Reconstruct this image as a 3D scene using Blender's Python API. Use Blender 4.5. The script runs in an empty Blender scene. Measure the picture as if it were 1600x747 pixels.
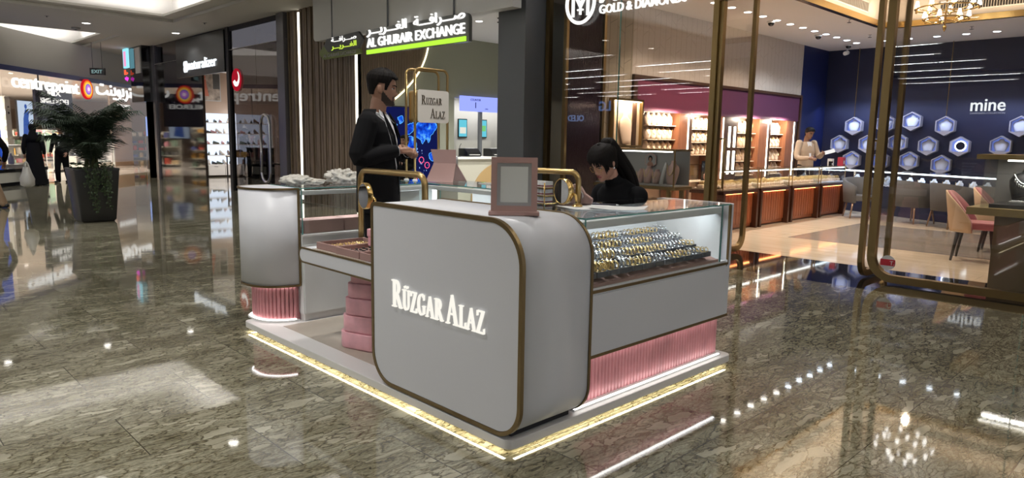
import bpy, bmesh, math, random
from math import sin, cos, pi, radians, sqrt, exp
from mathutils import Vector, Matrix
random.seed(7)
SC = bpy.context.scene
COL = SC.collection

# ---------------------------------------------------------------- camera
H = 1.4
def _axes(pitch, roll, yaw):
    f0 = Vector((sin(yaw), cos(yaw), 0)); r0 = Vector((cos(yaw), -sin(yaw), 0)); up = Vector((0, 0, 1))
    F = f0 * cos(pitch) - up * sin(pitch); U = up * cos(pitch) + f0 * sin(pitch)
    return r0 * cos(roll) + U * sin(roll), -r0 * sin(roll) + U * cos(roll), F
_R, _U, _F = _axes(radians(8.1), radians(.95), radians(-45.75))
cam_data = bpy.data.cameras.new('camera'); cam = bpy.data.objects.new('camera', cam_data); COL.objects.link(cam)
cam.matrix_world = Matrix(((_R.x, _U.x, -_F.x, 0), (_R.y, _U.y, -_F.y, 0), (_R.z, _U.z, -_F.z, H), (0, 0, 0, 1)))
cam_data.sensor_width = 36.0; cam_data.lens = 36.0 * 1092.0 / 1600.0
cam_data.clip_start = .05; cam_data.clip_end = 200
SC.camera = cam
# ---------------------------------------------------------------- exposure, world
SC.view_settings.view_transform = 'Standard'; SC.view_settings.look = 'None'
SC.view_settings.exposure = 0.0; SC.view_settings.gamma = 1.0; SC.view_settings.use_curve_mapping = False
SC.cycles.use_denoising = True
SC.cycles.max_bounces = 8; SC.cycles.diffuse_bounces = 3; SC.cycles.glossy_bounces = 4
SC.cycles.transmission_bounces = 6; SC.cycles.transparent_max_bounces = 24
SC.cycles.sample_clamp_indirect = 4.0; SC.cycles.caustics_reflective = False; SC.cycles.caustics_refractive = False
SC.cycles.use_light_tree = True
W = bpy.data.worlds.new('mall_air'); SC.world = W; W.use_nodes = True
W.node_tree.nodes['Background'].inputs[0].default_value = (.86, .9, 1, 1)
W.node_tree.nodes['Background'].inputs[1].default_value = .85

# ---------------------------------------------------------------- lamps of the place
def area(name, loc, sx, sy, power, color=(1, .93, .84), d=(0, 0, -1), spread=180):
    l = bpy.data.lights.new(name, 'AREA'); l.shape = 'RECTANGLE'; l.size = sx; l.size_y = sy; l.energy = power; l.color = color
    l.spread = radians(spread)
    o = bpy.data.objects.new(name, l); COL.objects.link(o)
    z = -Vector(d).normalized(); x = Vector((1, 0, 0)); x = (x - z * x.dot(z)).normalized(); y = z.cross(x)      # sx runs along X, sy along Y
    o.matrix_world = Matrix(((x.x, y.x, z.x, loc[0]), (x.y, y.y, z.y, loc[1]), (x.z, y.z, z.z, loc[2]), (0, 0, 0, 1))); return o
def spot(name, loc, power, color=(1, .93, .84), ang=100, blend=.6, d=(0, 0, -1), r=.05):
    l = bpy.data.lights.new(name, 'SPOT'); l.energy = power; l.color = color; l.spot_size = radians(ang); l.spot_blend = blend; l.shadow_soft_size = r
    o = bpy.data.objects.new(name, l); COL.objects.link(o); o.location = loc
    o.rotation_euler = Vector(d).to_track_quat('-Z', 'Y').to_euler(); return o
ZC = 4.0                                    # mall ceiling
COFFERS = [(-33, -29.9, -2, 8.4), (-25.5, -21.3, -2, 5.9), (-17.85, -13.6, -3.2, 6.1), (-10.1, -5.9, -3.2, 6.1), (-2.4, 1.8, -3.2, 6.1)]
for i, (x0, x1, y0, y1) in enumerate(COFFERS):      # cove lamps on the ledges of each ceiling coffer, shining up into it
    e = (60, 55, 50, 60, 110)[i]
    cxm, cym = (x0 + x1) / 2, (y0 + y1) / 2
    for yy, s in ((y0 + .22, 1), (y1 - .22, -1)):
        area('cove_lamp', (cxm, yy, ZC + .14), x1 - x0 - .8, .08, e * .35, (1, .97, .93), (0, .25 * s, 1))
    for xx, s in ((x0 + .22, 1), (x1 - .22, -1)):
        area('cove_lamp', (xx, cym, ZC + .14), .08, y1 - y0 - .8, e * .65, (1, .97, .93), (.25 * s, 0, 1))
MALL_DL = [(x, y) for x in (-27.2, -19.6, -11.8, -4.0, 3.6, 8.5) for y in (-1.5, .55, 2.6, 4.7, 6.75) if y < 6 or x < -15]  # rightmost column is out of view, added to light the right-facing sides
for x, y in MALL_DL:
    spot('mall_downlight_lamp', (x, y, ZC - .03), 190, (1, .97, .93), 125, .8)
LINEAR = [(x, y) for j, y in enumerate((-1.75, -3.6, -5.5, -7.6, -9.9, -12.0)) for x in [(-24.6, -20.0, -15.4, -10.8, -6.3)[i] + (-.5 if j % 2 else 0) for i in range(5)]]
for x, y in LINEAR:                          # suspended linear lights on the near side of the mall
    area('linear_light_lamp', (x, y, 3.56), 3.2, .05, 21, (.93, .97, 1))
# shop of the navy wall: warm downlights, cool ones along the back
SHOP_DL_L = [(-5.92, 9.55 + .53 * k) for k in range(13)]
SHOP_DL_B = [(-5.4 + .5 * k, 15.92) for k in range(10)]
for k, (x, y) in enumerate(SHOP_DL_L):
    if k % 2 == 0: spot('jewellery_shop_lamp', (x, y, 3.5), 130 if y < 14 else 60, (1, .84, .68) if y < 13 else (.85, .92, 1), 120, .7)
for k, (x, y) in enumerate(SHOP_DL_B):
    if k % 2 == 0: spot('jewellery_shop_lamp', (x, y, 3.5), 30, (.8, .88, 1), 120, .7)
for x, y in ((-3.7, 12), (-1.2, 12), (-3.7, 9.5), (-1.2, 9.5)):
    spot('jewellery_shop_coffer_lamp', (x, y, 3.97), 210, (1, .82, .62), 130, .8)
# exchange office, shoe shop, large store on the left
for x, y in ((-9.8, 8.7), (-8.7, 8.7), (-9.8, 10.8), (-8.7, 10.8)):
    spot('exchange_lamp', (x, y, 3.42), 230, (1, .97, .88), 130, .7)
area('exchange_teller_lamp', (-12.0, 10.9, 2.2), .3, 2.4, 18, (1, .98, .95), (-.3, 0, -1))
area('shoe_shop_lamp', (-20, 10.5, 3.2), 3, 3, 260, (1, .95, .9))
for u, w in ((2.5, 3.2), (6, 3.2), (9.5, 3.5), (6, 8), (11, 8), (16, 9), (21, 12)):
    spot('large_store_lamp', (-21.5 - .7581 * u - .652 * w, 3 + .6521 * u - .758 * w, 3.36), 1500, (1, .9, .79), 160, .9)
# ---------------------------------------------------------------- helpers
def rrect(u0, u1, w0, w1, r, n=8):
    """rounded rectangle; r = one radius or (bottom-left, bottom-right, top-right, top-left)"""
    if not isinstance(r, (tuple, list)): r = (r,) * 4
    out = []
    for (cx, cy, a0), q in zip(((u0, w0, 180), (u1, w0, 270), (u1, w1, 0), (u0, w1, 90)), r):
        sx = 1 if cx == u0 else -1; sy = 1 if cy == w0 else -1
        if q < 1e-5: out.append((cx, cy)); continue
        for k in range(n + 1):
            a = radians(a0 + 90 * k / n); out.append((cx + sx * q + q * cos(a), cy + sy * q + q * sin(a)))
    return out
class MB:
    def __init__(s, off=(0, 0, 0)): s.v = []; s.f = []; s.sm = []; s.off = Vector(off)
    def add(s, vs, fs, smooth=False, M=None):
        b = len(s.v)
        for p in vs:
            p = Vector(p)
            if M is not None: p = M @ p
            s.v.append(p - s.off)
        for f in fs: s.f.append([b + i for i in f]); s.sm.append(smooth)
        return s
    def box(s, x0, x1, y0, y1, z0, z1, M=None):
        v = [(x, y, z) for z in (z0, z1) for y in (y0, y1) for x in (x0, x1)]
        return s.add(v, [(0, 2, 3, 1), (4, 5, 7, 6), (0, 1, 5, 4), (2, 6, 7, 3), (0, 4, 6, 2), (1, 3, 7, 5)], False, M)
    def prism(s, pts, ax, a, b, M=None, smooth=False):
        n = len(pts)
        def P(u, w, t): return {'x': (t, u, w), 'y': (u, t, w), 'z': (u, w, t)}[ax]
        v = [P(u, w, a) for u, w in pts] + [P(u, w, b) for u, w in pts]
        s.add(v, [tuple(range(n))[::-1], tuple(range(n, 2 * n))], False, M)
        return s.add(v, [(i, (i + 1) % n, n + (i + 1) % n, n + i) for i in range(n)], smooth, M)
    def wall(s, pts, ax, a, b, closed=False, th=0, M=None, smooth=True):
        """open or closed 2D outline extruded, no caps"""
        n = len(pts)
        def P(u, w, t): return {'x': (t, u, w), 'y': (u, t, w), 'z': (u, w, t)}[ax]
        v = [P(u, w, a) for u, w in pts] + [P(u, w, b) for u, w in pts]
        return s.add(v, [(i, (i + 1) % n, n + (i + 1) % n, n + i) for i in range(n if closed else n - 1)], smooth, M)
    def tube(s, path, r, n=8, closed=False, caps=True, M=None, rot=0., ry=None, smooth=True):
        path = [Vector(p) for p in path]; m = len(path)
        R = r if isinstance(r, (list, tuple)) else [r] * m
        q = 1 if ry is None else ry
        T = []
        for i in range(m):
            a = path[(i - 1) % m] if (closed or i > 0) else path[i]; b = path[(i + 1) % m] if (closed or i < m - 1) else path[i]
            t = b - a; T.append(t.normalized() if t.length > 1e-9 else Vector((0, 0, 1)))
        up = Vector((0, 0, 1)) if abs(T[0].z) < .9 else Vector((0, 1, 0))
        N = (up - T[0] * up.dot(T[0])).normalized(); vs = []
        for i in range(m):
            N = (N - T[i] * N.dot(T[i])); N = N.normalized() if N.length > 1e-6 else T[i].orthogonal().normalized()
            B = T[i].cross(N)
            for k in range(n):
                a = 2 * pi * k / n + rot; vs.append(path[i] + (N * cos(a) + B * sin(a) * q) * R[i])
        fs = []
        for i in range(m if closed else m - 1):
            j = (i + 1) % m
            for k in range(n): fs.append((i * n + k, i * n + (k + 1) % n, j * n + (k + 1) % n, j * n + k))
        s.add(vs, fs, smooth and n > 4, M)
        if caps and not closed:
            s.add(vs[:n], [tuple(range(n))[::-1]], False, M); s.add(vs[-n:], [tuple(range(n))], False, M)
        return s
    def strip(s, path, w, M=None, closed=True):
        """square-section trim along a path"""
        return s.tube(path, w * .7071, 4, closed, True, M, pi / 4)
    def lathe(s, prof, c=(0, 0, 0), n=20, M=None, smooth=True, sx=1, sy=1):
        c = Vector(c); v = [c + Vector((r * cos(2 * pi * k / n) * sx, r * sin(2 * pi * k / n) * sy, z)) for r, z in prof for k in range(n)]
        fs = [(i * n + k, i * n + (k + 1) % n, (i + 1) * n + (k + 1) % n, (i + 1) * n + k) for i in range(len(prof) - 1) for k in range(n)]
        s.add(v, fs, smooth, M)
        if prof[0][0] > 1e-4: s.add(v[:n], [tuple(range(n))[::-1]], False, M)
        if prof[-1][0] > 1e-4: s.add(v[-n:], [tuple(range(n))], False, M)
        return s
    def ball(s, c, r, nu=12, nv=8, M=None):
        if not isinstance(r, (tuple, list)): r = (r,) * 3
        c = Vector(c); v = []
        for j in range(nv + 1):
            t = pi * j / nv
            for i in range(nu):
                a = 2 * pi * i / nu; v.append(c + Vector((r[0] * sin(t) * cos(a), r[1] * sin(t) * sin(a), -r[2] * cos(t))))
        return s.add(v, [(j * nu + i, j * nu + (i + 1) % nu, (j + 1) * nu + (i + 1) % nu, (j + 1) * nu + i) for j in range(nv) for i in range(nu)], True, M)
    def loft(s, rings, M=None, caps=True, smooth=True):
        n = len(rings[0]); v = [p for r in rings for p in r]
        s.add(v, [(i * n + k, i * n + (k + 1) % n, (i + 1) * n + (k + 1) % n, (i + 1) * n + k) for i in range(len(rings) - 1) for k in range(n)], smooth, M)
        if caps: s.add(rings[0], [tuple(range(n))[::-1]], False, M); s.add(rings[-1], [tuple(range(n))], False, M)
        return s
    def build(s, name, m, parent=None, bev=0, seg=2, sub=0, recalc=True):
        me = bpy.data.meshes.new(name); me.from_pydata(s.v, [], s.f)
        for p, k in zip(me.polygons, s.sm): p.use_smooth = k
        if recalc:
            b = bmesh.new(); b.from_mesh(me); bmesh.ops.remove_doubles(b, verts=b.verts, dist=1e-5)
            bmesh.ops.recalc_face_normals(b, faces=b.faces); b.to_mesh(me); b.free()
        me.materials.append(m)
        o = bpy.data.objects.new(name, me); COL.objects.link(o)
        if parent is not None: o.parent = parent
        elif s.off.length: o.location = s.off
        if bev:
            q = o.modifiers.new('edge', 'BEVEL'); q.width = bev; q.segments = seg; q.limit_method = 'ANGLE'; q.angle_limit = radians(40)
        if sub:
            q = o.modifiers.new('smooth', 'SUBSURF'); q.levels = sub; q.render_levels = sub
        return o
def remesh(o, vox, smooth=4, fac=.5):
    q = o.modifiers.new('skin', 'REMESH'); q.mode = 'VOXEL'; q.voxel_size = vox; q.use_smooth_shade = True
    if smooth:
        q = o.modifiers.new('soft', 'SMOOTH'); q.iterations = smooth; q.factor = fac
    return o
def tag(o, label, cat, group=None):
    o['label'] = label; o['category'] = cat
    if group: o['group'] = group
    return o
def thing(name, label, cat, loc=(0, 0, 0), rz=0, group=None):
    o = bpy.data.objects.new(name, None); COL.objects.link(o); o.location = loc; o.rotation_euler = (0, 0, rz); o.empty_display_size = .1
    return tag(o, label, cat, group)
def struct(o): o['kind'] = 'structure'; return o
def sempty(name, loc=(0, 0, 0)):
    o = bpy.data.objects.new(name, None); COL.objects.link(o); o.location = loc; return struct(o)
def lab(o, t): o['label'] = t; return o
def dup(root, loc, rz=None, label=None, group=None, scale=None, rot=None):
    r = root.copy(); COL.objects.link(r); r.location = loc
    if rz is not None: r.rotation_euler = (0, 0, rz)
    if rot is not None: r.rotation_euler = rot
    if label: r['label'] = label
    if group: r['group'] = group
    if scale: r.scale = scale if isinstance(scale, (tuple, list)) else (scale,) * 3
    def rec(a, b):
        for ch in list(a.children):
            c = ch.copy(); COL.objects.link(c); c.parent = b; rec(ch, c)
    rec(root, r); return r
def arc(c, r, a0, a1, n, ax='xz', k=0.):
    out = []
    for i in range(n + 1):
        a = radians(a0 + (a1 - a0) * i / n); u, w = c[0] + r * cos(a), c[1] + r * sin(a)
        out.append({'xz': (u, k, w), 'yz': (k, u, w), 'xy': (u, w, k)}[ax])
    return out
def loop3(pts, ax, k): return [{'x': (k, u, w), 'y': (u, k, w), 'z': (u, w, k)}[ax] for u, w in pts]
def frame_M(o, right, up):
    r = Vector(right).normalized(); u = Vector(up).normalized(); n = r.cross(u)
    return Matrix(((r.x, u.x, n.x, o[0]), (r.y, u.y, n.y, o[1]), (r.z, u.z, n.z, o[2]), (0, 0, 0, 1)))
_tc = {}
def text_geo(body, bold=0.0, res=3):
    k = (body, bold, res)
    if k not in _tc:
        c = bpy.data.curves.new('t', 'FONT'); c.body = body; c.resolution_u = res; c.offset = bold; c.extrude = .5
        o = bpy.data.objects.new('t', c); COL.objects.link(o); bpy.context.view_layer.update()
        e = o.evaluated_get(bpy.context.evaluated_depsgraph_get()); m = e.to_mesh()
        v = [p.co.copy() for p in m.vertices]; f = [tuple(p.vertices) for p in m.polygons]
        e.to_mesh_clear(); bpy.data.objects.remove(o); bpy.data.curves.remove(c)
        x0 = min(p.x for p in v); x1 = max(p.x for p in v); y0 = min(p.y for p in v); y1 = max(p.y for p in v)
        _tc[k] = (v, f, x0, x1, y0, y1)
    return _tc[k]
def text(mb, body, M, width=None, height=None, depth=.01, bold=0.0, align='L', mirror=False):
    """lettering in the plane of M (x right, y up, z out), fitted to a width and/or height; base at y=0 of M means lowest ink"""
    v, f, x0, x1, y0, y1 = text_geo(body, bold)
    sx = (width / (x1 - x0)) if width else None; sy = (height / (y1 - y0)) if height else None
    sx = sx or sy; sy = sy or sx
    w = (x1 - x0) * sx; dx = {'L': 0, 'C': -w / 2, 'R': -w}[align]
    q = [(((p.x - x0) * sx + dx) * (-1 if mirror else 1), (p.y - y0) * sy, (p.z + .5) * depth) for p in v]
    mb.add(q, f, False, M); return w

# serif capitals, cap height 1
def _bar(x0, x1, y0, y1): return [(x0, y0), (x1, y0), (x1, y1), (x0, y1)]
def _arcstrip(co, ro, ci, ri, a0, a1, n=14):
    out = []
    for i in range(n):
        a, b = radians(a0 + (a1 - a0) * i / n), radians(a0 + (a1 - a0) * (i + 1) / n)
        out.append([(co[0] + ro[0] * cos(a), co[1] + ro[1] * sin(a)), (co[0] + ro[0] * cos(b), co[1] + ro[1] * sin(b)),
                    (ci[0] + ri[0] * cos(b), ci[1] + ri[1] * sin(b)), (ci[0] + ri[0] * cos(a), ci[1] + ri[1] * sin(a))])
    return out
GL = {
 'R': ([_bar(.12, .25, 0, 1), _bar(.02, .35, 0, .045), _bar(.02, .3, .955, 1), _bar(.25, .34, .95, 1), _bar(.25, .36, .47, .52), [(.32, .5), (.46, .5), (.76, .03), (.62, .0)], _bar(.6, .82, 0, .045)]
       + _arcstrip((.34, .735), (.27, .265), (.34, .735), (.135, .215), -90, 90), .84),
 'U': ([_bar(.11, .23, .3, 1), _bar(.01, .33, .955, 1), _bar(.6, .66, .3, 1), _bar(.5, .76, .955, 1)] + _arcstrip((.385, .31), (.275, .32), (.415, .31), (.185, .25), 180, 360), .8),
 'Z': ([_bar(.06, .62, .94, 1), _bar(.04, .66, 0, .06), [(.04, .04), (.2, .04), (.62, .96), (.46, .96)], _bar(.06, .1, .76, 1), _bar(.62, .66, 0, .24)], .71),
 'G': (_arcstrip((.44, .5), (.39, .52), (.44, .5), (.255, .465), 48, 322, 20) + [_bar(.62, .74, .08, .44), _bar(.54, .82, .42, .46), _bar(.655, .695, .72, .98)], .86),
 'A': ([[(.06, 0), (.115, 0), (.4, .96), (.345, .96)], [(.33, 1), (.42, 1), (.74, 0), (.59, 0)], _bar(.19, .56, .33, .375), _bar(-.02, .21, 0, .04), _bar(.5, .82, 0, .04)], .83),
 'L': ([_bar(.12, .25, 0, 1), _bar(.02, .37, .955, 1), _bar(.02, .6, 0, .05), _bar(.56, .61, 0, .27)], .67),
 ' ': ([], .34)}
def serif(mb, words, M, height, depth, dots=True, small=.74):
    """first letter of each word full size, the rest small capitals"""
    x = 0.
    for w in words.split('|'):
        for i, ch in enumerate(w):
            k = 1. if i == 0 else small
            polys, adv = GL['U' if ch == 'Ü' else ch]
            P = [[(x + a * k * height, b * k * height) for a, b in p] for p in polys]
            if ch == 'Ü':
                for c in (.26, .5): P.append([(x + (c + .065 * cos(2 * pi * q / 10)) * k * height, (1.13 + .065 * sin(2 * pi * q / 10)) * k * height) for q in range(10)])
            for p in P: mb.prism(p, 'z', 0, depth, M)
            x += adv * k * height * 1.03
        x += .2 * height
    return x - .2 * height
def serif_len(words, height, small=.74):
    return sum(sum(GL['U' if c == 'Ü' else c][1] * (1 if i == 0 else small) * 1.03 for i, c in enumerate(w)) + .2 for w in words.split('|')) * height - .2 * height

# ---------------------------------------------------------------- materials
def mat(name, col, rough=.5, metal=0, spec=.5, emit=None, es=0, coat=0, alpha=1, sheen=0, bump=0, bscale=40, noise=0, nscale=8, trans=0):
    m = bpy.data.materials.new(name); m.use_nodes = True; nt = m.node_tree; b = nt.nodes['Principled BSDF']
    b.inputs['Base Color'].default_value = (*col, 1); b.inputs['Roughness'].default_value = rough; b.inputs['Metallic'].default_value = metal
    b.inputs['Specular IOR Level'].default_value = spec
    if coat: b.inputs['Coat Weight'].default_value = coat; b.inputs['Coat Roughness'].default_value = .05
    if sheen: b.inputs['Sheen Weight'].default_value = sheen
    if trans: b.inputs['Transmission Weight'].default_value = trans
    if alpha < 1: b.inputs['Alpha'].default_value = alpha
    if emit: b.inputs['Emission Color'].default_value = (*emit, 1); b.inputs['Emission Strength'].default_value = es
    if noise or bump:
        tc = nt.nodes.new('ShaderNodeTexCoord'); n = nt.nodes.new('ShaderNodeTexNoise'); n.inputs['Scale'].default_value = nscale if noise else bscale; n.inputs['Detail'].default_value = 4
        nt.links.new(tc.outputs['Object'], n.inputs['Vector'])
        if noise:
            r = nt.nodes.new('ShaderNodeValToRGB'); r.color_ramp.elements[0].position = .3; r.color_ramp.elements[1].position = .7
            r.color_ramp.elements[0].color = (*[c * (1 - noise) for c in col], 1); r.color_ramp.elements[1].color = (*[min(1, c * (1 + noise)) for c in col], 1)
            nt.links.new(n.outputs['Fac'], r.inputs[0]); nt.links.new(r.outputs[0], b.inputs['Base Color'])
        if bump:
            q = nt.nodes.new('ShaderNodeBump'); q.inputs['Strength'].default_value = bump; q.inputs['Distance'].default_value = .01
            nt.links.new(n.outputs['Fac'], q.inputs['Height']); nt.links.new(q.outputs[0], b.inputs['Normal'])
    return m
def glass(name, tint=(1, 1, 1), f0=.045, edge=.9):
    m = bpy.data.materials.new(name); m.use_nodes = True; nt = m.node_tree; nt.nodes.clear()
    o = nt.nodes.new('ShaderNodeOutputMaterial'); mix = nt.nodes.new('ShaderNodeMixShader'); t = nt.nodes.new('ShaderNodeBsdfTransparent'); g = nt.nodes.new('ShaderNodeBsdfGlossy')
    t.inputs[0].default_value = (*tint, 1); g.inputs['Roughness'].default_value = .0
    lw = nt.nodes.new('ShaderNodeLayerWeight'); p = nt.nodes.new('ShaderNodeMath'); p.operation = 'POWER'; p.inputs[1].default_value = 5
    ma = nt.nodes.new('ShaderNodeMath'); ma.operation = 'MULTIPLY_ADD'; ma.inputs[1].default_value = edge; ma.inputs[2].default_value = f0
    nt.links.new(lw.outputs['Facing'], p.inputs[0]); nt.links.new(p.outputs[0], ma.inputs[0]); nt.links.new(ma.outputs[0], mix.inputs[0])
    nt.links.new(t.outputs[0], mix.inputs[1]); nt.links.new(g.outputs[0], mix.inputs[2]); nt.links.new(mix.outputs[0], o.inputs[0]); return m
def emis(name, col, s):
    m = bpy.data.materials.new(name); m.use_nodes = True; nt = m.node_tree; nt.nodes.clear()
    o = nt.nodes.new('ShaderNodeOutputMaterial'); e = nt.nodes.new('ShaderNodeEmission'); e.inputs[0].default_value = (*col, 1); e.inputs[1].default_value = s
    nt.links.new(e.outputs[0], o.inputs[0]); return m
def node(nt, t, **k):
    n = nt.nodes.new(t)
    for a, b in k.items():
        if a.startswith('_'): setattr(n, a[1:], b)
        else: n.inputs[int(a[1:]) if a[0] == 'i' and a[1:].isdigit() else a].default_value = b
    return n
def ramp(nt, src, stops):
    r = nt.nodes.new('ShaderNodeValToRGB'); e = r.color_ramp.elements
    while len(e) < len(stops): e.new(.5)
    for q, (p, c) in zip(e, stops): q.position = p; q.color = (*c, 1)
    nt.links.new(src, r.inputs[0]); return r

def granite():
    m = bpy.data.materials.new('brown_granite'); m.use_nodes = True; nt = m.node_tree; L = nt.links; b = nt.nodes['Principled BSDF']
    tc = node(nt, 'ShaderNodeTexCoord'); sep = node(nt, 'ShaderNodeSeparateXYZ'); L.new(tc.outputs['Object'], sep.inputs[0])
    br = node(nt, 'ShaderNodeTexBrick', _offset=.5, _offset_frequency=2)      # joints: rows along Y, so swap axes
    sw = node(nt, 'ShaderNodeCombineXYZ'); L.new(sep.outputs['Y'], sw.inputs[0]); L.new(sep.outputs['X'], sw.inputs[1])
    L.new(sw.outputs[0], br.inputs['Vector'])
    br.inputs['Scale'].default_value = 1.; br.inputs['Mortar Size'].default_value = .0022; br.inputs['Brick Width'].default_value = .9; br.inputs['Row Height'].default_value = .53
    br.inputs['Color1'].default_value = (0, 0, 0, 1); br.inputs['Color2'].default_value = (1, 1, 1, 1); br.inputs['Mortar'].default_value = (.5, .5, .5, 1); br.inputs['Bias'].default_value = 0
    # each slab cut from another place of the stone
    off = node(nt, 'ShaderNodeVectorMath', _operation='SCALE'); L.new(br.outputs['Color'], off.inputs[0]); off.inputs['Scale'].default_value = 7.3
    ad = node(nt, 'ShaderNodeVectorMath', _operation='ADD'); L.new(tc.outputs['Object'], ad.inputs[0]); L.new(off.outputs[0], ad.inputs[1])
    mp = node(nt, 'ShaderNodeMapping'); mp.inputs['Scale'].default_value = (2.6, 1.0, 1); mp.inputs['Rotation'].default_value = (0, 0, .15); L.new(ad.outputs[0], mp.inputs[0])
    wn = node(nt, 'ShaderNodeTexNoise'); wn.inputs['Scale'].default_value = 3.5; wn.inputs['Detail'].default_value = 5; L.new(mp.outputs[0], wn.inputs['Vector'])
    w2 = node(nt, 'ShaderNodeVectorMath', _operation='SCALE'); L.new(wn.outputs['Color'], w2.inputs[0]); w2.inputs['Scale'].default_value = .55
    a2 = node(nt, 'ShaderNodeVectorMath', _operation='ADD'); L.new(mp.outputs[0], a2.inputs[0]); L.new(w2.outputs[0], a2.inputs[1])
    vo = node(nt, 'ShaderNodeTexVoronoi', _feature='DISTANCE_TO_EDGE'); vo.inputs['Scale'].default_value = 7; L.new(a2.outputs[0], vo.inputs['Vector'])
    vc = node(nt, 'ShaderNodeTexVoronoi'); vc.inputs['Scale'].default_value = 7; L.new(a2.outputs[0], vc.inputs['Vector'])
    n2 = node(nt, 'ShaderNodeTexNoise'); n2.inputs['Scale'].default_value = 26; n2.inputs['Detail'].default_value = 6; n2.inputs['Roughness'].default_value = .7; L.new(a2.outputs[0], n2.inputs['Vector'])
    base = ramp(nt, n2.outputs['Fac'], [(.30, (.06, .055, .041)), (.42, (.19, .18, .13)), (.55, (.31, .293, .217)), (.72, (.44, .42, .325))])
    vein = ramp(nt, vo.outputs['Distance'], [(0, (.3, .27, .22)), (.035, (.75, .72, .65)), (.1, (1, 1, 1))])
    mul = node(nt, 'ShaderNodeMix', _data_type='RGBA', _blend_type='MULTIPLY'); mul.inputs[0].default_value = 1.; L.new(base.outputs[0], mul.inputs[6]); L.new(vein.outputs[0], mul.inputs[7])
    sepc = node(nt, 'ShaderNodeSeparateColor'); L.new(vc.outputs['Color'], sepc.inputs[0])
    pale = ramp(nt, sepc.outputs[0], [(.86, (0, 0, 0)), (.89, (1, 1, 1))])
    pm = node(nt, 'ShaderNodeMath', _operation='MULTIPLY'); L.new(pale.outputs[0], pm.inputs[0])
    pe = ramp(nt, vo.outputs['Distance'], [(.03, (0, 0, 0)), (.07, (.75, .75, .75))]); L.new(pe.outputs[0], pm.inputs[1])
    mx = node(nt, 'ShaderNodeMix', _data_type='RGBA'); L.new(pm.outputs[0], mx.inputs[0]); L.new(mul.outputs[2], mx.inputs[6]); mx.inputs[7].default_value = (.44, .42, .33, 1)
    big = node(nt, 'ShaderNodeTexNoise'); big.inputs['Scale'].default_value = 1.7; big.inputs['Detail'].default_value = 3; L.new(mp.outputs[0], big.inputs['Vector'])
    bb = ramp(nt, big.outputs['Fac'], [(.35, (.62, .6, .55)), (.65, (1.0, 1.0, 1.0))])
    m2 = node(nt, 'ShaderNodeMix', _data_type='RGBA', _blend_type='MULTIPLY'); m2.inputs[0].default_value = 1.; L.new(mx.outputs[2], m2.inputs[6]); L.new(bb.outputs[0], m2.inputs[7])
    jo = node(nt, 'ShaderNodeMix', _data_type='RGBA'); L.new(br.outputs['Fac'], jo.inputs[0]); L.new(m2.outputs[2], jo.inputs[6]); jo.inputs[7].default_value = (.03, .025, .02, 1)
    L.new(jo.outputs[2], b.inputs['Base Color'])
    b.inputs['Roughness'].default_value = .04; b.inputs['Specular IOR Level'].default_value = 1.0
    # polished, but not dead flat: very slight waviness
    bn = node(nt, 'ShaderNodeTexNoise'); bn.inputs['Scale'].default_value = 9; bn.inputs['Detail'].default_value = 1; L.new(tc.outputs['Object'], bn.inputs['Vector'])
    bu = node(nt, 'ShaderNodeBump'); bu.inputs['Strength'].default_value = .012; bu.inputs['Distance'].default_value = .01; L.new(bn.outputs['Fac'], bu.inputs['Height']); L.new(bu.outputs[0], b.inputs['Normal'])
    return m
def tiles(name, c1, c2, bw, rh, rough=.06, mortar=(.4, .36, .3), ms=.002, spec=.6):
    m = bpy.data.materials.new(name); m.use_nodes = True; nt = m.node_tree; L = nt.links; b = nt.nodes['Principled BSDF']
    tc = node(nt, 'ShaderNodeTexCoord'); br = node(nt, 'ShaderNodeTexBrick'); L.new(tc.outputs['Object'], br.inputs['Vector'])
    br.inputs['Scale'].default_value = 1; br.inputs['Mortar Size'].default_value = ms; br.inputs['Brick Width'].default_value = bw; br.inputs['Row Height'].default_value = rh
    br.inputs['Mortar'].default_value = (*mortar, 1)
    n = node(nt, 'ShaderNodeTexNoise'); n.inputs['Scale'].default_value = 2.2; n.inputs['Detail'].default_value = 6
    mp = node(nt, 'ShaderNodeMapping'); mp.inputs['Scale'].default_value = (.5, 3, 1); L.new(tc.outputs['Object'], mp.inputs[0]); L.new(mp.outputs[0], n.inputs['Vector'])
    r = ramp(nt, n.outputs['Fac'], [(.3, c1), (.7, c2)]); L.new(r.outputs[0], br.inputs['Color1']); L.new(r.outputs[0], br.inputs['Color2'])
    L.new(br.outputs['Color'], b.inputs['Base Color']); b.inputs['Roughness'].default_value = rough; b.inputs['Specular IOR Level'].default_value = spec
    return m
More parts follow.
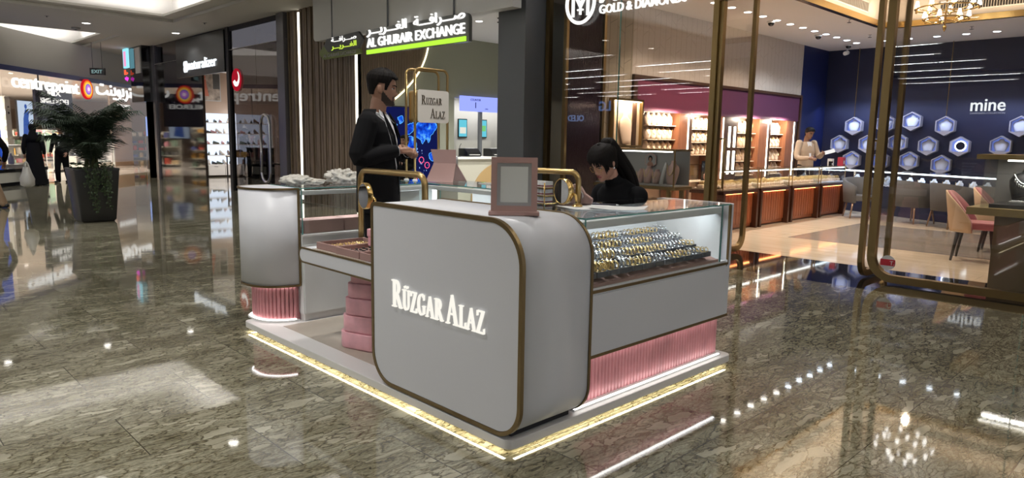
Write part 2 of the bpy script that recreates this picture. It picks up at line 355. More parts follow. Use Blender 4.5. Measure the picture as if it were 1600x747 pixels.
def chevron(name, col, line, wy=.16):
    """tall panels with slanting joints"""
    m = bpy.data.materials.new(name); m.use_nodes = True; nt = m.node_tree; L = nt.links; b = nt.nodes['Principled BSDF']
    tc = node(nt, 'ShaderNodeTexCoord'); s = node(nt, 'ShaderNodeSeparateXYZ'); L.new(tc.outputs['Object'], s.inputs[0])
    def M(op, a, bb=None, c=None):
        n = node(nt, 'ShaderNodeMath', _operation=op)
        for i, q in enumerate((a, bb, c)):
            if q is None: continue
            if isinstance(q, (int, float)): n.inputs[i].default_value = q
            else: L.new(q, n.inputs[i])
        return n.outputs[0]
    u = M('DIVIDE', s.outputs['Y'], wy); fu = M('FRACT', u); iu = M('FLOOR', u)
    v1 = M('LESS_THAN', fu, .05)
    par = M('MODULO', M('ABSOLUTE', iu), 2)
    sl = M('MULTIPLY', M('SUBTRACT', M('MULTIPLY', par, 2), 1), M('MULTIPLY', fu, .09))
    zz = M('ADD', M('ADD', s.outputs['Z'], sl), M('MULTIPLY', M('SINE', M('MULTIPLY', iu, 12.9)), 5))
    v2 = M('LESS_THAN', M('FRACT', M('DIVIDE', zz, .55)), .014)
    a = M('MAXIMUM', v1, v2)
    mx = node(nt, 'ShaderNodeMix', _data_type='RGBA'); L.new(a, mx.inputs[0]); mx.inputs[6].default_value = (*col, 1); mx.inputs[7].default_value = (*line, 1)
    L.new(mx.outputs[2], b.inputs['Base Color']); b.inputs['Roughness'].default_value = .45
    return m
def wood(name, c1, c2, rough=.4, ax='Z'):
    m = bpy.data.materials.new(name); m.use_nodes = True; nt = m.node_tree; L = nt.links; b = nt.nodes['Principled BSDF']
    tc = node(nt, 'ShaderNodeTexCoord'); mp = node(nt, 'ShaderNodeMapping'); mp.inputs['Scale'].default_value = {'Z': (9, 9, .7), 'Y': (9, .7, 9), 'X': (.7, 9, 9)}[ax]; L.new(tc.outputs['Object'], mp.inputs[0])
    n = node(nt, 'ShaderNodeTexNoise'); n.inputs['Scale'].default_value = 3; n.inputs['Detail'].default_value = 6; n.inputs['Distortion'].default_value = 1; L.new(mp.outputs[0], n.inputs['Vector'])
    r = ramp(nt, n.outputs['Fac'], [(.3, c1), (.7, c2)]); L.new(r.outputs[0], b.inputs['Base Color']); b.inputs['Roughness'].default_value = rough; return m

M = dict(
 granite=granite(), black_stone=mat('black_polished_stone', (.012, .011, .011), .04, spec=.7, noise=.3, nscale=30),
 cream_floor=tiles('cream_marble', (.66, .55, .42), (.78, .68, .55), 1.2, .6, .08), grey_floor=tiles('grey_inlay', (.2, .175, .155), (.27, .24, .21), 3, .25, .2),
 pale_floor=tiles('pale_floor', (.5, .46, .42), (.6, .56, .5), .9, .9, .08),
 ceil=mat('ceiling_paint', (.6, .575, .53), .8), coffer=mat('coffer_paint', (.92, .9, .87), .8), shop_ceil=mat('shop_ceiling_paint', (.8, .76, .73), .8),
 white=mat('white_lacquer', (.66, .67, .71), .34, spec=.35), white_in=mat('white_panel', (.74, .76, .76), .35), whitem=mat('white_plastic', (.8, .8, .8), .4),
 podium=mat('podium_white', (.72, .71, .7), .35), brass=mat('brushed_brass', (.36, .25, .11), .32, 1), trimb=mat('bronze_trim', (.2, .14, .065), .35, .85), gold=mat('polished_gold', (.66, .45, .17), .2, 1),
 door_brass=mat('door_brass', (.27, .19, .085), .36, 1), steel=mat('brushed_steel', (.6, .6, .62), .25, 1), dsteel=mat('dark_metal', (.08, .08, .085), .35, .7), chrome=mat('chrome', (.8, .8, .82), .08, 1),
 pink=mat('pink_flutes', (.62, .27, .29), .35, noise=.22, nscale=5), pinkbox=mat('pink_board', (.76, .40, .45), .4, noise=.1, nscale=14), dusty=mat('dusty_pink_card', (.33, .2, .18), .6), dusty2=mat('dusty_pink_velvet', (.38, .24, .21), .7),
 magenta=mat('magenta_card', (.42, .13, .27), .5), vinyl=mat('beige_vinyl', (.42, .37, .31), .4, noise=.08, nscale=5),
 led=emis('warm_led', (1, .9, .72), 9), led_under=emis('underglow_led', (1, .88, .6), 26), led2=emis('white_led', (1, .97, .92), 7), ledw=emis('cool_led', (.8, .9, 1), 8), sign=emis('lit_letter', (1, .96, .86), 1.0), signw=emis('white_lit_letter', (.9, .96, 1), 1.25),
 signw2=emis('store_lit_letter', (1, .99, .95), 1.2), lens=emis('downlight_lens', (1, .95, .86), 14), lensc=emis('cool_downlight_lens', (.8, .9, 1), 14),
 glass=glass('clear_glass', (.975, .99, .985)), shopglass=glass('shop_glass', (.93, .92, .91), .05, .8), darkglass=glass('tinted_glass', (.4, .39, .4), .08, .8), gedge=mat('glass_edge', (.12, .3, .28), .15, spec=.6),
 pale_reflection=mat('painted_pale_reflection', (.55, .56, .57), .25, .3), mirror=mat('mirror_silver', (.85, .87, .88), .02, 1), bezel=mat('mirror_bevel', (.75, .76, .76), .12, .6), black=mat('black_gloss', (.012, .012, .013), .12), blackm=mat('black_matt', (.012, .012, .013), .6),
 grey_vel=mat('grey_velvet', (.075, .083, .1), .8, sheen=.3), goldring=mat('yellow_gold', (.8, .6, .27), .28, 1), silver=mat('silver_metal', (.68, .7, .72), .25, 1),
 suit=mat('black_suit_cloth', (.0055, .0055, .0065), .9, spec=.15), knit=mat('black_knit', (.006, .006, .007), .95, spec=.1), shirt=mat('white_shirt_cloth', (.78, .79, .82), .7),
 skin=mat('tan_skin', (.27, .14, .09), .5), skin2=mat('fair_skin', (.42, .22, .155), .5), skin3=mat('brown_skin', (.24, .125, .08), .55), hair=mat('black_hair', (.006, .0045, .004), .65, spec=.12), beard=mat('short_beard', (.028, .017, .012), .8), lip=mat('lip_red', (.24, .06, .06), .45), liptan=mat('lip_tan', (.27, .11, .08), .5),
 eye=mat('eye_white', (.6, .58, .55), .2), iris=mat('dark_iris', (.02, .012, .008), .1), shoe=mat('black_leather', (.01, .01, .01), .3),
 paper=mat('white_paper', (.62, .62, .61), .7), bag=mat('crumpled_clear_plastic', (.5, .48, .43), .25, spec=.7, bump=.6, bscale=60), bagw=mat('white_plastic_bag', (.62, .6, .57), .35, alpha=.85),
 pot=mat('black_planter', (.02, .02, .021), .35), soil=mat('soil', (.03, .02, .013), .9, bump=.5), leaf=mat('palm_leaf', (.01, .022, .01), .5), stem=mat('palm_stem', (.05, .055, .02), .6), ivy=mat('ivy_leaf', (.03, .055, .018), .5),
 navy=mat('navy_wall', (.008, .012, .046), .55), navy2=mat('blue_wall', (.008, .014, .075), .45), purple=mat('plum_fascia', (.15, .03, .065), .5), purple2=mat('violet_fascia', (.1, .03, .075), .5), chev=chevron('herringbone_panel', (.56, .49, .43), (.40, .33, .27)), chev2=chevron('grey_chevron_panel', (.4, .345, .265), (.16, .13, .095), .19), darkwood=mat('dark_brown_frame', (.06, .03, .018), .35),
 cwood=wood('counter_wood', (.2, .06, .025), (.3, .1, .045), .3), pwood=wood('pilaster_wood', (.2, .075, .035), (.29, .12, .06), .35), bwood=mat('dark_counter_edge', (.05, .018, .01), .3), slat=wood('slat_wood', (.125, .088, .055), (.25, .185, .125), .5), slatback=mat('slat_backing', (.018, .013, .01), .8),
 niche=mat('niche_cream', (.82, .66, .5), .6), bust=mat('cream_bust', (.78, .6, .46), .6), bustw=mat('white_bust', (.78, .82, .95), .5), bustp=mat('pink_bust', (.6, .4, .36), .6), bustb=mat('black_bust', (.012, .012, .013), .6),
 greyfab=mat('grey_upholstery', (.09, .092, .1), .8), rose=mat('rose_velvet', (.33, .09, .12), .7, sheen=.4), beigefab=mat('beige_upholstery', (.56, .42, .3), .75), blackleg=mat('black_leg', (.012, .011, .01), .4), brownleg=mat('bronze_leg', (.25, .17, .12), .3, .6),
 tan=mat('tan_plinth', (.19, .13, .065), .35), case_grey=mat('case_back_grey', (.42, .41, .4), .6), teal_in=mat('hex_inside_blue', (.12, .16, .42), .5, emit=(.25, .36, 1), es=.5), hexframe=mat('hex_frame', (.5, .48, .52), .4, .2),
 egrey=mat('exchange_wall', (.27, .275, .225), .6), ewhite=mat('exchange_white', (.5, .49, .43), .5), pillar=mat('grey_pillar', (.13, .14, .155), .4), bulk=mat('bulkhead_paint', (.74, .74, .74), .6),
 screen=emis('counter_screen', (.3, .36, 1), 1.25), ink=mat('dark_ink', (.01, .015, .06), .5), lime=emis('lime_bar', (.5, .92, .06), 1.1), olive=mat('olive_sign', (.16, .2, .035), .4), limetxt=emis('lime_letter', (.62, .85, .08), 1.0), signblack=mat('sign_black', (.01, .011, .012), .35), acryl=mat('grey_sign_panel', (.12, .125, .12), .25),
 skylight=emis('shelf_glow', (.75, .85, 1), 1.3), cupboard=mat('shelf_white', (.7, .68, .66), .4), beigewall=mat('beige_wall', (.42, .31, .24), .7), greypost=mat('grey_post', (.15, .145, .16), .3, .4), blackpanel=mat('black_glass_panel', (.007, .006, .006), .05, spec=.8), greyfascia=mat('grey_fascia', (.06, .055, .06), .4),
 storewall=mat('store_wall', (.55, .42, .32), .7), storeback=mat('store_back_wall', (.6, .45, .36), .7), blueband=mat('blue_fascia', (.05, .06, .16), .3), blue=emis('blue_panel', (.03, .1, .6), .9), screenb=None)
# ---------------------------------------------------------------- the setting
def S(name, mb, m, **k): return struct(mb.build(name, m, **k))
S('floor', MB().box(-62, 16, -20, 7.2, -.1, 0).box(-62, -23, 7.2, 22, -.1, 0), M['granite'])
S('floor_threshold', MB().box(-7.2, 3.2, 7.2, 8.55, -.1, 0), M['black_stone'])
S('floor_jewellery_shop', MB().box(-7.1, 3.2, 8.55, 17.1, -.1, 0), M['cream_floor'])
S('floor_inlay', MB().box(-4.62, 2.0, 10.35, 13.25, -.02, .002), M['grey_floor'])
S('floor_exchange', MB().box(-14.4, -7.2, 7.2, 16, -.1, 0), M['pale_floor'])
S('floor_shoe_shop', MB().box(-23, -14.4, 7.2, 16, -.1, 0), M['pale_floor'])
def holed(x0, x1, y0, y1, holes, z):
    xs = sorted({x0, x1, *[h[0] for h in holes], *[h[1] for h in holes]}); ys = sorted({y0, y1, *[h[2] for h in holes], *[h[3] for h in holes]})
    mb = MB()
    for a, b in zip(xs, xs[1:]):
        for c, d in zip(ys, ys[1:]):
            if any(h[0] <= a and b <= h[1] and h[2] <= c and d <= h[3] for h in holes): continue
            mb.add([(a, c, z), (b, c, z), (b, d, z), (a, d, z)], [(0, 3, 2, 1)])
    return mb
hs = [(a, b, max(c, -3.2), d) for a, b, c, d in COFFERS]
mb = holed(-62, 16, -20, 7.4, [(a, b, c, min(d, 7.2)) for a, b, c, d in hs[:0]] + [h for h in hs if h[3] < 7.2] + [(hs[0][0], hs[0][1], hs[0][2], 7.4)], ZC)
mb2 = holed(-62, -23, 7.4, 22, [(hs[0][0], hs[0][1], 7.4, hs[0][3])], ZC); mb.add(mb2.v, mb2.f)
S('ceiling', mb, M['ceil'])
for a, b, c, d in hs:
    lip = MB(); ins = MB(); w = .32
    for (p, q, r, s_) in ((a, b, c, c + w), (a, b, d - w, d), (a, a + w, c + w, d - w), (b - w, b, c + w, d - w)):
        lip.box(p, q, r, s_, ZC + .07, ZC + .12)
    lip.box(a - .01, a, c, d, ZC, ZC + .12).box(b, b + .01, c, d, ZC, ZC + .12).box(a, b, c - .01, c, ZC, ZC + .12).box(a, b, d, d + .01, ZC, ZC + .12)
    S('ceiling_coffer_lip', lip, M['ceil'])
    z0, z1 = ZC + .1, ZC + .62
    ins.box(a - .02, a, c, d, z0, z1).box(b, b + .02, c, d, z0, z1).box(a, b, c - .02, c, z0, z1).box(a, b, d, d + .02, z0, z1).box(a, b, c, d, z1, z1 + .03)
    S('ceiling_coffer', ins, M['coffer'])
# walls of the jewellery shop
def longwall(name, x, y0, y1, z0, z1, m, t=.06): return S(name, MB().box(x - t, x, y0, y1, z0, z1), m)
WX = -6.9
longwall('wall_left_panel', WX, 7.75, 9.35, 0, 3.6, M['chev2'])
longwall('wall_left_herringbone', WX, 9.35, 15.6, 2.42, 3.6, M['chev'])
longwall('wall_left_lower', WX - .34, 9.35, 15.6, 0, 2.42, M['niche'])
longwall('wall_left_fascia', WX + .02, 9.45, 12.1, 1.9, 2.42, M['purple'])
longwall('wall_left_fascia', WX + .02, 12.1, 15.52, 1.9, 2.42, M['purple2'])
S('trim_1', MB().box(WX, WX + .05, 9.35, 15.6, 2.42, 2.47).box(WX, WX + .05, 9.35, 9.45, 0, 2.42).box(WX, WX + .05, 15.52, 15.6, 0, 2.42), M['darkwood'])
S('wall_blue', MB().box(WX - .06, WX, 15.6, 17, 0, 3.6), M['navy2'])
S('wall_back', MB().box(WX, 3.2, 16.95, 17.05, 0, 3.7), M['navy'])
S('wall_right', MB().box(3.1, 3.2, 8.3, 17, 0, 3.7), M['chev'])
CF = (-4.8, 1.6, 9.1, 14.05)
mb = holed(WX, 3.2, 7.4, 17, [CF], 3.56); S('ceiling_jewellery_shop', mb, M['shop_ceil'])
a, b, c, d = CF
S('ceiling_jewellery_coffer', MB().box(a - .02, a, c, d, 3.56, 4.0).box(b, b + .02, c, d, 3.56, 4.0).box(a, b, c - .02, c, 3.56, 4.0).box(a, b, d, d + .02, 3.56, 4.0).box(a, b, c, d, 4.0, 4.03), M['shop_ceil'])
S('trim_3', MB().strip([(x, y, 3.55) for x, y in rrect(a + .06, b - .06, c + .06, d - .06, .35)], .1), M['gold'])
# pillar between exchange and jewellery shop, and its neighbour wall
S('pillar', MB().box(-7.78, -7.22, 7.23, 7.75, 0, 4.0), M['pillar'])
S('wall_exchange_right', MB().box(-7.7, -7.6, 7.75, 16, 0, 4), M['egrey'])
# exchange office shell
S('wall_exchange_left', MB().box(-11.8, -11.7, 7.3, 9.62, 0, 3.5).box(-11.8, -11.7, 9.62, 13.5, 2.28, 3.5).box(-11.8, -11.7, 9.62, 13.5, 0, .98), M['egrey'])
S('wall_teller_niche', MB().box(-12.5, -12.44, 9.5, 13.5, .9, 2.4), M['ewhite'])
S('wall_teller_side', MB().box(-12.5, -11.8, 9.56, 9.62, .98, 2.3).box(-12.5, -11.8, 9.62, 13.5, 2.26, 2.3), M['ewhite'])
S('wall_exchange_back', MB().box(-12.5, -7.7, 13.5, 13.6, 0, 3.5), M['egrey'])
S('ceiling_exchange', holed(-11.8, -7.2, 7.0, 13.6, [], 3.5), M['bulk'])
bm = MB().prism(rrect(-12.75, -7.2, 3.22, 4.0, (.08, 0, 0, 0)), 'y', 6.95, 7.12)
S('wall_bulkhead', bm, M['bulk'])
# fluted brown panel and curve on the left wall of the exchange
pts = [(7.32, 0.0), (7.32, 3.48)] + [(8.92 - .0 * k, 3.48) for k in range(1)]
cur = []
for k in range(25):
    t = k / 24.; cur.append((8.92 - .02 * sin(t * pi) - .95 * (t ** 2.3), 3.48 - 1.40 * t))
fl = MB(); y = 7.34
while y < 8.9:
    zb = next((w for (u, w) in reversed(cur) if u >= y), 3.4) if y > cur[-1][0] else 0.
    if zb < 3.4: fl.box(-11.70, -11.675, y, y + .03, zb, 3.48)
    y += .04
S('wall_exchange_flutes', fl, mat('brown_flutes', (.17, .12, .08), .5))
# slatted front wall between shoe shop and exchange
S('wall_slats', MB().box(-14.42, -11.7, 7.3, 7.36, 0, 4), M['slatback'])
sl = MB(); x = -14.40; rng = random.Random(3)
while x < -11.78:
    w = rng.choice((.045, .06, .075)); dpt = rng.choice((.035, .05, .065))
    if not (-14.02 < x < -13.9): sl.box(x, x + w, 7.3 - dpt, 7.3, 0, 4.0)
    x += w + .022
S('trim_4', sl, M['slat'])
# front of the shoe shop
FY = 7.23
S('wall_shoe_front', MB().box(-22.3, -19.25, FY, FY + .06, 0, 4.0).box(-19.25, -17.55, FY, FY + .06, 2.95, 4.0), M['blackpanel'])
S('wall_shoe_left', MB().box(-24.1, -24, 7.3, 16, 0, 4), M['beigewall'])
S('wall_shoe_back', MB().box(-24, -14.4, 13.0, 13.1, 0, 4), M['beigewall'])
S('wall_shoe_right', MB().box(-14.5, -14.42, 7.36, 16, 0, 4), M['beigewall'])
S('ceiling_shoe_shop', holed(-24.1, -14.4, 7.2, 16, [], 3.45), M['shop_ceil'])
S('trim_5', MB().box(-23.05, -22.85, FY - .05, FY + .1, 0, 4).box(-14.74, -14.42, FY - .08, FY + .12, 0, 4), M['greypost'])
S('trim_6', MB().box(-17.58, -17.42, FY - .03, FY + .08, 0, 4).box(-14.85, -14.74, FY, FY + .06, 0, 4).box(-17.42, -14.8, FY, FY + .06, 3.9, 4), M['blackm'])
w1 = S('window_1', MB().box(-22.85, -22.3, FY, FY + .012, 0, 4), M['darkglass'])
w2 = S('window_2', MB().box(-17.42, -16.02, FY + .02, FY + .032, .02, 3.9).box(-16.0, -14.85, FY + .02, FY + .032, .02, 3.9), M['darkglass'])
dh = MB().tube([(-15.72, FY - .05, .55)] + [(-15.72, FY - .05, 1.65)] + arc((-15.5, 1.65), .22, 180, 0, 10, 'xz', FY - .05) + [(-15.28, FY - .05, .55)] + arc((-15.5, .55), .22, 0, -180, 10, 'xz', FY - .05), .035, 8)
dh.build('door_handle', M['steel'], w2)
S('wall_fascia_box', MB().box(-24.2, -23.05, FY - .3, FY + .3, 2.35, 4.0).box(-24.1, -24.0, 7.3, 9, 0, 4), M['blackpanel'])
S('wall_fascia_panel', MB().box(-23.6, -23.15, FY - .33, FY - .3, 3.2, 3.95), M['bulk'])
# glazed front of the jewellery shop: brass frames and panes
GY = 7.63
def rframe(name, x0, x1, z0, z1, y, r, w, dep):
    fr = MB(); o_ = rrect(x0, x1, z0, z1, r); i_ = rrect(x0 + w, x1 - w, z0 + w, z1 - w, max(r - w, .01))
    n = len(o_)
    v = [(u, y, s_) for u, s_ in o_] + [(u, y, s_) for u, s_ in i_] + [(u, y + dep, s_) for u, s_ in o_] + [(u, y + dep, s_) for u, s_ in i_]
    f = []
    for k in range(n):
        j = (k + 1) % n; f += [(k, j, n + j, n + k), (2 * n + k, 3 * n + k, 3 * n + j, 2 * n + j), (k, 2 * n + k, 2 * n + j, j), (n + k, n + j, 3 * n + j, 3 * n + k)]
    fr.add(v, f); return fr
def pane_x(x0, x1, z0, z1, y): return MB().box(x0, x1, y, y + .012, z0, z1)
w3 = S('window_3', pane_x(-7.1, -4.5, .06, 3.9, GY + .03), M['shopglass'])
rframe('f', -7.2, -4.42, .02, 4.0, GY, .28, .07, .08).build('window_frame', M['door_brass'], w3)
w4 = S('window_4', pane_x(-2.5, 2.9, .06, 3.9, GY + .03), M['shopglass'])
rframe('f', -2.56, 3.0, .02, 4.0, GY, .26, .075, .08).build('window_frame', M['door_brass'], w4)
MB().box(-1.2, -1.19, GY + .025, GY + .045, .1, 3.9).build('pane_joint', M['gedge'], w4)
MB().box(-5.88, -5.872, GY + .025, GY + .045, .1, 3.9).build('pane_joint', M['gedge'], w3)
S('trim_7', MB().box(-4.42, -2.56, GY, GY + .1, 3.05, 3.2), M['door_brass'])
S('window_5', MB().box(-4.42, -2.56, GY + .03, GY + .042, 3.2, 4.0), M['shopglass'])
def leaf(nm, x):       # a glass door leaf standing open, square to the front
    root = sempty(nm, (x, GY, 0))
    fr = rframe('f', GY + .03, 8.52, .02, 3.98, 0, .2, .07, .05); fr.v = [Vector((p.y, p.x - GY, p.z)) for p in fr.v]
    fr.build('door_frame', M['door_brass'], root)
    MB().box(.018, .03, .08, .84, .07, 3.93).build('door_glass', M['shopglass'], root)
    for s in (-1, 1): MB().tube([(.025, .16, .85), (.025 + s * .06, .16, .85), (.025 + s * .06, .16, 1.45), (.025, .16, 1.45)], .014, 8).build('door_handle', M['door_brass'], root)
    return root
leaf('door_1', -2.66); leaf('door_2', -4.42)
# front edge of the shop's header (dark) across, above the panes
S('wall_header', MB().box(-7.2, 3.2, 7.2, 7.6, 3.98, 4.4), M['darkwood'])
# large store at the far left: a glazed front, turned to the corridor
SP = Vector((-21.5, 3.0, 0)); SU = Vector((-.7581, .6521, 0)); SN = Vector((.6521, .7581, 0))   # along the front / towards the corridor... SN points to the corridor
SM = Matrix(((SU.x, SN.x, 0, SP.x), (SU.y, SN.y, 0, SP.y), (0, 0, 1, 0), (0, 0, 0, 1)))          # local u, -depth, z
S('wall_store_header', MB().box(-3, 9.2, -.25, .0, 3.02, 4.0, SM), M['ceil'])
S('trim_8', MB().box(-3, 9.2, -.02, .06, 2.93, 3.06, SM), M['blueband'])
w6 = S('window_6', MB().box(.42, 9.05, -.03, -.018, .44, 2.93, SM).box(-3, .2, -.03, -.018, .0, 2.93, SM), M['shopglass'])
MB().box(1.95, 1.98, -.035, -.01, 2.0, 2.93, SM).build('pane_joint', M['dsteel'], w6)
S('trim_9', MB().box(9.05, 9.3, -.1, .08, 0, 3.0, SM), M['greypost'])
S('wall_store_plinth', MB().box(-.3, 2.0, -.3, .02, .1, .36, SM), M['ewhite'])
S('trim_10', MB().box(-.3, 2.02, -.3, .03, 0, .1, SM).box(-.3, 2.02, -.3, .03, .36, .44, SM), M['black'])
S('floor_store', MB().box(-3, 30, -22, -.05, 0, .004, SM), M['pale_floor'])
S('wall_store_back', MB().box(-3, 30, -22.1, -22, 0, 3.6, SM), M['storeback'])
S('wall_store_right', MB().box(30, 30.1, -22, 0, 0, 3.6, SM).box(9.3, 30, -.2, -.1, 0, 3.6, SM), M['storewall'])
S('wall_store_left', MB().box(-3.1, -3, -22, 0, 0, 3.6, SM), M['storewall'])
S('ceiling_store', MB().box(-3, 30, -22, -.26, 3.4, 3.45, SM), M['shop_ceil'])
S('wall_store_banner', MB().box(-2.2, .36, -.16, -.1, 0, 2.93, SM), M['blue'])
# the opposite side of the mall, behind the camera, seen only in reflections
S('wall_across', MB().box(-30, 12, -13.1, -13, 0, 4), M['greyfascia'])
# ---------------------------------------------------------------- the kiosk
PX0, PX1, PY0, PY1, PZ = -4.88, -2.10, 2.05, 4.02, .072
def K(name, label, cat, loc, **k): return thing(name, label, cat, loc, **k)
t = K('kiosk_platform', 'low white platform with glowing under-edge that the whole jewellery kiosk stands on', 'platform', (-3.5, 3.0, 0)); O = t.location
MB(O).prism(rrect(PX0, PX1, PY0, PY1, .05), 'z', .028, PZ).build('deck', M['podium'], t, bev=.003)
MB(O).box(-4.54, -3.32, 2.19, 3.45, PZ, PZ + .002).build('floor_sheet', M['vinyl'], t)
MB(O).prism(rrect(PX0 + .16, PX1 - .16, PY0 + .16, PY1 - .16, .05), 'z', 0, .028).build('foot', M['blackm'], t)
led = MB(O)
led.box(PX0 + .05, PX1 - .05, PY0 + .012, PY0 + .026, .0262, .0279).box(PX1 - .026, PX1 - .012, PY0 + .05, PY1 - .05, .0262, .0279).box(PX0 + .012, PX0 + .026, PY0 + .05, PY1 - .05, .0262, .0279)
lab(led.build('light_strip', M['led_under'], t), 'warm light strip under the platform edge')

def flutes(mb, path, z0, z1, w=.024, gap=.004, d=.012):
    """vertical round-faced flutes along a plan path"""
    P = [Vector((a, b, 0)) for a, b in path]; seg = [(P[i + 1] - P[i]).length for i in range(len(P) - 1)]; tot = sum(seg); n = int(tot / (w + gap))
    for k in range(n):
        s = (k + .5) * tot / n; i = 0
        while i < len(seg) - 1 and s > seg[i]: s -= seg[i]; i += 1
        p = P[i].lerp(P[i + 1], s / seg[i]); tn = (P[i + 1] - P[i]).normalized(); nn = Vector((tn.y, -tn.x, 0))
        pr = [(-w / 2, -.012), (w / 2, -.012), (w / 2, d * .4), (w * .3, d), (-w * .3, d), (-w / 2, d * .4)]
        v = [(p + tn * a + nn * b + Vector((0, 0, z))) for z in (z0, z1) for a, b in pr]
        mb.add(v, [tuple(range(6))[::-1], tuple(range(6, 12))] + [(q, (q + 1) % 6, 6 + (q + 1) % 6, 6 + q) for q in range(6)])
    return mb
def led_line(mb, path, z, w=.012): mb.strip([(a, b, z) for a, b in path], w, closed=False)

# --- front counter with the lit name
t = K('front_counter', 'white rounded front counter with bronze edges and the lit kiosk name', 'counter', (-2.61, 2.28, PZ)); O = t.location
BX0, BX1, BY0, BY1, BZ0, BZ1 = -3.18, -2.04, 2.05, 2.52, .088, 1.055
out = rrect(BX0, BX1, BZ0, BZ1, (.17, .15, .2, .025), 14)
MB(O).prism(out, 'y', BY0 + .006, BY1 - .002, smooth=True).build('body', M['white'], t)
MB(O).prism(rrect(BX0 + .014, BX1 - .014, BZ0 + .014, BZ1 - .014, (.156, .136, .186, .012), 14), 'y', BY0, BY0 + .008).build('front_panel', M['white'], t)
tr = MB(O).strip(loop3(rrect(BX0 + .003, BX1 - .003, BZ0 + .003, BZ1 - .003, (.167, .147, .197, .022), 14), 'y', BY0 + .006), .02)
lab(tr.build('front_trim', M['trimb'], t), 'bronze edging round the front face')
MB(O).strip(loop3(rrect(BX0 + .003, BX1 - .003, BZ0 + .003, BZ1 - .003, (.167, .147, .197, .022), 14), 'y', BY1 - .008), .016).build('rear_trim', M['trimb'], t)
MB(O).box(BX0 + .2, BX1 - .1, BY0 + .05, BY1 - .03, PZ, BZ0 + .004).build('plinth', M['blackm'], t)
lh = .15
wd = serif_len('RÜZGAR|ALAZ', lh)
s_ = .765 / wd
LM = frame_M((-2.985, BY0 - .001, .53), (1, 0, 0), (0, 0, 1)) @ Matrix.Diagonal((s_, 1, 1, 1))
lt = MB(O); serif(lt, 'RÜZGAR|ALAZ', LM, .142, .012)
lab(lt.build('lettering', M['sign'], t), 'glowing RÜZGAR ALAZ lettering')

# --- right showcase
CX0, CX1, CY0, CY1, CT = -2.63, -2.10, 2.53, 3.965, 1.03
t = K('right_showcase', 'right-hand glass showcase on a white band and pink fluted base, full of ring trays', 'showcase', (-2.37, 3.25, PZ)); O = t.location
MB(O).prism(rrect(CX0, CX1, 2.525, CY1, (0, 0, .06, 0)), 'z', .345, .655).build('band', M['white'], t)
MB(O).strip([(CX1 - .006, 2.53, .345), (CX1 - .006, CY1 - .04, .345), (CX1 - .04, CY1 - .006, .345), (CX0, CY1 - .006, .345)], .016, closed=False).build('lower_trim', M['trimb'], t)
MB(O).box(CX0, CX1 - .004, 2.525, 3.88, .655, .69).build('sill', M['white_in'], t)
MB(O).strip([(CX1 - .003, 2.53, .672), (CX1 - .003, 3.892, .672), (CX1 - .003, 3.892, CT)], .014, closed=False).build('opening_trim', M['trimb'], t)
MB(O).prism(rrect(CX0, CX1, 3.89, CY1, (0, 0, .05, 0)), 'z', .655, CT + .005).build('end_panel', M['white'], t)
MB(O).box(CX0, CX1 - .05, 3.87, 3.89, .69, CT - .02).build('inner_end', M['white_in'], t)
MB(O).box(CX0, CX0 + .018, 2.98, 3.87, .69, CT - .02).build('back_panel', M['white_in'], t)
MB(O).box(CX1 - .09, CX1 - .05, 2.53, 3.87, CT - .055, CT - .018).build('light_rail', M['white_in'], t)
MB(O).box(CX1 - .1, CX1 - .09, 2.54, 3.86, CT - .05, CT - .03).build('light_tube', M['ledw'], t)
gl = MB(O).box(CX1 - .008, CX1 - .002, 2.535, 3.80, .69, CT).box(CX0 + .02, CX1 - .008, 2.535, 2.541, .69, CT)
gl.build('glass_front', M['glass'], t)
MB(O).box(CX1 - .0085, CX1 - .0015, 3.80, 3.806, .69, CT).build('glass_edge', M['gedge'], t); MB(O).box(CX1 - .0085, CX1 - .0015, 2.531, 2.535, .69, CT).build('glass_edge', M['gedge'], t)
gt = MB(O).box(CX0 - .03, CX1, 2.53, CY1 - .07, CT, CT + .008); gt.build('glass_top', M['glass'], t)
MB(O).box(CX1, CX1 + .0015, 2.53, CY1 - .07, CT, CT + .008).box(CX0 - .03, CX1, 2.5285, 2.53, CT, CT + .008).build('top_edge', M['gedge'], t)
bx = CX1 - .085
fl = flutes(MB(O), [(bx, 2.53), (bx, CY1 - .02)], PZ + .012, .345); fl.box(bx - .03, bx - .008, 2.53, CY1 - .02, PZ, .345)
fl.box(CX0 + .05, bx, CY1 - .05, CY1 - .03, PZ, .345)
lab(fl.build('fluted_base', M['pink'], t), 'pink fluted base')
MB(O).box(bx + .0, bx + .05, 2.53, CY1 - .03, PZ, PZ + .012).build('base_ledge', M['podium'], t)
l_ = MB(O).box(bx + .04, bx + .052, 2.53, CY1 - .05, PZ + .012, PZ + .016).box(bx + .03, bx + .045, 2.53, CY1 - .05, .334, .337)
l_.build('base_light', M['led2'], t)
MB(O).prism([(CX1 - .012, .69), (CX1 - .012, .706), (CX1 - .03, .706), (-2.52, .82), (-2.52, .69)], 'y', 2.55, 3.80).build('tray_board', M['dusty2'], t)
area('showcase_lamp', (CX1 - .16, 3.2, CT - .03), .02, 1.2, 3, (.9, .95, 1), (-.3, 0, -1))

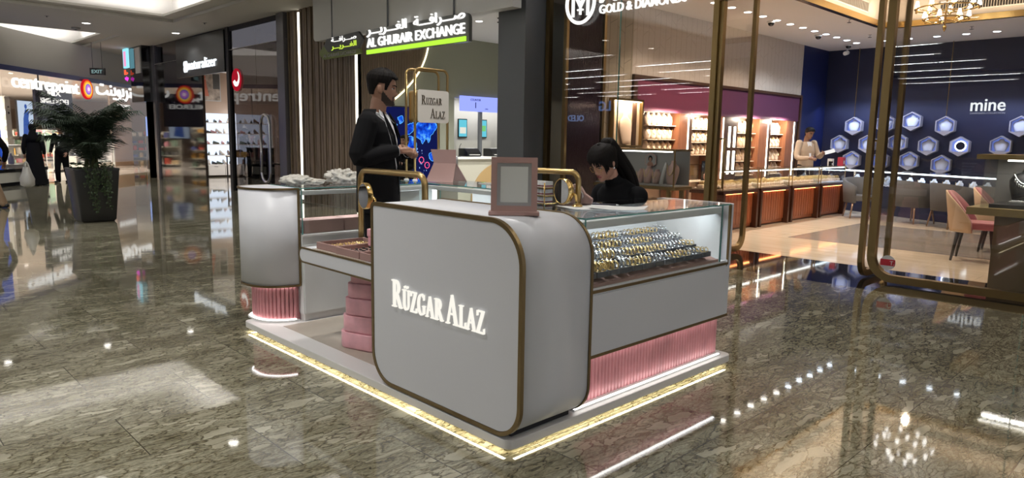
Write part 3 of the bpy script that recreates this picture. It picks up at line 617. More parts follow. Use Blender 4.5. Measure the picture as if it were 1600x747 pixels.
# --- left column and left showcase
t = K('curved_end_cabinet', 'white curved end cabinet with bronze edges and pink fluted foot, left end of the kiosk', 'cabinet', (-4.82, 2.3, PZ)); O = t.location
LX0, LX1, LY0 = -5.06, -4.585, 2.075
plan = rrect(LX0, LX1, LY0, 2.35, (.14, .27, 0, 0), 14)
MB(O).prism(plan, 'z', .335, 1.035, smooth=True).build('body', M['white'], t)
def edge(pts, z): return [(a, b, z) for a, b in pts]
cv = [p for p in plan if p[1] < 2.349]
MB(O).strip(edge([(LX0, 2.35)] + cv + [(LX1, 2.35)], 1.030), .014, closed=False).build('top_trim', M['trimb'], t)
MB(O).strip(edge([(LX0, 2.35)] + cv + [(LX1, 2.35)], .338), .014, closed=False).build('bottom_trim', M['trimb'], t)
MB(O).strip([(LX1, 2.35, .335), (LX1, 2.35, 1.035)], .014, closed=False).build('side_trim', M['trimb'], t)
pin = rrect(LX0 + .07, LX1 - .04, LY0 + .07, 2.35, (.1, .22, 0, 0), 14)
pp = [(LX0 + .07, 2.34)] + [p for p in pin if p[1] < 2.349] + [(LX1 - .04, 2.34)]
fl = flutes(MB(O), pp, PZ + .02, .335); fl.prism(rrect(LX0 + .08, LX1 - .055, LY0 + .085, 2.35, (.09, .21, 0, 0), 10), 'z', PZ, .335)
lab(fl.build('fluted_foot', M['pink'], t), 'pink fluted foot')
fo = rrect(LX0 + .035, LX1 - .015, LY0 + .04, 2.35, (.1, .24, 0, 0), 12)
MB(O).prism(fo, 'z', PZ, PZ + .012).build('foot_ledge', M['podium'], t)
fp = [p for p in rrect(LX0 + .05, LX1 - .028, LY0 + .052, 2.35, (.1, .23, 0, 0), 12) if p[1] < 2.349]
for zz_, ww_ in ((PZ + .016, .008), (.328, .006)):
    l_ = MB(O); led_line(l_, fp, zz_, ww_); l_.build('foot_light', M['led2'], t)

def showcase(name, label, loc, x0, x1, y0, y1, front, zs=.69, inset_panel=None, tray=True):
    """white cupboard with a glass case on it; front = '+x' or '-y'"""
    t = K(name, label, 'showcase', loc); O = t.location
    MB(O).box(x0, x1, y0, y1, PZ + .055, zs).build('cupboard', M['white_in'], t)
    MB(O).box(x0 + .02, x1 - .012, y0 + .012, y1, PZ, PZ + .055).build('kick_plate', M['podium'], t)
    if front == '+x':
        n = 2; L = (y1 - y0) / n
        for k in range(n): MB(O).box(x1, x1 + .012, y0 + k * L + .006, y0 + (k + 1) * L - .006, PZ + .06, zs - .06).build('cupboard_door', M['white_in'], t)
    else:
        n = 2; L = (x1 - x0) / n
        for k in range(n): MB(O).box(x0 + k * L + .006, x0 + (k + 1) * L - .006, y0 - .012, y0, PZ + .06, zs - .06).build('cupboard_door', M['white_in'], t)
    MB(O).box(x0, x1 + (.012 if front == '+x' else 0), y0 - (.012 if front != '+x' else 0), y1, zs, zs + .014).build('sill', M['podium'], t)
    w = .006
    g = MB(O).box(x0 + .004, x0 + .004 + w, y0 + .01, y1 - .01, zs + .014, CT).box(x1 - .004 - w, x1 - .004, y0 + .01, y1 - .01, zs + .014, CT).box(x0 + .01, x1 - .01, y0 + .004, y0 + .004 + w, zs + .014, CT).box(x0 + .01, x1 - .01, y1 - .004 - w, y1 - .004, zs + .014, CT)
    g.build('glass_sides', M['glass'], t)
    MB(O).box(x0, x1, y0, y1, CT, CT + .008).build('glass_top', M['glass'], t)
    e = MB(O)
    for a, b in ((x0 + .003, y0 + .003), (x1 - .009, y0 + .003), (x0 + .003, y1 - .009), (x1 - .009, y1 - .009)): e.box(a, a + .006, b, b + .006, zs + .014, CT)
    e.box(x0 - .001, x1 + .001, y0 - .001, y0, CT, CT + .008).box(x1, x1 + .001, y0, y1, CT, CT + .008)
    e.build('glass_edges', M['gedge'], t)
    r = MB(O); lt = MB(O)
    if front == '+x': r.box(x1 - .06, x1 - .015, y0 + .02, y1 - .02, CT - .045, CT - .015); lt.box(x1 - .065, x1 - .06, y0 + .03, y1 - .03, CT - .04, CT - .025)
    else: r.box(x0 + .02, x1 - .02, y0 + .015, y0 + .06, CT - .045, CT - .015); lt.box(x0 + .03, x1 - .03, y0 + .06, y0 + .065, CT - .04, CT - .025)
    r.build('light_rail', M['whitem'], t); lt.build('light_tube', M['ledw'], t)
    return t
ls = showcase('left_showcase', 'left glass showcase behind the curved end cabinet with dusty pink riser inside', (-4.8, 3.1, PZ), -5.04, -4.56, 2.362, 3.475, '+x')
rs = showcase('rear_showcase', 'rear glass showcase with bright white inner end, across the back of the kiosk', (-4.2, 3.74, PZ), -5.04, -3.72, 3.497, 3.985, '-y')
O = rs.location; MB(O).box(-4.53, -4.28, 3.93, 3.975, .705, CT - .05).build('inner_panel', M['white_in'], rs); MB(O).box(-5.03, -4.6, 3.55, 3.6, .705, CT - .05).build('inner_panel', M['white_in'], rs)
O = ls.location; MB(O).box(-4.62, -4.6, 3.12, 3.42, .705, CT - .05).build('inner_panel', M['white_in'], ls)
area('showcase_lamp', (-4.3, 3.6, CT - .03), 1.1, .02, 5, (.9, .95, 1)); area('showcase_lamp', (-4.66, 2.95, CT - .03), .02, 1., 3, (.9, .95, 1))
for k, (y0, y1) in enumerate(((2.40, 2.72), (2.73, 3.05))):
    rb = MB((-4.68, (y0 + y1) / 2, .705)).box(-4.76, -4.6, y0, y1, .705, .80)
    tag(rb.build('velvet_riser', M['dusty2'], bev=.004), ('dusty pink velvet riser in the left showcase, the one beside the curved cabinet', 'dusty pink velvet riser in the left showcase, the one nearer the salesman')[k], 'display riser', 'velvet risers in the left showcase')

# --- drawer shelf between
t = K('shelf_counter', 'low white cantilevered shelf with rounded bronze-edged end, carrying pink trays', 'shelf', (-3.66, 2.35, .6)); O = t.location
so = rrect(-4.145, -3.187, .6, .695, (.047, 0, 0, .047), 10)
MB(O).prism(so, 'y', 2.122, 2.62, smooth=True).build('body', M['white'], t)
MB(O).strip(loop3(rrect(-4.143, -3.189, .602, .693, (.045, 0, 0, .045), 10), 'y', 2.124), .011).build('front_trim', M['trimb'], t)
MB(O).box(-3.3, -3.2, 2.2, 2.6, PZ, .6).build('support', M['blackm'], t)
MB(O).box(-4.0, -3.4, 2.14, 2.6, .695, .698).build('top_sheet', M['vinyl'], t)

# --- pink trays with small jewellery on the shelf
trays = []
def pinktray(x0, x1, y0, y1, label):
    z = .6985; t = K('jewellery_tray', label, 'tray', ((x0 + x1) / 2, (y0 + y1) / 2, z), group='pink trays on the low shelf'); O = t.location; h = .042; w = .012
    MB(O).box(x0 + w, x1 - w, y0 + w, y1 - w, z, z + .016).build('base', M['dusty2'], t)
    MB(O).box(x0, x1, y0, y0 + w, z, z + h).box(x0, x1, y1 - w, y1, z, z + h).box(x0, x0 + w, y0 + w, y1 - w, z, z + h).box(x1 - w, x1, y0 + w, y1 - w, z, z + h).build('rim', M['dusty'], t)
    return t
TR = [(-3.985, -3.745, 2.16, 2.50), (-3.735, -3.475, 2.15, 2.50), (-3.465, -3.20, 2.15, 2.5)]
LB = ['pink tray of gold pieces at the rounded end of the low shelf', 'pink tray of black and silver pieces in the middle of the low shelf', 'pink tray of black pieces against the front counter']
for q, l in zip(TR, LB): pinktray(*q, l)
def ring_proto(m, R=.0095, r=.0019, stone=True, name='ring', sx=1.):
    mb = MB(); mb.tube([(R * cos(a) * sx, 0, R + R * sin(a)) for a in [2 * pi * k / 14 for k in range(14)]], r, 5, True)
    o = mb.build(name, m)
    if stone: MB().ball((0, 0, 2 * R + .002), (.004, .004, .003), 6, 4).build('stone', M['silver'], o)
    return o
# studs: the small pieces lying in the pink trays
sp_g = MB().ball((0, 0, .005), (.007, .007, .005), 7, 5).build('earring', M['goldring']); sp_b = MB().box(-.011, .011, -.007, .007, 0, .008).build('earring_card', M['blackm'], bev=.001)
MB().ball((0, 0, .01), (.0035, .0035, .003), 6, 4).build('stud', M['silver'], sp_b)
first = {0: True, 1: True}
rng = random.Random(5)
for ti, (x0, x1, y0, y1) in enumerate(TR):
    for i in range(8 if ti == 0 else 6):
        for j in range(10 if ti == 0 else 7):
            p = (x0 + .03 + (x1 - x0 - .06) * i / (7 if ti == 0 else 5) + rng.uniform(-.004, .004), y0 + .035 + (y1 - y0 - .07) * j / (9 if ti == 0 else 6) + rng.uniform(-.004, .004), .714)
            pr, key = (sp_g, 0) if ti == 0 else (sp_b, 1)
            lbl = ('gold stud lying in the pink tray at the rounded shelf end', 'black earring card with silver stud in the middle pink tray', 'black earring card with silver stud in the pink tray beside the front counter')[ti]
            gp = ('gold studs in the pink tray', 'earring cards in the middle pink tray', 'earring cards in the tray by the front counter')[ti]
            if first[key]: o = pr; o.location = p; first[key] = False; tag(o, lbl, 'earring', gp)
            else: o = dup(pr, p, rng.uniform(-.3, .3), lbl, gp); o['category'] = 'earring'
t = K('gift_box', 'square pink lidded box standing on the low shelf beside the gold rail', 'box', (-3.55, 2.42, .74)); O = t.location
MB(O).box(-3.66, -3.44, 2.33, 2.51, .74, .80).build('box_body', M['pinkbox'], t, bev=.003); MB(O).box(-3.665, -3.435, 2.325, 2.515, .795, .845).build('lid', M['pinkbox'], t, bev=.006)

# --- ring trays in the right showcase and their rings
rt = None; rings = None; nring = 0
RX = [-2.165, -2.265, -2.365, -2.465]; RYs = [2.60 + .098 * k for k in range(12)]
rng = random.Random(11)
pr_tray = K('ring_tray', 'x', 'tray', (0, 0, 0)); MB().box(-.041, .041, -.037, .037, 0, .012).build('base', M['grey_vel'], pr_tray); MB().box(-.046, .046, -.042, -.037, 0, .028).box(-.046, .046, .037, .042, 0, .028).box(-.046, -.041, -.037, .037, 0, .028).box(.041, .046, -.037, .037, 0, .028).build('rim', M['grey_vel'], pr_tray); MB().box(-.04, .04, -.030, -.006, .012, .023).box(-.04, .04, .006, .030, .012, .023).build('ring_slots', M['grey_vel'], pr_tray)
rg = ring_proto(M['goldring'], R=.014, r=.0026); rsv = ring_proto(M['silver'], R=.0145, r=.0026)
used = {'t': 0, 'g': 0, 's': 0}
for c, x in enumerate(RX):
    for r_, y in enumerate(RYs):
        if rng.random() < .04: continue
        kind = 's' if (y < 2.8 and c > 0 or rng.random() < .42) else 'g'
        big = y < 2.95 and c < 2
        lbl = 'small grey velvet ring tray on the pink board in the right showcase'
        zt = .732 + .32 * (-2.165 - x); p = (x, y, zt)
        if not used['t']: o = pr_tray; o.location = p; used['t'] = 1; o['label'] = lbl; o['group'] = 'ring trays in the right showcase'
        else: o = dup(pr_tray, p, None, lbl, 'ring trays in the right showcase')
        for s_ in (-.018, .018):
            for k in range(3):
                q = (x - .026 + .026 * k, y + s_, zt + .0235)
                lb2, gp = (('gold ring with a stone standing in a grey velvet tray', 'gold rings in the right showcase') if kind == 'g' else ('silver ring with a stone standing in a grey velvet tray', 'silver rings in the right showcase'))
                pr = rg if kind == 'g' else rsv
                if not used[kind]: o = pr; o.location = q; used[kind] = 1; tag(o, lb2, 'ring', gp)
                else: o = dup(pr, q, rng.uniform(-.25, .25), lb2, gp, 1.55 if big else (1.2 if y < 3.2 else 1.))
                o['category'] = 'ring'; nring += 1
# a little gold bangle stand near the front end
bs = K('bangle_stand', 'low beige cushion with gold bangles at the back of the right showcase', 'jewellery stand', (-2.565, 2.75, .69)); O = bs.location
MB(O).prism(rrect(-2.605, -2.527, 2.62, 2.9, .035), 'z', .69, .83).build('cushion', M['beigefab'], bs, bev=.02)
for k in range(3): MB(O).tube([(-2.565 + .03 * cos(a), 2.68 + .06 * k, .86 + .03 * sin(a)) for a in [2 * pi * i / 18 for i in range(18)]], .004, 6, True).build('bangle', M['goldring'], bs)

# --- heart boxes under the shelf
def heart(s=1., n=28):
    pts = []
    for k in range(n):
        a = 2 * pi * k / n; x = 16 * sin(a) ** 3; y = 13 * cos(a) - 5 * cos(2 * a) - 2 * cos(3 * a) - cos(4 * a); pts.append((x / 33. * s, (y + 2) / 33. * s))
    return pts
def rcap(w, d, n=10): return rrect(-w / 2, w / 2, -d / 2, d / 2, min(w, d) * .42, n)
z = PZ + .002; hb = []
hw = [(.345, .105, 'bottom'), (.315, .108, 'second from the bottom'), (.285, .11, 'middle'), (.255, .095, 'second from the top'), (.22, .06, 'top')]
for i, (w, h, pos) in enumerate(hw):
    t = K('round_ended_box', 'pink round-ended lidded box, %s of the stack under the low shelf' % pos, 'box', (-3.745 + .004 * i, 2.375, z), rz=.3 + .05 * i, group='stack of pink boxes under the shelf')
    MB().prism(rcap(w * .97, w * .62), 'z', 0, h * .3, smooth=True).build('box_body', M['pinkbox'], t)
    MB().prism(rcap(w, w * .65), 'z', h * .06, h, smooth=True).build('lid', M['pinkbox'], t, bev=.004)
    z += h

# --- gold rails, mirrors
def rail(name, label, a, b, z0, z1, r=.02, rc=.07):
    a, b = Vector(a), Vector(b); d = (b - a).normalized(); t = K(name, label, 'display rail', (a.x, a.y, z0)); O = t.location
    path = [(a.x, a.y, z0), (a.x, a.y, z1 - rc)]
    for k in range(1, 9):
        q = radians(180 - 90 * k / 8); path.append(tuple(a + d * (rc + rc * cos(q))) [:2] + (z1 - rc + rc * sin(q),))
    for k in range(0, 9):
        q = radians(90 - 90 * k / 8); path.append(tuple(b + d * (-rc + rc * cos(q)))[:2] + (z1 - rc + rc * sin(q),))
    path.append((b.x, b.y, z0))
    MB(O).tube(path, r, 12).build('rail', M['brass'], t)
    for p in (a, b): MB(O).lathe([(r * 1.5, z0), (r * 1.5, z0 + .006), (r, z0 + .01)], (p.x, p.y, 0), 14).build('foot', M['brass'], t)
    return t
rail('gold_rail', 'gold tubular display rail with rounded corners on the low shelf before the salesman', (-4.07, 2.54, 0), (-3.36, 2.54, 0), .698, 1.18)
rail('gold_rail', 'gold tubular display rail standing on the right showcase before the seated woman', (-3.02, 2.9, 0), (-2.545, 2.99, 0), 1.041, 1.225, .0165, .05)
def round_mirror(label, c, R, face, post_z, dirn, half=False):
    c = Vector(c); f = Vector(face).normalized(); s = Vector((-f.y, f.x, 0)).normalized(); t = K('round_mirror', label, 'mirror', (c.x, c.y, post_z)); O = t.location
    Mx = Matrix(((s.x, f.x, 0, c.x), (s.y, f.y, 0, c.y), (0, 0, 1, c.z), (0, 0, 0, 1)))
    n = 32; pts = [(R * cos(2 * pi * k / n), R * sin(2 * pi * k / n)) for k in range(n)]
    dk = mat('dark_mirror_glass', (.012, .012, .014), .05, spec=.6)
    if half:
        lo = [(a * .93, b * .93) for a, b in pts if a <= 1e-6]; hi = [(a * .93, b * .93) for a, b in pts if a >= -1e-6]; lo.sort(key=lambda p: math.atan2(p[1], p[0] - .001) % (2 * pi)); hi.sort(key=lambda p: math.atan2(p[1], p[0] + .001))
        MB(O).prism(lo, 'y', .004, .012, Mx).build('dark_reflection_half', dk, t); MB(O).prism(hi, 'y', .004, .012, Mx).build('pale_reflection_half', M['pale_reflection'], t)  # mirror's reflection painted in as a dark and a pale half-disc
    else: MB(O).prism([(a * .93, b * .93) for a, b in pts], 'y', .004, .012, Mx).build('mirror_face', dk, t)
    rim = MB(O); prof = [(1., -.018), (1., .014), (.93, .014), (.93, .006)]
    for (r0, y0), (r1, y1) in zip(prof, prof[1:]):
        v = [Mx @ Vector((a * r0, y0, b * r0)) for a, b in pts] + [Mx @ Vector((a * r1, y1, b * r1)) for a, b in pts]
        rim.add(v, [(k, (k + 1) % n, n + (k + 1) % n, n + k) for k in range(n)], True)
    rim.prism(pts, 'y', -.02, -.018, Mx); rim.build('rim', M['gold'], t)
    d = Vector(dirn).normalized(); st = c - f * .02
    arm = [tuple(st), tuple(st + d * .05), tuple(st + d * .085 - Vector((0, 0, .02))), tuple(st + d * .1 - Vector((0, 0, .06))), (st.x + d.x * .1, st.y + d.y * .1, post_z)]
    MB(O).tube(arm, .009, 8).build('arm', M['gold'], t)
    MB(O).lathe([(.03, post_z), (.03, post_z + .006), (.009, post_z + .012)], (st.x + d.x * .1, st.y + d.y * .1, 0), 14).build('foot', M['gold'], t)
    return t
round_mirror('small round gold-rimmed mirror hung beside the left gold rail', (-3.91, 2.47, 1.022), .086, (-.15, -1, 0), .72, (.98, .0, 0))
round_mirror('small round gold-rimmed mirror beside the right gold rail, white and black reflection painted on it', (-2.60, 2.925, 1.118), .072, (-.2, -1, 0), 1.041, (.9, -.15, 0), True)

# --- tall sign stand
t = K('sign_stand', 'tall gold loop stand holding a white RUZGAR ALAZ sign box', 'sign', (-4.95, 3.75, CT + .01)); O = t.location
ztop = 1.98
for xx in (-5.0, -4.875):
    ya, yb = (3.58, 3.93) if xx < -4.9 else (3.58, 3.93)
    pth = [(xx, ya, CT + .01), (xx, ya, ztop - .05)] + arc((ya + .05, ztop - .05), .05, 180, 90, 6, 'yz', xx) + arc((yb - .05, ztop - .05), .05, 90, 0, 6, 'yz', xx) + [(xx, yb, CT + .01)]
    MB(O).tube(pth, .011, 10).build('loop', M['brass'], t)
    for yy in (ya, yb): MB(O).lathe([(.022, CT + .008), (.022, CT + .016), (.011, CT + .022)], (xx, yy, 0), 12).build('foot', M['whitem'], t)
bz0, bz1 = 1.535, 1.80
MB(O).prism(rrect(3.6, 3.92, bz0, bz1, .025), 'x', -4.99, -4.86).build('box_sides', M['brass'], t)
MB(O).prism(rrect(3.595, 3.925, bz0 - .005, bz1 + .005, .025), 'x', -4.86, -4.85).build('face', mat('sign_face', (.55, .52, .47), .5), t)
bk = mat('sign_letter_dark', (.06, .045, .025), .4, .3)
lt = MB(O); sl_ = serif_len('RUZGAR', .09); serif(lt, 'RUZGAR', frame_M((-4.85, 3.63, 1.685), (0, 1, 0), (0, 0, 1)) @ Matrix.Diagonal((.265 / sl_, 1, 1, 1)), .075, .004)
sl_ = serif_len('ALAZ', .09); serif(lt, 'ALAZ', frame_M((-4.85, 3.725, 1.57), (0, 1, 0), (0, 0, 1)) @ Matrix.Diagonal((.175 / sl_, 1, 1, 1)), .082, .004)
lab(lt.build('lettering', bk, t), 'dark RUZGAR ALAZ letters')

# --- framed counter mirror
t = K('counter_mirror', 'rectangular pink-framed counter mirror leaning back on the front counter', 'mirror', (-2.275, 2.225, 1.0565))
fd = Vector((.72, -.70, 0)).normalized(); rgt = Vector((.70, .72, 0)).normalized(); upv = (Vector((0, 0, 1)) - fd * .14).normalized()
FM = frame_M((0, 0, .004), rgt, upv)
wM, hM = .212, .262
fr = MB().box(-wM / 2, wM / 2, .012, .04, -.014, 0, FM).box(-wM / 2, wM / 2, hM - .026, hM, -.014, 0, FM).box(-wM / 2, -wM / 2 + .027, .04, hM - .026, -.014, 0, FM).box(wM / 2 - .027, wM / 2, .04, hM - .026, -.014, 0, FM)
fr.build('frame', M['dusty'], t)
MB().box(-wM / 2 + .027, wM / 2 - .027, .04, hM - .026, -.012, -.009, FM).build('bevel', M['bezel'], t)
MB().box(-wM / 2 + .043, wM / 2 - .043, .056, hM - .042, -.009, -.0075, FM).build('mirror_glass', mat('counter_mirror_glass', (.72, .73, .69), .4, .45), t)
FB = frame_M((0, 0, 0), rgt, (0, 0, 1)); MB().box(-wM / 2 - .01, wM / 2 + .01, 0, .018, -.05, .02, FB).build('base_bar', M['dusty'], t, bev=.003)
MB().add([FB @ Vector(q) for q in ((-.04, .0, -.11), (.04, 0, -.11), (.04, .2, -.065), (-.04, .2, -.065), (-.04, 0, -.103), (.04, 0, -.103), (.04, .2, -.058), (-.04, .2, -.058))], [(0, 1, 2, 3), (7, 6, 5, 4), (0, 3, 7, 4), (1, 5, 6, 2), (0, 4, 5, 1), (3, 2, 6, 7)]).build('back_strut', M['dusty'], t)

# --- folded card board and magenta box on the rear showcase
t = K('card_display', 'dusty pink folded card display with dark lettering on the rear showcase', 'card display', (-4.66, 3.72, CT + .008), rz=radians(24)); t.scale = (1.15, 1.15, 1.1)
def slab(mb, q, th):   # thick quad from four points
    q = [Vector(p) for p in q]; n = (q[1] - q[0]).cross(q[3] - q[0]).normalized() * th
    v = q + [p + n for p in q]; return mb.add(v, [(0, 3, 2, 1), (4, 5, 6, 7), (0, 1, 5, 4), (1, 2, 6, 5), (2, 3, 7, 6), (3, 0, 4, 7)])
m_ = MB(); slab(m_, [(-.11, -.07, 0), (.11, -.07, 0), (.10, .0, .14), (-.08, .0, .14)], .004); slab(m_, [(-.08, 0, .14), (.10, 0, .14), (.105, -.01, .245), (-.1, -.01, .245)], .004); m_.build('front_board', M['dusty'], t)
m_ = MB(); slab(m_, [(-.08, .006, .14), (.10, .006, .14), (.13, .12, 0), (-.07, .12, 0)], .004); m_.build('back_board', M['dusty'], t)
lt = MB(); n_ = Vector((0, -.14, .07)).normalized(); up_ = Vector((0, .07, .14)).normalized()
serif(lt, 'RÜZGAR|ALAZ', frame_M((-.045, -.03, .082), (1, 0, 0), up_), .011, .0012); lt.build('lettering', bk, t)
t = K('magenta_box', 'upright magenta card box on the rear showcase behind the framed mirror', 'box', (-4.07, 3.83, CT + .008), rz=.7)
MB().box(-.06, .06, -.03, .03, 0, .11).build('box_body', M['magenta'], t, bev=.002); MB().box(-.062, .062, -.032, .032, .08, .135).build('lid', M['magenta'], t, bev=.002)
t = K('price_card', 'thin white card lying flat on the rear showcase top', 'card', (-4.2, 3.85, CT + .009)); MB().box(-.1, .1, -.06, .06, 0, .004).build('card', M['paper'], t); MB().box(-.08, .08, -.05, .05, .004, .006).build('insert', M['vinyl'], t)

# --- plastic bags on the left showcase
def crumple(mb, pts, rad, seed, n=56, amp=.22):
    rg_ = random.Random(seed)
    for p, r in zip(pts, rad):
        b0 = len(mb.v); mb.ball(p, r, n, 36); ph = [rg_.uniform(0, 6.28) for _ in range(6)]
        for i in range(b0, len(mb.v)):
            v = mb.v[i] + mb.off; d = v - Vector(p); k = 1 + amp * (abs(sin(d.x * 60 + d.y * 35 + ph[0])) - .5 + .8 * (abs(sin(d.y * 75 - d.x * 40 + ph[1])) - .5) + .5 * sin(d.z * 140 + d.x * 90 + ph[2])) + rg_.uniform(-.06, .06) * amp
            w = Vector(p) + d * k; w.z = max(w.z, p[2] - (r[2] if isinstance(r, tuple) else r)); mb.v[i] = w - mb.off
    return mb
b = MB((-4.85, 2.55, CT + .008)); crumple(b, [(-4.9, 2.5, CT + .043), (-4.87, 2.59, CT + .03)], [(.13, .1, .035), (.13, .10, .022)], 3); tag(b.build('plastic_bag', M['bag']), 'flat crumpled whitish plastic bag on the left showcase, by the curved cabinet', 'plastic bag', 'plastic bags on the left showcase')
b = MB((-4.85, 2.8, CT + .008)); crumple(b, [(-4.86, 2.87, CT + .058)], [(.1, .11, .05)], 9, amp=.34); tag(b.build('plastic_bag', M['bag']), 'bunched crumpled clear plastic bag on the left showcase, beside the salesman', 'plastic bag', 'plastic bags on the left showcase')

# --- papers, pen, rack, bust on the right showcase
def sheet(name, c, w, h, rz, label, z, bend=.012):
    t_ = MB(); n = 8
    v = []; 
    for k in range(n + 1):
        u = -w / 2 + w * k / n; zz = bend * (abs(u) / (w / 2)) ** 3
        v += [(u, -h / 2, zz), (u, h / 2, zz), (u, -h / 2, zz + .0012), (u, h / 2, zz + .0012)]
    f = []
    for k in range(n):
        a = 4 * k; b_ = a + 4; f += [(a, a + 1, b_ + 1, b_), (a + 2, b_ + 2, b_ + 3, a + 3), (a, b_, b_ + 2, a + 2), (a + 1, a + 3, b_ + 3, b_ + 1)]
    f += [(0, 2, 3, 1), (4 * n, 4 * n + 1, 4 * n + 3, 4 * n + 2)]
    t_.add(v, f); o = t_.build(name, M['paper']); o.location = (*c, z); o.rotation_euler = (0, 0, rz); return tag(o, label, 'paper', 'papers on the right showcase')
sheet('paper_sheet', (-2.43, 2.95), .30, .21, 1.25, 'white paper sheet on the right showcase, under the gold rail', CT + .009, .004)
sheet('paper_sheet', (-2.3, 3.04), .30, .21, .5, 'white open paper with curling corner on the right showcase, under the pen', CT + .0115, .01)
pen = MB(); pen.tube([(-.07, 0, .006), (.06, 0, .006)], .0045, 8); o = pen.build('pen', mat('pen_navy', (.012, .012, .03), .3)); MB().tube([(.06, 0, .006), (.075, 0, .006)], [.0045, .001], 8).build('pen_tip', M['silver'], o); MB().box(-.07, -.03, -.002, .002, .01, .0125).build('clip', M['silver'], o)
o.location = (-2.36, 3.0, CT + .0235); o.rotation_euler = (0, 0, .55); tag(o, 'dark navy pen lying on the open white paper', 'pen')
t = K('box_rack', 'gold wire rack on the right showcase holding small white and red boxes', 'rack', (-2.76, 2.86, CT + .008)); O = t.location.copy()
rk = MB(O)
for z in (0, .045, .09):
    rk.box(-2.86, -2.66, 2.82, 2.92, CT + .008 + z, CT + .012 + z)
for a, b_ in ((-2.86, 2.82), (-2.66, 2.82), (-2.86, 2.92), (-2.66, 2.92)): rk.tube([(a, b_, CT + .008), (a, b_, CT + .13)], .004, 6)
rk.build('wire_frame', M['gold'], t); t.location = (-2.81, 2.93, CT + .008)
pb = K('small_box', 'x', 'box', (0, 0, 0)); MB().box(-.011, .011, -.03, .03, 0, .034).build('carton', M['whitem'], pb); MB().box(-.0112, .0112, -.0302, .0302, .004, .012).build('label_band', mat('maroon_band', (.18, .04, .05), .5), pb)
k_ = 0
for z in range(3):
    for i in range(7):
        p = (-2.89 + .0265 * i, 2.94, CT + .0122 + .045 * z); lb_ = 'small white carton with maroon band standing in the gold wire rack'
        if k_ == 0: pb.location = p; pb['label'] = lb_; pb['group'] = 'small cartons in the wire rack'
        else: dup(pb, p, None, lb_, 'small cartons in the wire rack')
        k_ += 1
t = K('necklace_stand', 'dusty pink scalloped necklace stand with a silver chain beside the right gold rail', 'jewellery stand', (-2.66, 3.1, CT + .008), rz=.5)
pr = [(-.1, 0), (.1, 0), (.105, .03), (.06, .06), (.035, .1), (.0, .115), (-.035, .1), (-.06, .06), (-.105, .03)]
MB().prism(pr, 'y', -.02, .02).build('stand', M['dusty2'], t, bev=.006)
MB().tube([(.05 * sin(a), -.024, .085 - .05 * (1 - cos(a)) * .8) for a in [-1.9 + 3.8 * k / 14 for k in range(15)]], .003, 6).build('chain', M['silver'], t)
# stool seen through the case, under the seated woman
t = K('round_stool', 'low plum upholstered stool behind the right showcase', 'stool', (-2.95, 4.02, PZ)); MB().lathe([(.15, .29), (.165, .31), (.165, .345), (.15, .36), (.0, .362)], n=24).build('seat', M['purple'], t); MB().lathe([(.03, .03), (.03, .3)], n=12).build('post', M['brass'], t); MB().lathe([(.16, 0), (.16, .012), (.04, .03), (.03, .04)], n=24).build('base', M['brass'], t)
# ---------------------------------------------------------------- people
def lerp_tab(tab, t):
    if t <= tab[0][0]: return tab[0][1:]
    for a, b in zip(tab, tab[1:]):
        if t <= b[0]:
            k = (t - a[0]) / (b[0] - a[0]); return tuple(x + (y - x) * k for x, y in zip(a[1:], b[1:]))
    return tab[-1][1:]
HEAD = [(0, .070, -.030, .014), (.03, .082, -.012, .026), (.08, .089, .012, .038), (.15, .088, .045, .050), (.24, .087, .070, .058), (.34, .088, .085, .064), (.44, .087, .094, .068),
        (.53, .085, .099, .071), (.61, .089, .101, .073), (.72, .086, .102, .074), (.82, .074, .094, .070), (.90, .055, .075, .058), (.955, .034, .05, .042), (.988, .014, .026, .02), (1., .0, .008, .004)]
NOSE = [(.29, 0.), (.325, .012), (.355, .024), (.385, .023), (.44, .015), (.51, .007), (.57, .0015), (.6, 0.)]
def head_pt(t, th, off=0., k=1., soft=0.):
    f, b, w = lerp_tab(HEAD, t); c, s_ = cos(th), sin(th)
    sx = (abs(s_) ** .92) * (1 if s_ >= 0 else -1); x = w * sx
    y = (f if c >= 0 else b) * (abs(c) ** .9) * (1 if c >= 0 else -1)
    if c > 0:
        y += lerp_tab(NOSE, t)[0] * exp(-(x / (.011 if t > .4 else .014)) ** 2) * (1 - soft)
        y -= .009 * exp(-((abs(x) - .031) / .014) ** 2 - ((t - .525) / .035) ** 2)
        y += .004 * exp(-((abs(x) - .03) / .022) ** 2 - ((t - .605) / .025) ** 2)
        y += .0055 * exp(-(x / .02) ** 2) * (exp(-((t - .245) / .016) ** 2) + exp(-((t - .205) / .015) ** 2)) - .004 * exp(-(x / .02) ** 2 - ((t - .285) / .02) ** 2)
        y += .006 * exp(-(x / .02) ** 2 - ((t - .06) / .05) ** 2)
    n = Vector((x, y, (t - .5) * .12)); n = n.normalized() if n.length > 1e-6 else Vector((0, 0, 1))
    return (Vector((x, y, .235 * t)) + n * off) * k
def head_rings(off=0., k=1., n=36, ts=None):
    ts = ts or [i / 44 for i in range(45)]
    return [[head_pt(t, 2 * pi * q / n, off, k) for q in range(n)] for t in ts]
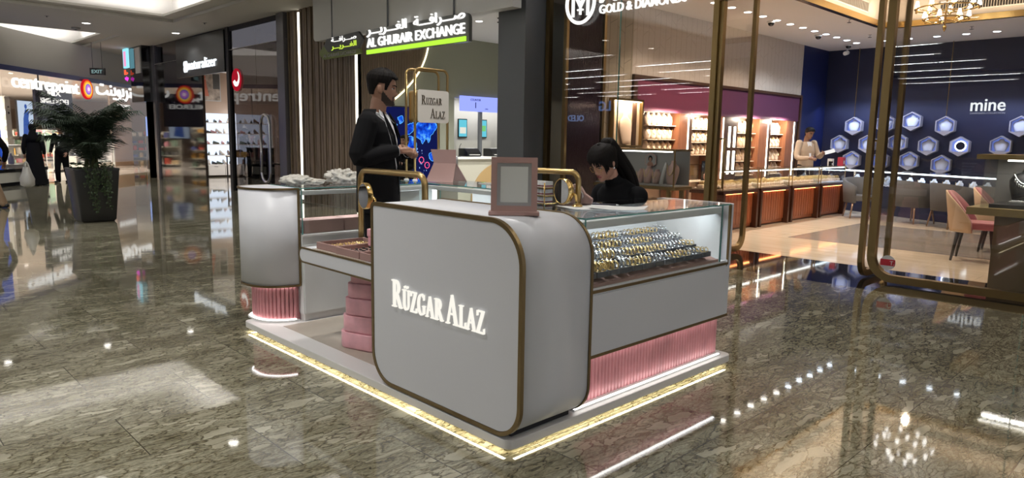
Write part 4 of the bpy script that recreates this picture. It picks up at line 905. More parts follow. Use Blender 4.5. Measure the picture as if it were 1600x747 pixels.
def patch(mb, pred, off, k, M, n=72, m=90, thick=.004):
    """a thin shell over the part of the head where pred(theta -pi..pi, t) holds"""
    inn = {}; vs = []; fs = []
    def V(i, j, o):
        key = (i % n, j, o)
        if key not in inn:
            th = 2 * pi * (i % n) / n; t = j / m; f_ = off(th if th <= pi else th - 2 * pi, t) if callable(off) else off
            inn[key] = len(vs); vs.append(head_pt(t, th, f_ if o else -thick, k))
        return inn[key]
    ok = lambda i, j: 0 <= j < m and pred(((2 * pi * ((i % n) + .5) / n + pi) % (2 * pi)) - pi, (j + .5) / m)
    for i in range(n):
        for j in range(m):
            if not ok(i, j): continue
            fs.append((V(i, j, 1), V(i + 1, j, 1), V(i + 1, j + 1, 1), V(i, j + 1, 1)))
            for di, dj, a, b in ((-1, 0, (i, j), (i, j + 1)), (1, 0, (i + 1, j), (i + 1, j + 1)), (0, -1, (i, j), (i + 1, j)), (0, 1, (i, j + 1), (i + 1, j + 1))):
                if not ok(i + di, j + dj): fs.append((V(*a, 1), V(*b, 1), V(*b, 0), V(*a, 0)))
    mb.add(vs, fs, True, M)
def cr(pts, rad, seg=4):
    P = [Vector(p) for p in pts]; out = []; R = []
    for i in range(len(P) - 1):
        p0 = P[max(i - 1, 0)]; p1 = P[i]; p2 = P[i + 1]; p3 = P[min(i + 2, len(P) - 1)]
        for k in range(seg):
            t = k / seg; out.append(.5 * ((2 * p1) + (p2 - p0) * t + (2 * p0 - 5 * p1 + 4 * p2 - p3) * t * t + (3 * p1 - p0 - 3 * p2 + p3) * t ** 3)); R.append(rad[i] + (rad[i + 1] - rad[i]) * t)
    out.append(P[-1]); R.append(rad[-1]); return out, R
def limb(mb, pts, rad, M=None, n=12, seg=4, caps=True):
    p, r = cr(pts, rad, seg); mb.tube(p, r, n, M=M)
    if caps: mb.ball(p[0], r[0], 10, 8, M); mb.ball(p[-1], r[-1], 10, 8, M)
def spine(mb, st, M=None, n=26):
    """elliptical sections (point, half width, half depth) along a bent spine"""
    P = [Vector(s_[0]) for s_ in st]; rings = []
    for i, (p, hw, hd) in enumerate(st):
        t = (P[min(i + 1, len(P) - 1)] - P[max(i - 1, 0)]).normalized(); x = Vector((1, 0, 0)); x = (x - t * x.dot(t)).normalized(); y = t.cross(x)
        rings.append([P[i] + x * hw * (abs(cos(a)) ** .85) * (1 if cos(a) >= 0 else -1) + y * hd * (abs(sin(a)) ** .9) * (1 if sin(a) >= 0 else -1) for a in [2 * pi * q / n for q in range(n)]])
    mb.loft(rings, M)
def hand(mb, w, d, up, side, curl=.5, k=1., M=None, thumb=.5):
    """palm and five fingers: w wrist, d direction, up = back of the hand, side = +1 thumb on (d x up) side"""
    w = Vector(w); d = Vector(d).normalized(); up = Vector(up); up = (up - d * up.dot(d)).normalized(); s = d.cross(up) * side
    limb(mb, [w, w + d * .03 * k, w + d * .085 * k], [.021 * k, .024 * k, .022 * k], M, 10, 3)
    for q in (-.026, -.009, .009, .026): limb(mb, [w + d * .02 * k + s * q * .6 * k, w + d * .088 * k + s * q * k], [.014 * k, .0105 * k], M, 8, 2)
    for q, L in ((.027, .072), (.009, .082), (-.009, .076), (-.026, .06)):
        p = w + d * .088 * k + s * q * k; pts = [p]; a = curl * .5; dd = d
        for f_ in (.45, .32, .26):
            dd = d * cos(a) - up * sin(a) + s * q * .6; pts.append(pts[-1] + dd.normalized() * L * f_ * k); a += curl * .9
        limb(mb, pts, [.0098 * k, .0092 * k, .0085 * k, .0072 * k], M, 8, 3)
    b = w + d * .022 * k + s * .024 * k; t1 = (s * .75 + d * .65 - up * .25 * thumb).normalized(); t2 = (d * .9 + s * .25 - up * .5 * thumb).normalized()
    limb(mb, [b, b + t1 * .036 * k, b + t1 * .036 * k + t2 * .03 * k, b + t1 * .036 * k + t2 * .054 * k], [.0135 * k, .0115 * k, .0102 * k, .0085 * k], M, 8, 3)
def face(root, HM, skin_parts, hair, brows=True, lip=None, beard=None, k=1., eyes=True, ear=True):
    """eyes, brows, lips, beard, as children; ears go into the body"""
    if eyes:
        ew = MB(); ir = MB()
        for sgn in (-1, 1):
            c = Vector((sgn * .031, .0705, .235 * .52)) * k; ew.ball(c, (.0125 * k, .0110 * k, .0066 * k), 12, 8, HM); ir.ball(c + Vector((0, .0085, -.0005)) * k, (.0055 * k, .004 * k, .0050 * k), 10, 6, HM)
            e = ew.build('eye', M['eye'], root); i_ = ir.build('iris', M['iris'], e); ew = MB(); ir = MB()
            li = MB(); li.tube([HM @ (Vector((sgn * (.031 + .017 * cos(a)), .0835 - .006 * abs(cos(a)), .235 * .52 + .0072 * sin(a))) * k) for a in [pi * q / 8 for q in range(9)]], .0018 * k, 6); li.build('eyelash', M['hair'], e)
    if brows:
        for sgn in (-1, 1):
            b = MB(); b.tube([HM @ (head_pt(.60 + .018 * sin(pi * q / 8) - .006 * (q / 8), sgn * (.22 + .5 * q / 8), .003, k)) for q in range(9)], [(.0022 + .0022 * sin(pi * min(1, q / 8 + .1))) * k for q in range(9)], 6); b.build('eyebrow', M['hair'], root)
    if lip:
        l_ = MB(); patch(l_, lambda th, t: (abs(th) < .40 * (1 - ((t - .225) / .05) ** 2)) and .19 < t < .262, .0022, k, HM, 120, 180, .002); l_.build('lips', lip, root)
    if beard:
        b = MB(); patch(b, beard, .0018, k, HM, 160, 200, .003); lab(b.build('beard', M['beard'], root), 'short dark beard')
def ears(mb, HM, k=1.):
    for sgn in (-1, 1):
        c = Vector((sgn * .073, -.008, .235 * .46)) * k; mb.ball(c, (.010 * k, .019 * k, .031 * k), 10, 8, HM); mb.ball(c + Vector((sgn * .006, -.006, .006)) * k, (.006 * k, .017 * k, .026 * k), 10, 8, HM)
def rotm(loc, yaw=0, pitch=0, roll=0): return Matrix.Translation(loc) @ Matrix.Rotation(yaw, 4, 'Z') @ Matrix.Rotation(pitch, 4, 'X') @ Matrix.Rotation(roll, 4, 'Y')

def hairline(th, t, front=.79, side=.62, back=.2):
    a = abs(th)
    if a < .55: lim = front - .02 * (1 - a / .55)
    elif a < 1.25: lim = front + (side - front) * (a - .55) / .7
    elif a < 1.75: lim = side - (.2) * (a - 1.25) / .5
    else: lim = side - .2 + (back - side + .2) * min(1, (a - 1.75) / .5)
    return t > lim

# ----- the salesman
def salesman():
    t = thing('person', 'bearded man in a black suit and open white shirt standing with clasped hands', 'person', (-4.235, 2.80, PZ + .004), radians(-50))
    sx = 1.0
    sh, hips = 1.47, .93
    rs_, ls_ = Vector((.185, -.01, 1.445)), Vector((-.185, -.01, 1.445))
    re, le = Vector((.265, -.05, 1.19)), Vector((-.265, -.01, 1.19))
    rw, lw = Vector((.10, .165, 1.235)), Vector((-.08, .185, 1.22))
    HM = rotm((0, .015, 1.545), radians(9), radians(-6))
    b = MB(); b.loft(head_rings(), HM); ears(b, HM)
    limb(b, [(0, -.03, 1.42), (0, -.012, 1.5), (0, .004, 1.585)], [.068, .058, .056], None, 16)
    spine(b, [((0, 0, .95), .13, .09), ((0, 0, 1.15), .12, .085), ((0, 0, 1.33), .15, .09), ((0, -.01, 1.43), .13, .07)])
    for s_, e, w in ((rs_, re, rw), (ls_, le, lw)): limb(b, [s_, e, w], [.045, .034, .025])
    hand(b, rw, (-.75, .6, .05), (.45, .45, .75), -1, .95)
    hand(b, lw, (.72, .65, .12), (-.3, .5, .8), 1, 1.05)
    for sg in (-1, 1): limb(b, [(sg * .085, 0, .93), (sg * .09, .01, .5), (sg * .09, -.01, .08)], [.08, .052, .038]); limb(b, [(sg * .09, -.03, .05), (sg * .1, .13, .03)], [.03, .025])
    body = remesh(b.build('body', M['skin'], t), .0048, 3)
    # shirt
    c = MB(); spine(c, [((0, .012, .9), .14, .105), ((0, .012, 1.1), .14, .107), ((0, .014, 1.3), .15, .108), ((0, .012, 1.40), .115, .082), ((0, .0, 1.47), .068, .062)])
    limb(c, [rs_ + Vector((-.02, 0, -.05)), re, rw * .88 + re * .12], [.045, .042, .034]); limb(c, [ls_ + Vector((.02, 0, -.05)), le, lw * .88 + le * .12], [.045, .042, .034])
    c.tube([(.058 * cos(a), -.004 + .06 * sin(a), 1.49 - .02 * sin(a)) for a in [2 * pi * q / 20 for q in range(20)]], .011, 8, True)
    remesh(c.build('shirt', M['shirt'], t), .006, 3)
    cl = MB()
    for sg in (-1, 1):
        cl.add([(sg * .012, .072, 1.458), (sg * .066, .018, 1.515), (sg * .078, .028, 1.475), (sg * .052, .092, 1.425), (sg * .012, .078, 1.456), (sg * .068, .024, 1.513), (sg * .08, .034, 1.473), (sg * .054, .098, 1.423)], [(0, 1, 2, 3), (4, 7, 6, 5), (0, 4, 5, 1), (1, 5, 6, 2), (2, 6, 7, 3), (3, 7, 4, 0)])
    cl.build('collar', M['shirt'], t)
    cf = MB()
    for w, e in ((rw, re), (lw, le)): d = (w - e).normalized(); cf.tube([w - d * .05, w - d * .005], [.037, .036], 14)
    cf.build('cuff', M['shirt'], t)
    # jacket: open front, so a shell around the torso with a V left out
    j = MB(); n = 40
    st = [(.80, .205, .150, -.01), (.92, .20, .150, -.01), (1.08, .192, .147, -.01), (1.22, .205, .150, -.012), (1.36, .215, .148, -.018), (1.43, .20, .125, -.02), (1.48, .14, .10, -.025), (1.52, .088, .085, -.022)]
    v = []; f = []
    for i, (z, hw, hd, cy) in enumerate(st):
        op = 0.02 if z < 1.02 else .02 + .62 * min(1, (z - 1.02) / .36) ** 1.0
        if z > 1.47: op = 1.15
        for q in range(n + 1):
            a = pi / 2 + op + (2 * pi - 2 * op) * q / n
            for rr in (1., .93): v.append((hw * rr * cos(a), cy + hd * rr * sin(a), z))
    W_ = 2 * (n + 1)
    for i in range(len(st) - 1):
        for q in range(n):
            a = i * W_ + 2 * q; f += [(a, a + 2, a + W_ + 2, a + W_), (a + 1, a + W_ + 1, a + W_ + 3, a + 3)]
        a = i * W_; f += [(a, a + W_, a + W_ + 1, a + 1)]; a = i * W_ + 2 * n; f += [(a, a + 1, a + W_ + 1, a + W_)]
    for q in range(n):
        a = 2 * q; f.append((a, a + 1, a + 3, a + 2)); a = (len(st) - 1) * W_ + 2 * q; f.append((a, a + 2, a + 3, a + 1))
    j.add(v, f, True)
    def slv(s_, e, w):
        d = (w - e); limb(j, [s_ + Vector((0, -.01, -.025)), s_ * .45 + e * .55 + Vector((0, -.012, 0)), e + Vector((0, -.01, -.005)), e * .5 + w * .5, w - d.normalized() * .035], [.078, .072, .064, .056, .047], None, 16)
    slv(rs_, re, rw); slv(ls_, le, lw)
    jk = j.build('jacket', M['suit'], t, recalc=True)
    remesh(jk, .0056, 5)
    lp = MB()
    for sg in (-1, 1):
        L = [(sg * .075, .045, 1.5), (sg * .1, .085, 1.44), (sg * .118, .115, 1.33), (sg * .06, .138, 1.18), (sg * .012, .146, 1.06), (sg * .035, .142, 1.2), (sg * .062, .125, 1.34), (sg * .066, .09, 1.42)]
        lp.add([Vector(p) for p in L] + [Vector(p) + Vector((0, .008, 0)) for p in L], [tuple(range(8))[::-1], tuple(range(8, 16))] + [(k_, (k_ + 1) % 8, 8 + (k_ + 1) % 8, 8 + k_) for k_ in range(8)])
    lp.build('lapels', M['suit'], t)
    tr_ = MB()
    for sg in (-1, 1): limb(tr_, [(sg * .085, 0, .92), (sg * .095, .012, .5), (sg * .095, -.01, .06)], [.112, .085, .075], None, 16)
    spine(tr_, [((0, 0, .82), .17, .12), ((0, 0, .95), .165, .115)]); remesh(tr_.build('trousers', M['suit'], t), .008, 2)
    for sg in (-1, 1):
        s_ = MB(); limb(s_, [(sg * .095, -.05, .045), (sg * .1, .06, .04), (sg * .108, .165, .028)], [.045, .042, .034]); s_.box(sg * .1 - .04, sg * .1 + .04, -.085, .19, 0, .014); remesh(s_.build('shoe', M['shoe'], t), .006, 2)
    h = MB()
    def hl(th, tt):
        a = abs(th); lim = .80 - .025 * (1 - min(1, a / .5)) if a < .72 else (.80 - .12 * (a - .72) / .28 if a < 1.0 else (.68 - .23 * min(1, (a - 1.0) / .18) if a < 1.36 else (.64 if a < 1.72 else .64 - .34 * min(1, (a - 1.72) / .5))))
        return tt > lim
    def ho(th, tt):
        a = abs(th); top = max(0, min(1, (tt - .45) / .5)); top = top * top * (3 - 2 * top); return .0035 + .018 * top + .004 * (1 if a < .8 else 0) * top + (.0022 * sin(th * 31 + tt * 13) + .0016 * sin(th * 57 - tt * 30)) * top + .004 * max(0, min(1, (a - 1.7) / .5))
    patch(h, hl, ho, 1, HM, 144, 150)
    lab(h.build('hair', M['hair'], t), 'short black hair')
    face(t, HM, None, M['hair'], lip=M['liptan'], beard=lambda th, tt: (abs(th) < 1.55 and .015 < tt < .165 + .30 * max(0, abs(th) - .55) ** 1.6 + .01 * sin(th * 40) and not (abs(th) < .33 and .185 < tt < .27)) or (abs(th) < .43 and .272 < tt < .318 - .06 * abs(th)) or (.34 <= abs(th) < .47 and .15 < tt < .29))
    return t
salesman()

# ----- the seated woman
def seated_woman():
    t = thing('person', 'seated woman in a black top with ponytail and glasses, bent over papers', 'person', (-2.925, 3.94, PZ - .045), radians(172))
    HM = rotm((0, .16, 1.14), radians(-2), radians(-34), radians(-5)); k = .95
    hipz = .53
    st = [((0, -.02, hipz), .165, .12), ((0, -.02, hipz + .12), .15, .11), ((0, .0, hipz + .28), .145, .105), ((0, .045, hipz + .42), .185, .118), ((0, .08, hipz + .51), .165, .10), ((0, .11, hipz + .56), .09, .07)]
    b = MB(); b.loft(head_rings(0, k), HM); ears(b, HM, k)
    limb(b, [(0, .09, 1.06), (0, .125, 1.11), (0, .16, 1.18)], [.056, .048, .046], None, 16)
    spine(b, [(p, a * .85, c * .8) for p, a, c in st])
    rs_, ls_ = Vector((.175, .06, 1.01)), Vector((-.175, .06, 1.01)); re, le = Vector((.205, .13, .80)), Vector((-.205, .13, .80)); rw, lw = Vector((.1, .29, .84)), Vector((-.1, .29, .84))
    for s_, e, w in ((rs_, re, rw), (ls_, le, lw)): limb(b, [s_, e, w], [.038, .03, .022])
    hand(b, rw, (-.4, .9, 0), (0, 0, 1), -1, .5, .88); hand(b, lw, (.4, .9, 0), (0, 0, 1), 1, .5, .88)
    for sg in (-1, 1): limb(b, [(sg * .09, 0, hipz - .02), (sg * .11, .36, hipz - .02), (sg * .11, .33, .13)], [.075, .055, .035]); limb(b, [(sg * .11, .3, .10), (sg * .115, .43, .08)], [.028, .024])
    remesh(b.build('body', M['skin2'], t), .0048, 3)
    c = MB(); spine(c, st); limb(c, [(0, .09, 1.05), (0, .125, 1.11)], [.072, .058], None, 16)
    for s_, e, w in ((rs_, re, rw), (ls_, le, lw)): limb(c, [s_ + Vector((0, 0, 0)), e, w * .9 + e * .1], [.07, .056, .04], None, 14)
    remesh(c.build('black_top', M['knit'], t), .007, 4)
    tr_ = MB(); spine(tr_, [((0, -.02, hipz - .02), .17, .13), ((0, -.02, hipz + .1), .155, .115)])
    for sg in (-1, 1): limb(tr_, [(sg * .085, 0, hipz), (sg * .11, .36, hipz - .01), (sg * .11, .335, .13)], [.1, .075, .055], None, 14)
    remesh(tr_.build('trousers', M['suit'], t), .008, 2)
    for sg in (-1, 1):
        s_ = MB(); limb(s_, [(sg * .11, .29, .088), (sg * .113, .37, .084), (sg * .117, .45, .077)], [.038, .036, .03]); remesh(s_.build('shoe', M['shoe'], t), .006, 2)
    h = MB(); patch(h, lambda th, tt: hairline(th, tt, .755, .50, .2), lambda th, tt: .013 + .012 * max(0, min(1, (tt - .5) / .3)) + .0018 * sin(th * 31), k, HM)
    h.build('hair_cap', M['hair'], t)
    fr = MB()
    for q in range(17):      # fringe locks over the forehead
        a = -1.0 + 2.0 * q / 16; e_ = .635 - .10 * abs(a) + .02 * sin(q * 2.7); fr.tube([HM @ head_pt(.9 + (e_ - .9) * w_, a + .10 * w_ * (1 if a > 0 else -1) + .04 * sin(q * 2.), .012 - .004 * w_, k) for w_ in (0, .25, .5, .75, 1)], [.007, .0075, .0065, .0045, .001], 6)
    for sg in (-1, 1):
        for w_ in (0, 1, 2): fr.tube([HM @ head_pt(tt, sg * (1.0 + .12 * w_), .008, k) for tt in (.75, .62, .5, .38, .26 + .05 * w_)], [.009, .009, .007, .0045, .001], 7)
    fr.build('fringe', M['hair'], t)
    # ponytail from the crown down the back
    top = HM @ Vector((0, -.085, .2)); pt = MB()
    for q in range(7):
        a = 2 * pi * q / 7; o_ = Vector((.018 * cos(a), .018 * sin(a), 0))
        P = [HM @ Vector((0, -.05, .215)) + o_ * .3, top + Vector((0, .0, .012)) + o_ * .8, top + Vector((0, -.035, -.03)) + o_ * 1.2, Vector((.0, .005, 1.16)) + o_ * 1.6, Vector((.01, -.075, .99)) + o_ * 1.8, Vector((.015, -.12, .8)) + o_ * .9]
        p, r = cr(P, [.02, .034, .04, .04, .034, .006], 5); pt.tube(p, r, 9)
    lab(pt.build('ponytail', M['hair'], t), 'long dark ponytail')
    g = MB()
    for sg in (-1, 1): g.tube([HM @ (Vector((sg * .033 + .024 * cos(a), .098 - .008 * abs(cos(a)), .235 * .49 + .021 * sin(a))) * k) for a in [2 * pi * q / 20 for q in range(20)]], .0013, 6, True); g.tube([HM @ (Vector((sg * .057, .09, .12)) * k), HM @ (Vector((sg * .074, .0, .125)) * k)], .0013, 6)
    g.tube([HM @ (Vector((x, .1, .12)) * k) for x in (-.009, 0, .009)], .0013, 6); lab(g.build('glasses', M['gold'], t), 'thin gold-rimmed glasses')
    e_ = MB()
    for sg in (-1, 1): e_.ball(HM @ (Vector((sg * .08, -.004, .235 * .33)) * k), .008, 10, 8)
    lab(e_.build('earrings', M['silver'], t), 'bright round earrings')
    face(t, HM, None, M['hair'], lip=M['lip'], k=k)
    return t
seated_woman()

# ----- people further off
def walker(label, loc, rz, h, skin, top, legs, arms=((.26, .02, 1.12), (.24, .16, .92)), arms2=None, hair_fn=None, hair_m=None, sleeve=1., top_len=.9, head_pitch=0, head_yaw=0, beard=None, shoe=None, stride=.0, skirt=None, scarf=None, vox=.011, shirtm=None, lean=0.):
    t = thing('person', label, 'person', loc, rz); S_ = Matrix.Scale(h / 1.78, 4)
    HM = S_ @ rotm((0, .02 + lean, 1.545), head_yaw, head_pitch); b = MB(); b.loft(head_rings(), HM); ears(b, HM)
    limb(b, [(0, -.03 + lean, 1.42), (0, 0 + lean, 1.58)], [.065, .055], S_)
    arms2 = arms2 or tuple((-p[0], p[1], p[2]) for p in arms)
    A = [(Vector((.18, -.01 + lean, 1.44)), Vector(arms[0]), Vector(arms[1]), -1), (Vector((-.18, -.01 + lean, 1.44)), Vector(arms2[0]), Vector(arms2[1]), 1)]
    spine(b, [((0, 0, .95), .13, .09), ((0, lean * .4, 1.15), .12, .085), ((0, lean * .8, 1.33), .15, .09), ((0, lean - .01, 1.43), .13, .07)], S_)
    for s_, e, w, sd in A: limb(b, [s_, e, w], [.043, .035, .026], S_); hand(b, w, w - e, (.9 * (1 if w.x > 0 else -1), .2, .4), sd, .6, 1, S_)
    L = [((sg * .085, 0, .93), (sg * .09, .04 + sg * stride * .5, .5), (sg * .09, sg * stride - .01, .08)) for sg in (-1, 1)]
    for l_ in L: limb(b, l_, [.08, .052, .038], S_)
    remesh(b.build('body', skin, t), vox * .75, 2)
    c = MB(); spine(c, [((0, 0, top_len - .02), .178, .125), ((0, lean * .3, 1.08), .165, .122), ((0, lean * .7, 1.28), .183, .123), ((0, lean - .005, 1.4), .165, .1), ((0, lean - .012, 1.47), .085, .075)], S_)
    for s_, e, w, sd in A:
        if sleeve >= 1: limb(c, [s_, e, e * .12 + w * .88], [.072, .058, .046], S_, 14)
        else: limb(c, [s_, s_ * .25 + e * .75], [.072, .068], S_, 14)
    remesh(c.build('top_garment', top, t), vox, 2)
    if shirtm:
        c = MB(); c.add([S_ @ Vector(p) for p in ((-.055, .07, 1.47), (.055, .07, 1.47), (.012, .128, 1.12), (-.012, .128, 1.12), (-.055, .085, 1.47), (.055, .085, 1.47), (.012, .14, 1.12), (-.012, .14, 1.12))], [(0, 1, 2, 3), (4, 7, 6, 5), (0, 4, 5, 1), (1, 5, 6, 2), (2, 6, 7, 3), (3, 7, 4, 0)]); c.build('shirt_front', shirtm, t)
    if skirt:
        c = MB(); spine(c, [((0, .03, .03), .3, .25), ((0, .02, .4), .25, .2), ((0, .0, .9), .2, .15), ((0, 0, 1.15), .185, .135), ((0, 0, 1.38), .19, .12), ((0, 0, 1.46), .1, .09)], S_)
        remesh(c.build('long_robe', skirt, t), vox, 3)
    else:
        c = MB(); spine(c, [((0, 0, .82), .17, .122), ((0, 0, .96), .165, .117)], S_)
        for l_ in L: limb(c, l_, [.112, .085, .068], S_, 14)
        remesh(c.build('trousers', legs, t), vox, 2)
    for l_ in L:
        x, y, z = l_[2]; s_ = MB(); limb(s_, [(x, y - .05, .045), (x * 1.05, y + .06, .042), (x * 1.1, y + .16, .032)], [.045, .043, .034], S_); remesh(s_.build('shoe', shoe or M['shoe'], t), .01, 2)
    if scarf:
        c = MB(); patch(c, lambda th, tt: abs(th) > .75 or tt > .78, .028, 1, HM, 48, 40, .006); c.build('headscarf', scarf, t); c = MB(); spine(c, [((0, -.03, 1.3), .2, .13), ((0, -.03, 1.42), .15, .12), ((0, -.03, 1.52), .1, .1), ((0, -.02, 1.6), .08, .09)], S_); c.build('scarf_drape', scarf, t)
    elif hair_fn:
        c = MB(); patch(c, hair_fn, .013, 1, HM, 48, 50); c.build('hair', hair_m or M['hair'], t)
    face(t, HM, None, M['hair'], lip=M['liptan'], beard=beard)
    return t
sh_hair = lambda th, tt: hairline(th, tt, .79, .64, .18)
walker('man in a white T-shirt leaning at the exchange teller desk', (-10.55, 10.85, 0), radians(20), 1.72, M['skin3'], M['shirt'], M['suit'], arms=((.27, .05, 1.17), (.16, .27, 1.1)), hair_fn=sh_hair, sleeve=.5, head_yaw=radians(-45), beard=lambda th, tt: abs(th) < 1.5 and tt < .2)
jm = mat('beige_jacket_cloth', (.42, .31, .22), .8)
walker('shop man in a beige jacket and white shirt reading a sheet behind the wooden counter', (-6.32, 14.75, 0), radians(-118), 1.76, M['skin3'], jm, M['suit'], arms=((.27, .06, 1.15), (.16, .30, 1.13)), arms2=((-.27, .06, 1.17), (-.17, .30, 1.23)), hair_fn=sh_hair, head_pitch=radians(-22), shirtm=M['shirt'])
p = MB(); p.box(-.1, .1, -.14, .14, 0, .004); o = p.build('paper_sheet', M['paper']); o.location = (-5.93, 14.98, 1.255); o.rotation_euler = (.25, -.3, .4); tag(o, 'white sheet held by the man in the beige jacket', 'paper')
walker('woman in a long black robe and black headscarf walking behind the palm planter', (-21.85, 3.84, 0), radians(70), 1.58, M['skin2'], M['suit'], M['suit'], arms=((.24, -.05, 1.15), (.25, .02, .93)), skirt=M['suit'], scarf=M['suit'], shoe=M['bag'])
walker('person in dark clothes with a pale collar walking beside the woman in the black robe', (-22.8, 4.65, 0), radians(-130), 1.62, M['skin2'], M['suit'], M['suit'], hair_fn=lambda th, tt: hairline(th, tt, .74, .55, .1), shirtm=M['shirt'], stride=.12)
walker('shopper in a dark jacket and tan trousers cut off at the far left edge', (-15.9, 2.14, 0), radians(-222), 1.68, M['skin3'], M['suit'], mat('tan_trousers', (.3, .2, .12), .8), arms=((.27, -.08, 1.14), (.33, .0, .88)), arms2=((-.27, .08, 1.14), (-.36, .15, .86)), hair_fn=sh_hair, stride=.2, lean=.1)
walker('small woman in dark clothes, half hidden behind the hands of the suited man', (-9.62, 6.86, 0), radians(-160), 1.44, M['skin2'], M['suit'], M['suit'], arms=((.22, .05, 1.15), (.08, .2, 1.2)), hair_fn=lambda th, tt: hairline(th, tt, .76, .55, .1))
# the carrier bag
bg = thing('carrier_bag', 'white plastic carrier bag hanging from the hand of the shopper at far left', 'bag', (-15.35, 2.56, .40))
m_ = MB(); rings = []
for i, (z, w, d) in enumerate(((0, .13, .06), (.03, .18, .1), (.14, .19, .11), (.26, .165, .08), (.34, .13, .05), (.36, .12, .04))):
    rings.append([(w * cos(a) * (1 + .06 * sin(5 * a + i)), d * sin(a) * (1 + .12 * sin(4 * a + 2 * i)), z) for a in [2 * pi * q / 24 for q in range(24)]])
m_.loft(rings); m_.build('bag_body', M['bagw'], bg)
for s_ in (-.03, .03): MB().tube([(-.09, s_, .34), (-.05, s_ * .6, .42), (0, 0, .46), (.05, s_ * .6, .42), (.09, s_, .34)], .012, 6).build('bag_handle', M['bagw'], bg)
# ---------------------------------------------------------------- jewellery shop behind the glass
# counters along the left
def gold_cushion(proto=[None]):
    return proto
cush = thing('jewellery_cushion', 'x', 'jewellery stand', (0, 0, 0)); MB().prism(rrect(-.07, .07, -.05, .05, .012), 'z', 0, .05).build('cushion', M['bust'], cush, bev=.012)
for k in range(3): MB().tube([(-.045 + .045 * k, .028 * cos(a), .07 + .028 * sin(a)) for a in [2 * pi * i / 14 for i in range(14)]], .005, 6, True).build('bangle', M['goldring'], cush)
bstand = thing('necklace_bust', 'x', 'jewellery bust', (0, 0, 0))
def bust_geo(mb, h=.2, w=.16, d=.05):
    prof = [(0, .30, .7), (.12, .36, .8), (.4, .46, 1.), (.62, .5, 1.), (.76, .40, .95), (.84, .2, .8), (.92, .155, .75), (1, .15, .7)]
    mb.loft([[(w * a * cos(q), d * b * sin(q) - .18 * h * t_, h * t_) for q in [2 * pi * i / 14 for i in range(14)]] for t_, a, b in prof])
def necklace(mb, h=.2, w=.16, d=.05, r=.004, drop=.45):
    P = []
    for i in range(17):
        a = -1 + 2 * i / 16; x = w * .30 * a; z = h * (.84 - drop * (1 - a * a) ** .8); P.append((x, d * .95 - .18 * h * z / h + .006, z))
    mb.tube(P, r, 5)
b_ = MB(); bust_geo(b_); b_.build('bust', M['bust'], bstand); b_ = MB(); necklace(b_); b_.build('necklace', M['goldring'], bstand)
CYS = [(9.95, 11.12), (11.20, 12.30), (12.40, 13.58), (13.66, 14.86)]
NM = ['nearest the doors', 'second from the doors', 'third from the doors', 'farthest from the doors, by the man in beige']
cf = True; bf = True
for i, (y0, y1) in enumerate(CYS):
    t = thing('wooden_counter', 'brown wooden counter with glass case, %s' % NM[i], 'counter', (-5.8, (y0 + y1) / 2, 0), group='wooden counters along the jewellery shop'); O = t.location
    fp = MB(O); n = 22
    for k in range(n): fp.box(-5.6, -5.588 + .004 * (k % 2), y0 + .06 + (y1 - y0 - .12) * k / n, y0 + .06 + (y1 - y0 - .12) * (k + .96) / n, .08, .6)
    fp.box(-6.1, -5.6, y0 + .03, y1 - .03, .02, .6); fp.build('body', M['cwood'], t)
    e = MB(O).box(-6.12, -5.51, y0, y1, .6, .655).box(-5.62, -5.5, y0, y0 + .06, 0, .62).box(-5.62, -5.5, y1 - .06, y1, 0, .62).box(-6.1, -5.6, y0 + .03, y1 - .03, 0, .03); e.build('dark_edge', M['bwood'], t)
    MB(O).box(-5.575, -5.555, y0 + .08, y1 - .08, .585, .6).build('light_strip', emis('amber_led', (1, .35, .12), 9), t)
    g = MB(O).box(-5.535, -5.528, y0 + .01, y1 - .01, .655, .965).box(-6.1, -5.53, y0 + .01, y0 + .017, .655, .965).box(-6.1, -5.53, y1 - .017, y1 - .01, .655, .965).box(-6.1, -5.53, y0 + .01, y1 - .01, .965, .975); g.build('glass_case', M['glass'], t)
    fr = MB(O)
    for yy in (y0 + .008, y1 - .022): fr.box(-5.54, -5.526, yy, yy + .014, .655, .975)
    fr.box(-5.54, -5.526, y0, y1, .965, .982); fr.build('case_frame', M['brass'], t)
    lit = MB(O).box(-5.57, -5.55, y0 + .03, y1 - .03, .945, .958); lit.build('case_light', M['led2'] if i < 3 else M['ledw'], t)
    MB(O).box(-6.08, -5.56, y0 + .03, y1 - .03, .655, .68).build('case_bed', M['bust'] if i < 3 else M['bustw'], t)
    for r_ in range(3):
        for c in range(6):
            p = (-5.66 - .15 * r_, y0 + .12 + (y1 - y0 - .24) * c / 5, .681); lb = 'small cream cushion with gold bangles inside the wooden counter case %s' % NM[i].split(',')[0]
            if cf: o = cush; o.location = p; o['label'] = lb; cf = False
            else: o = dup(cush, p, None, lb)
            o.rotation_euler = (0, 0, pi / 2); o['group'] = 'gold cushions in the case ' + NM[i].split(',')[0]
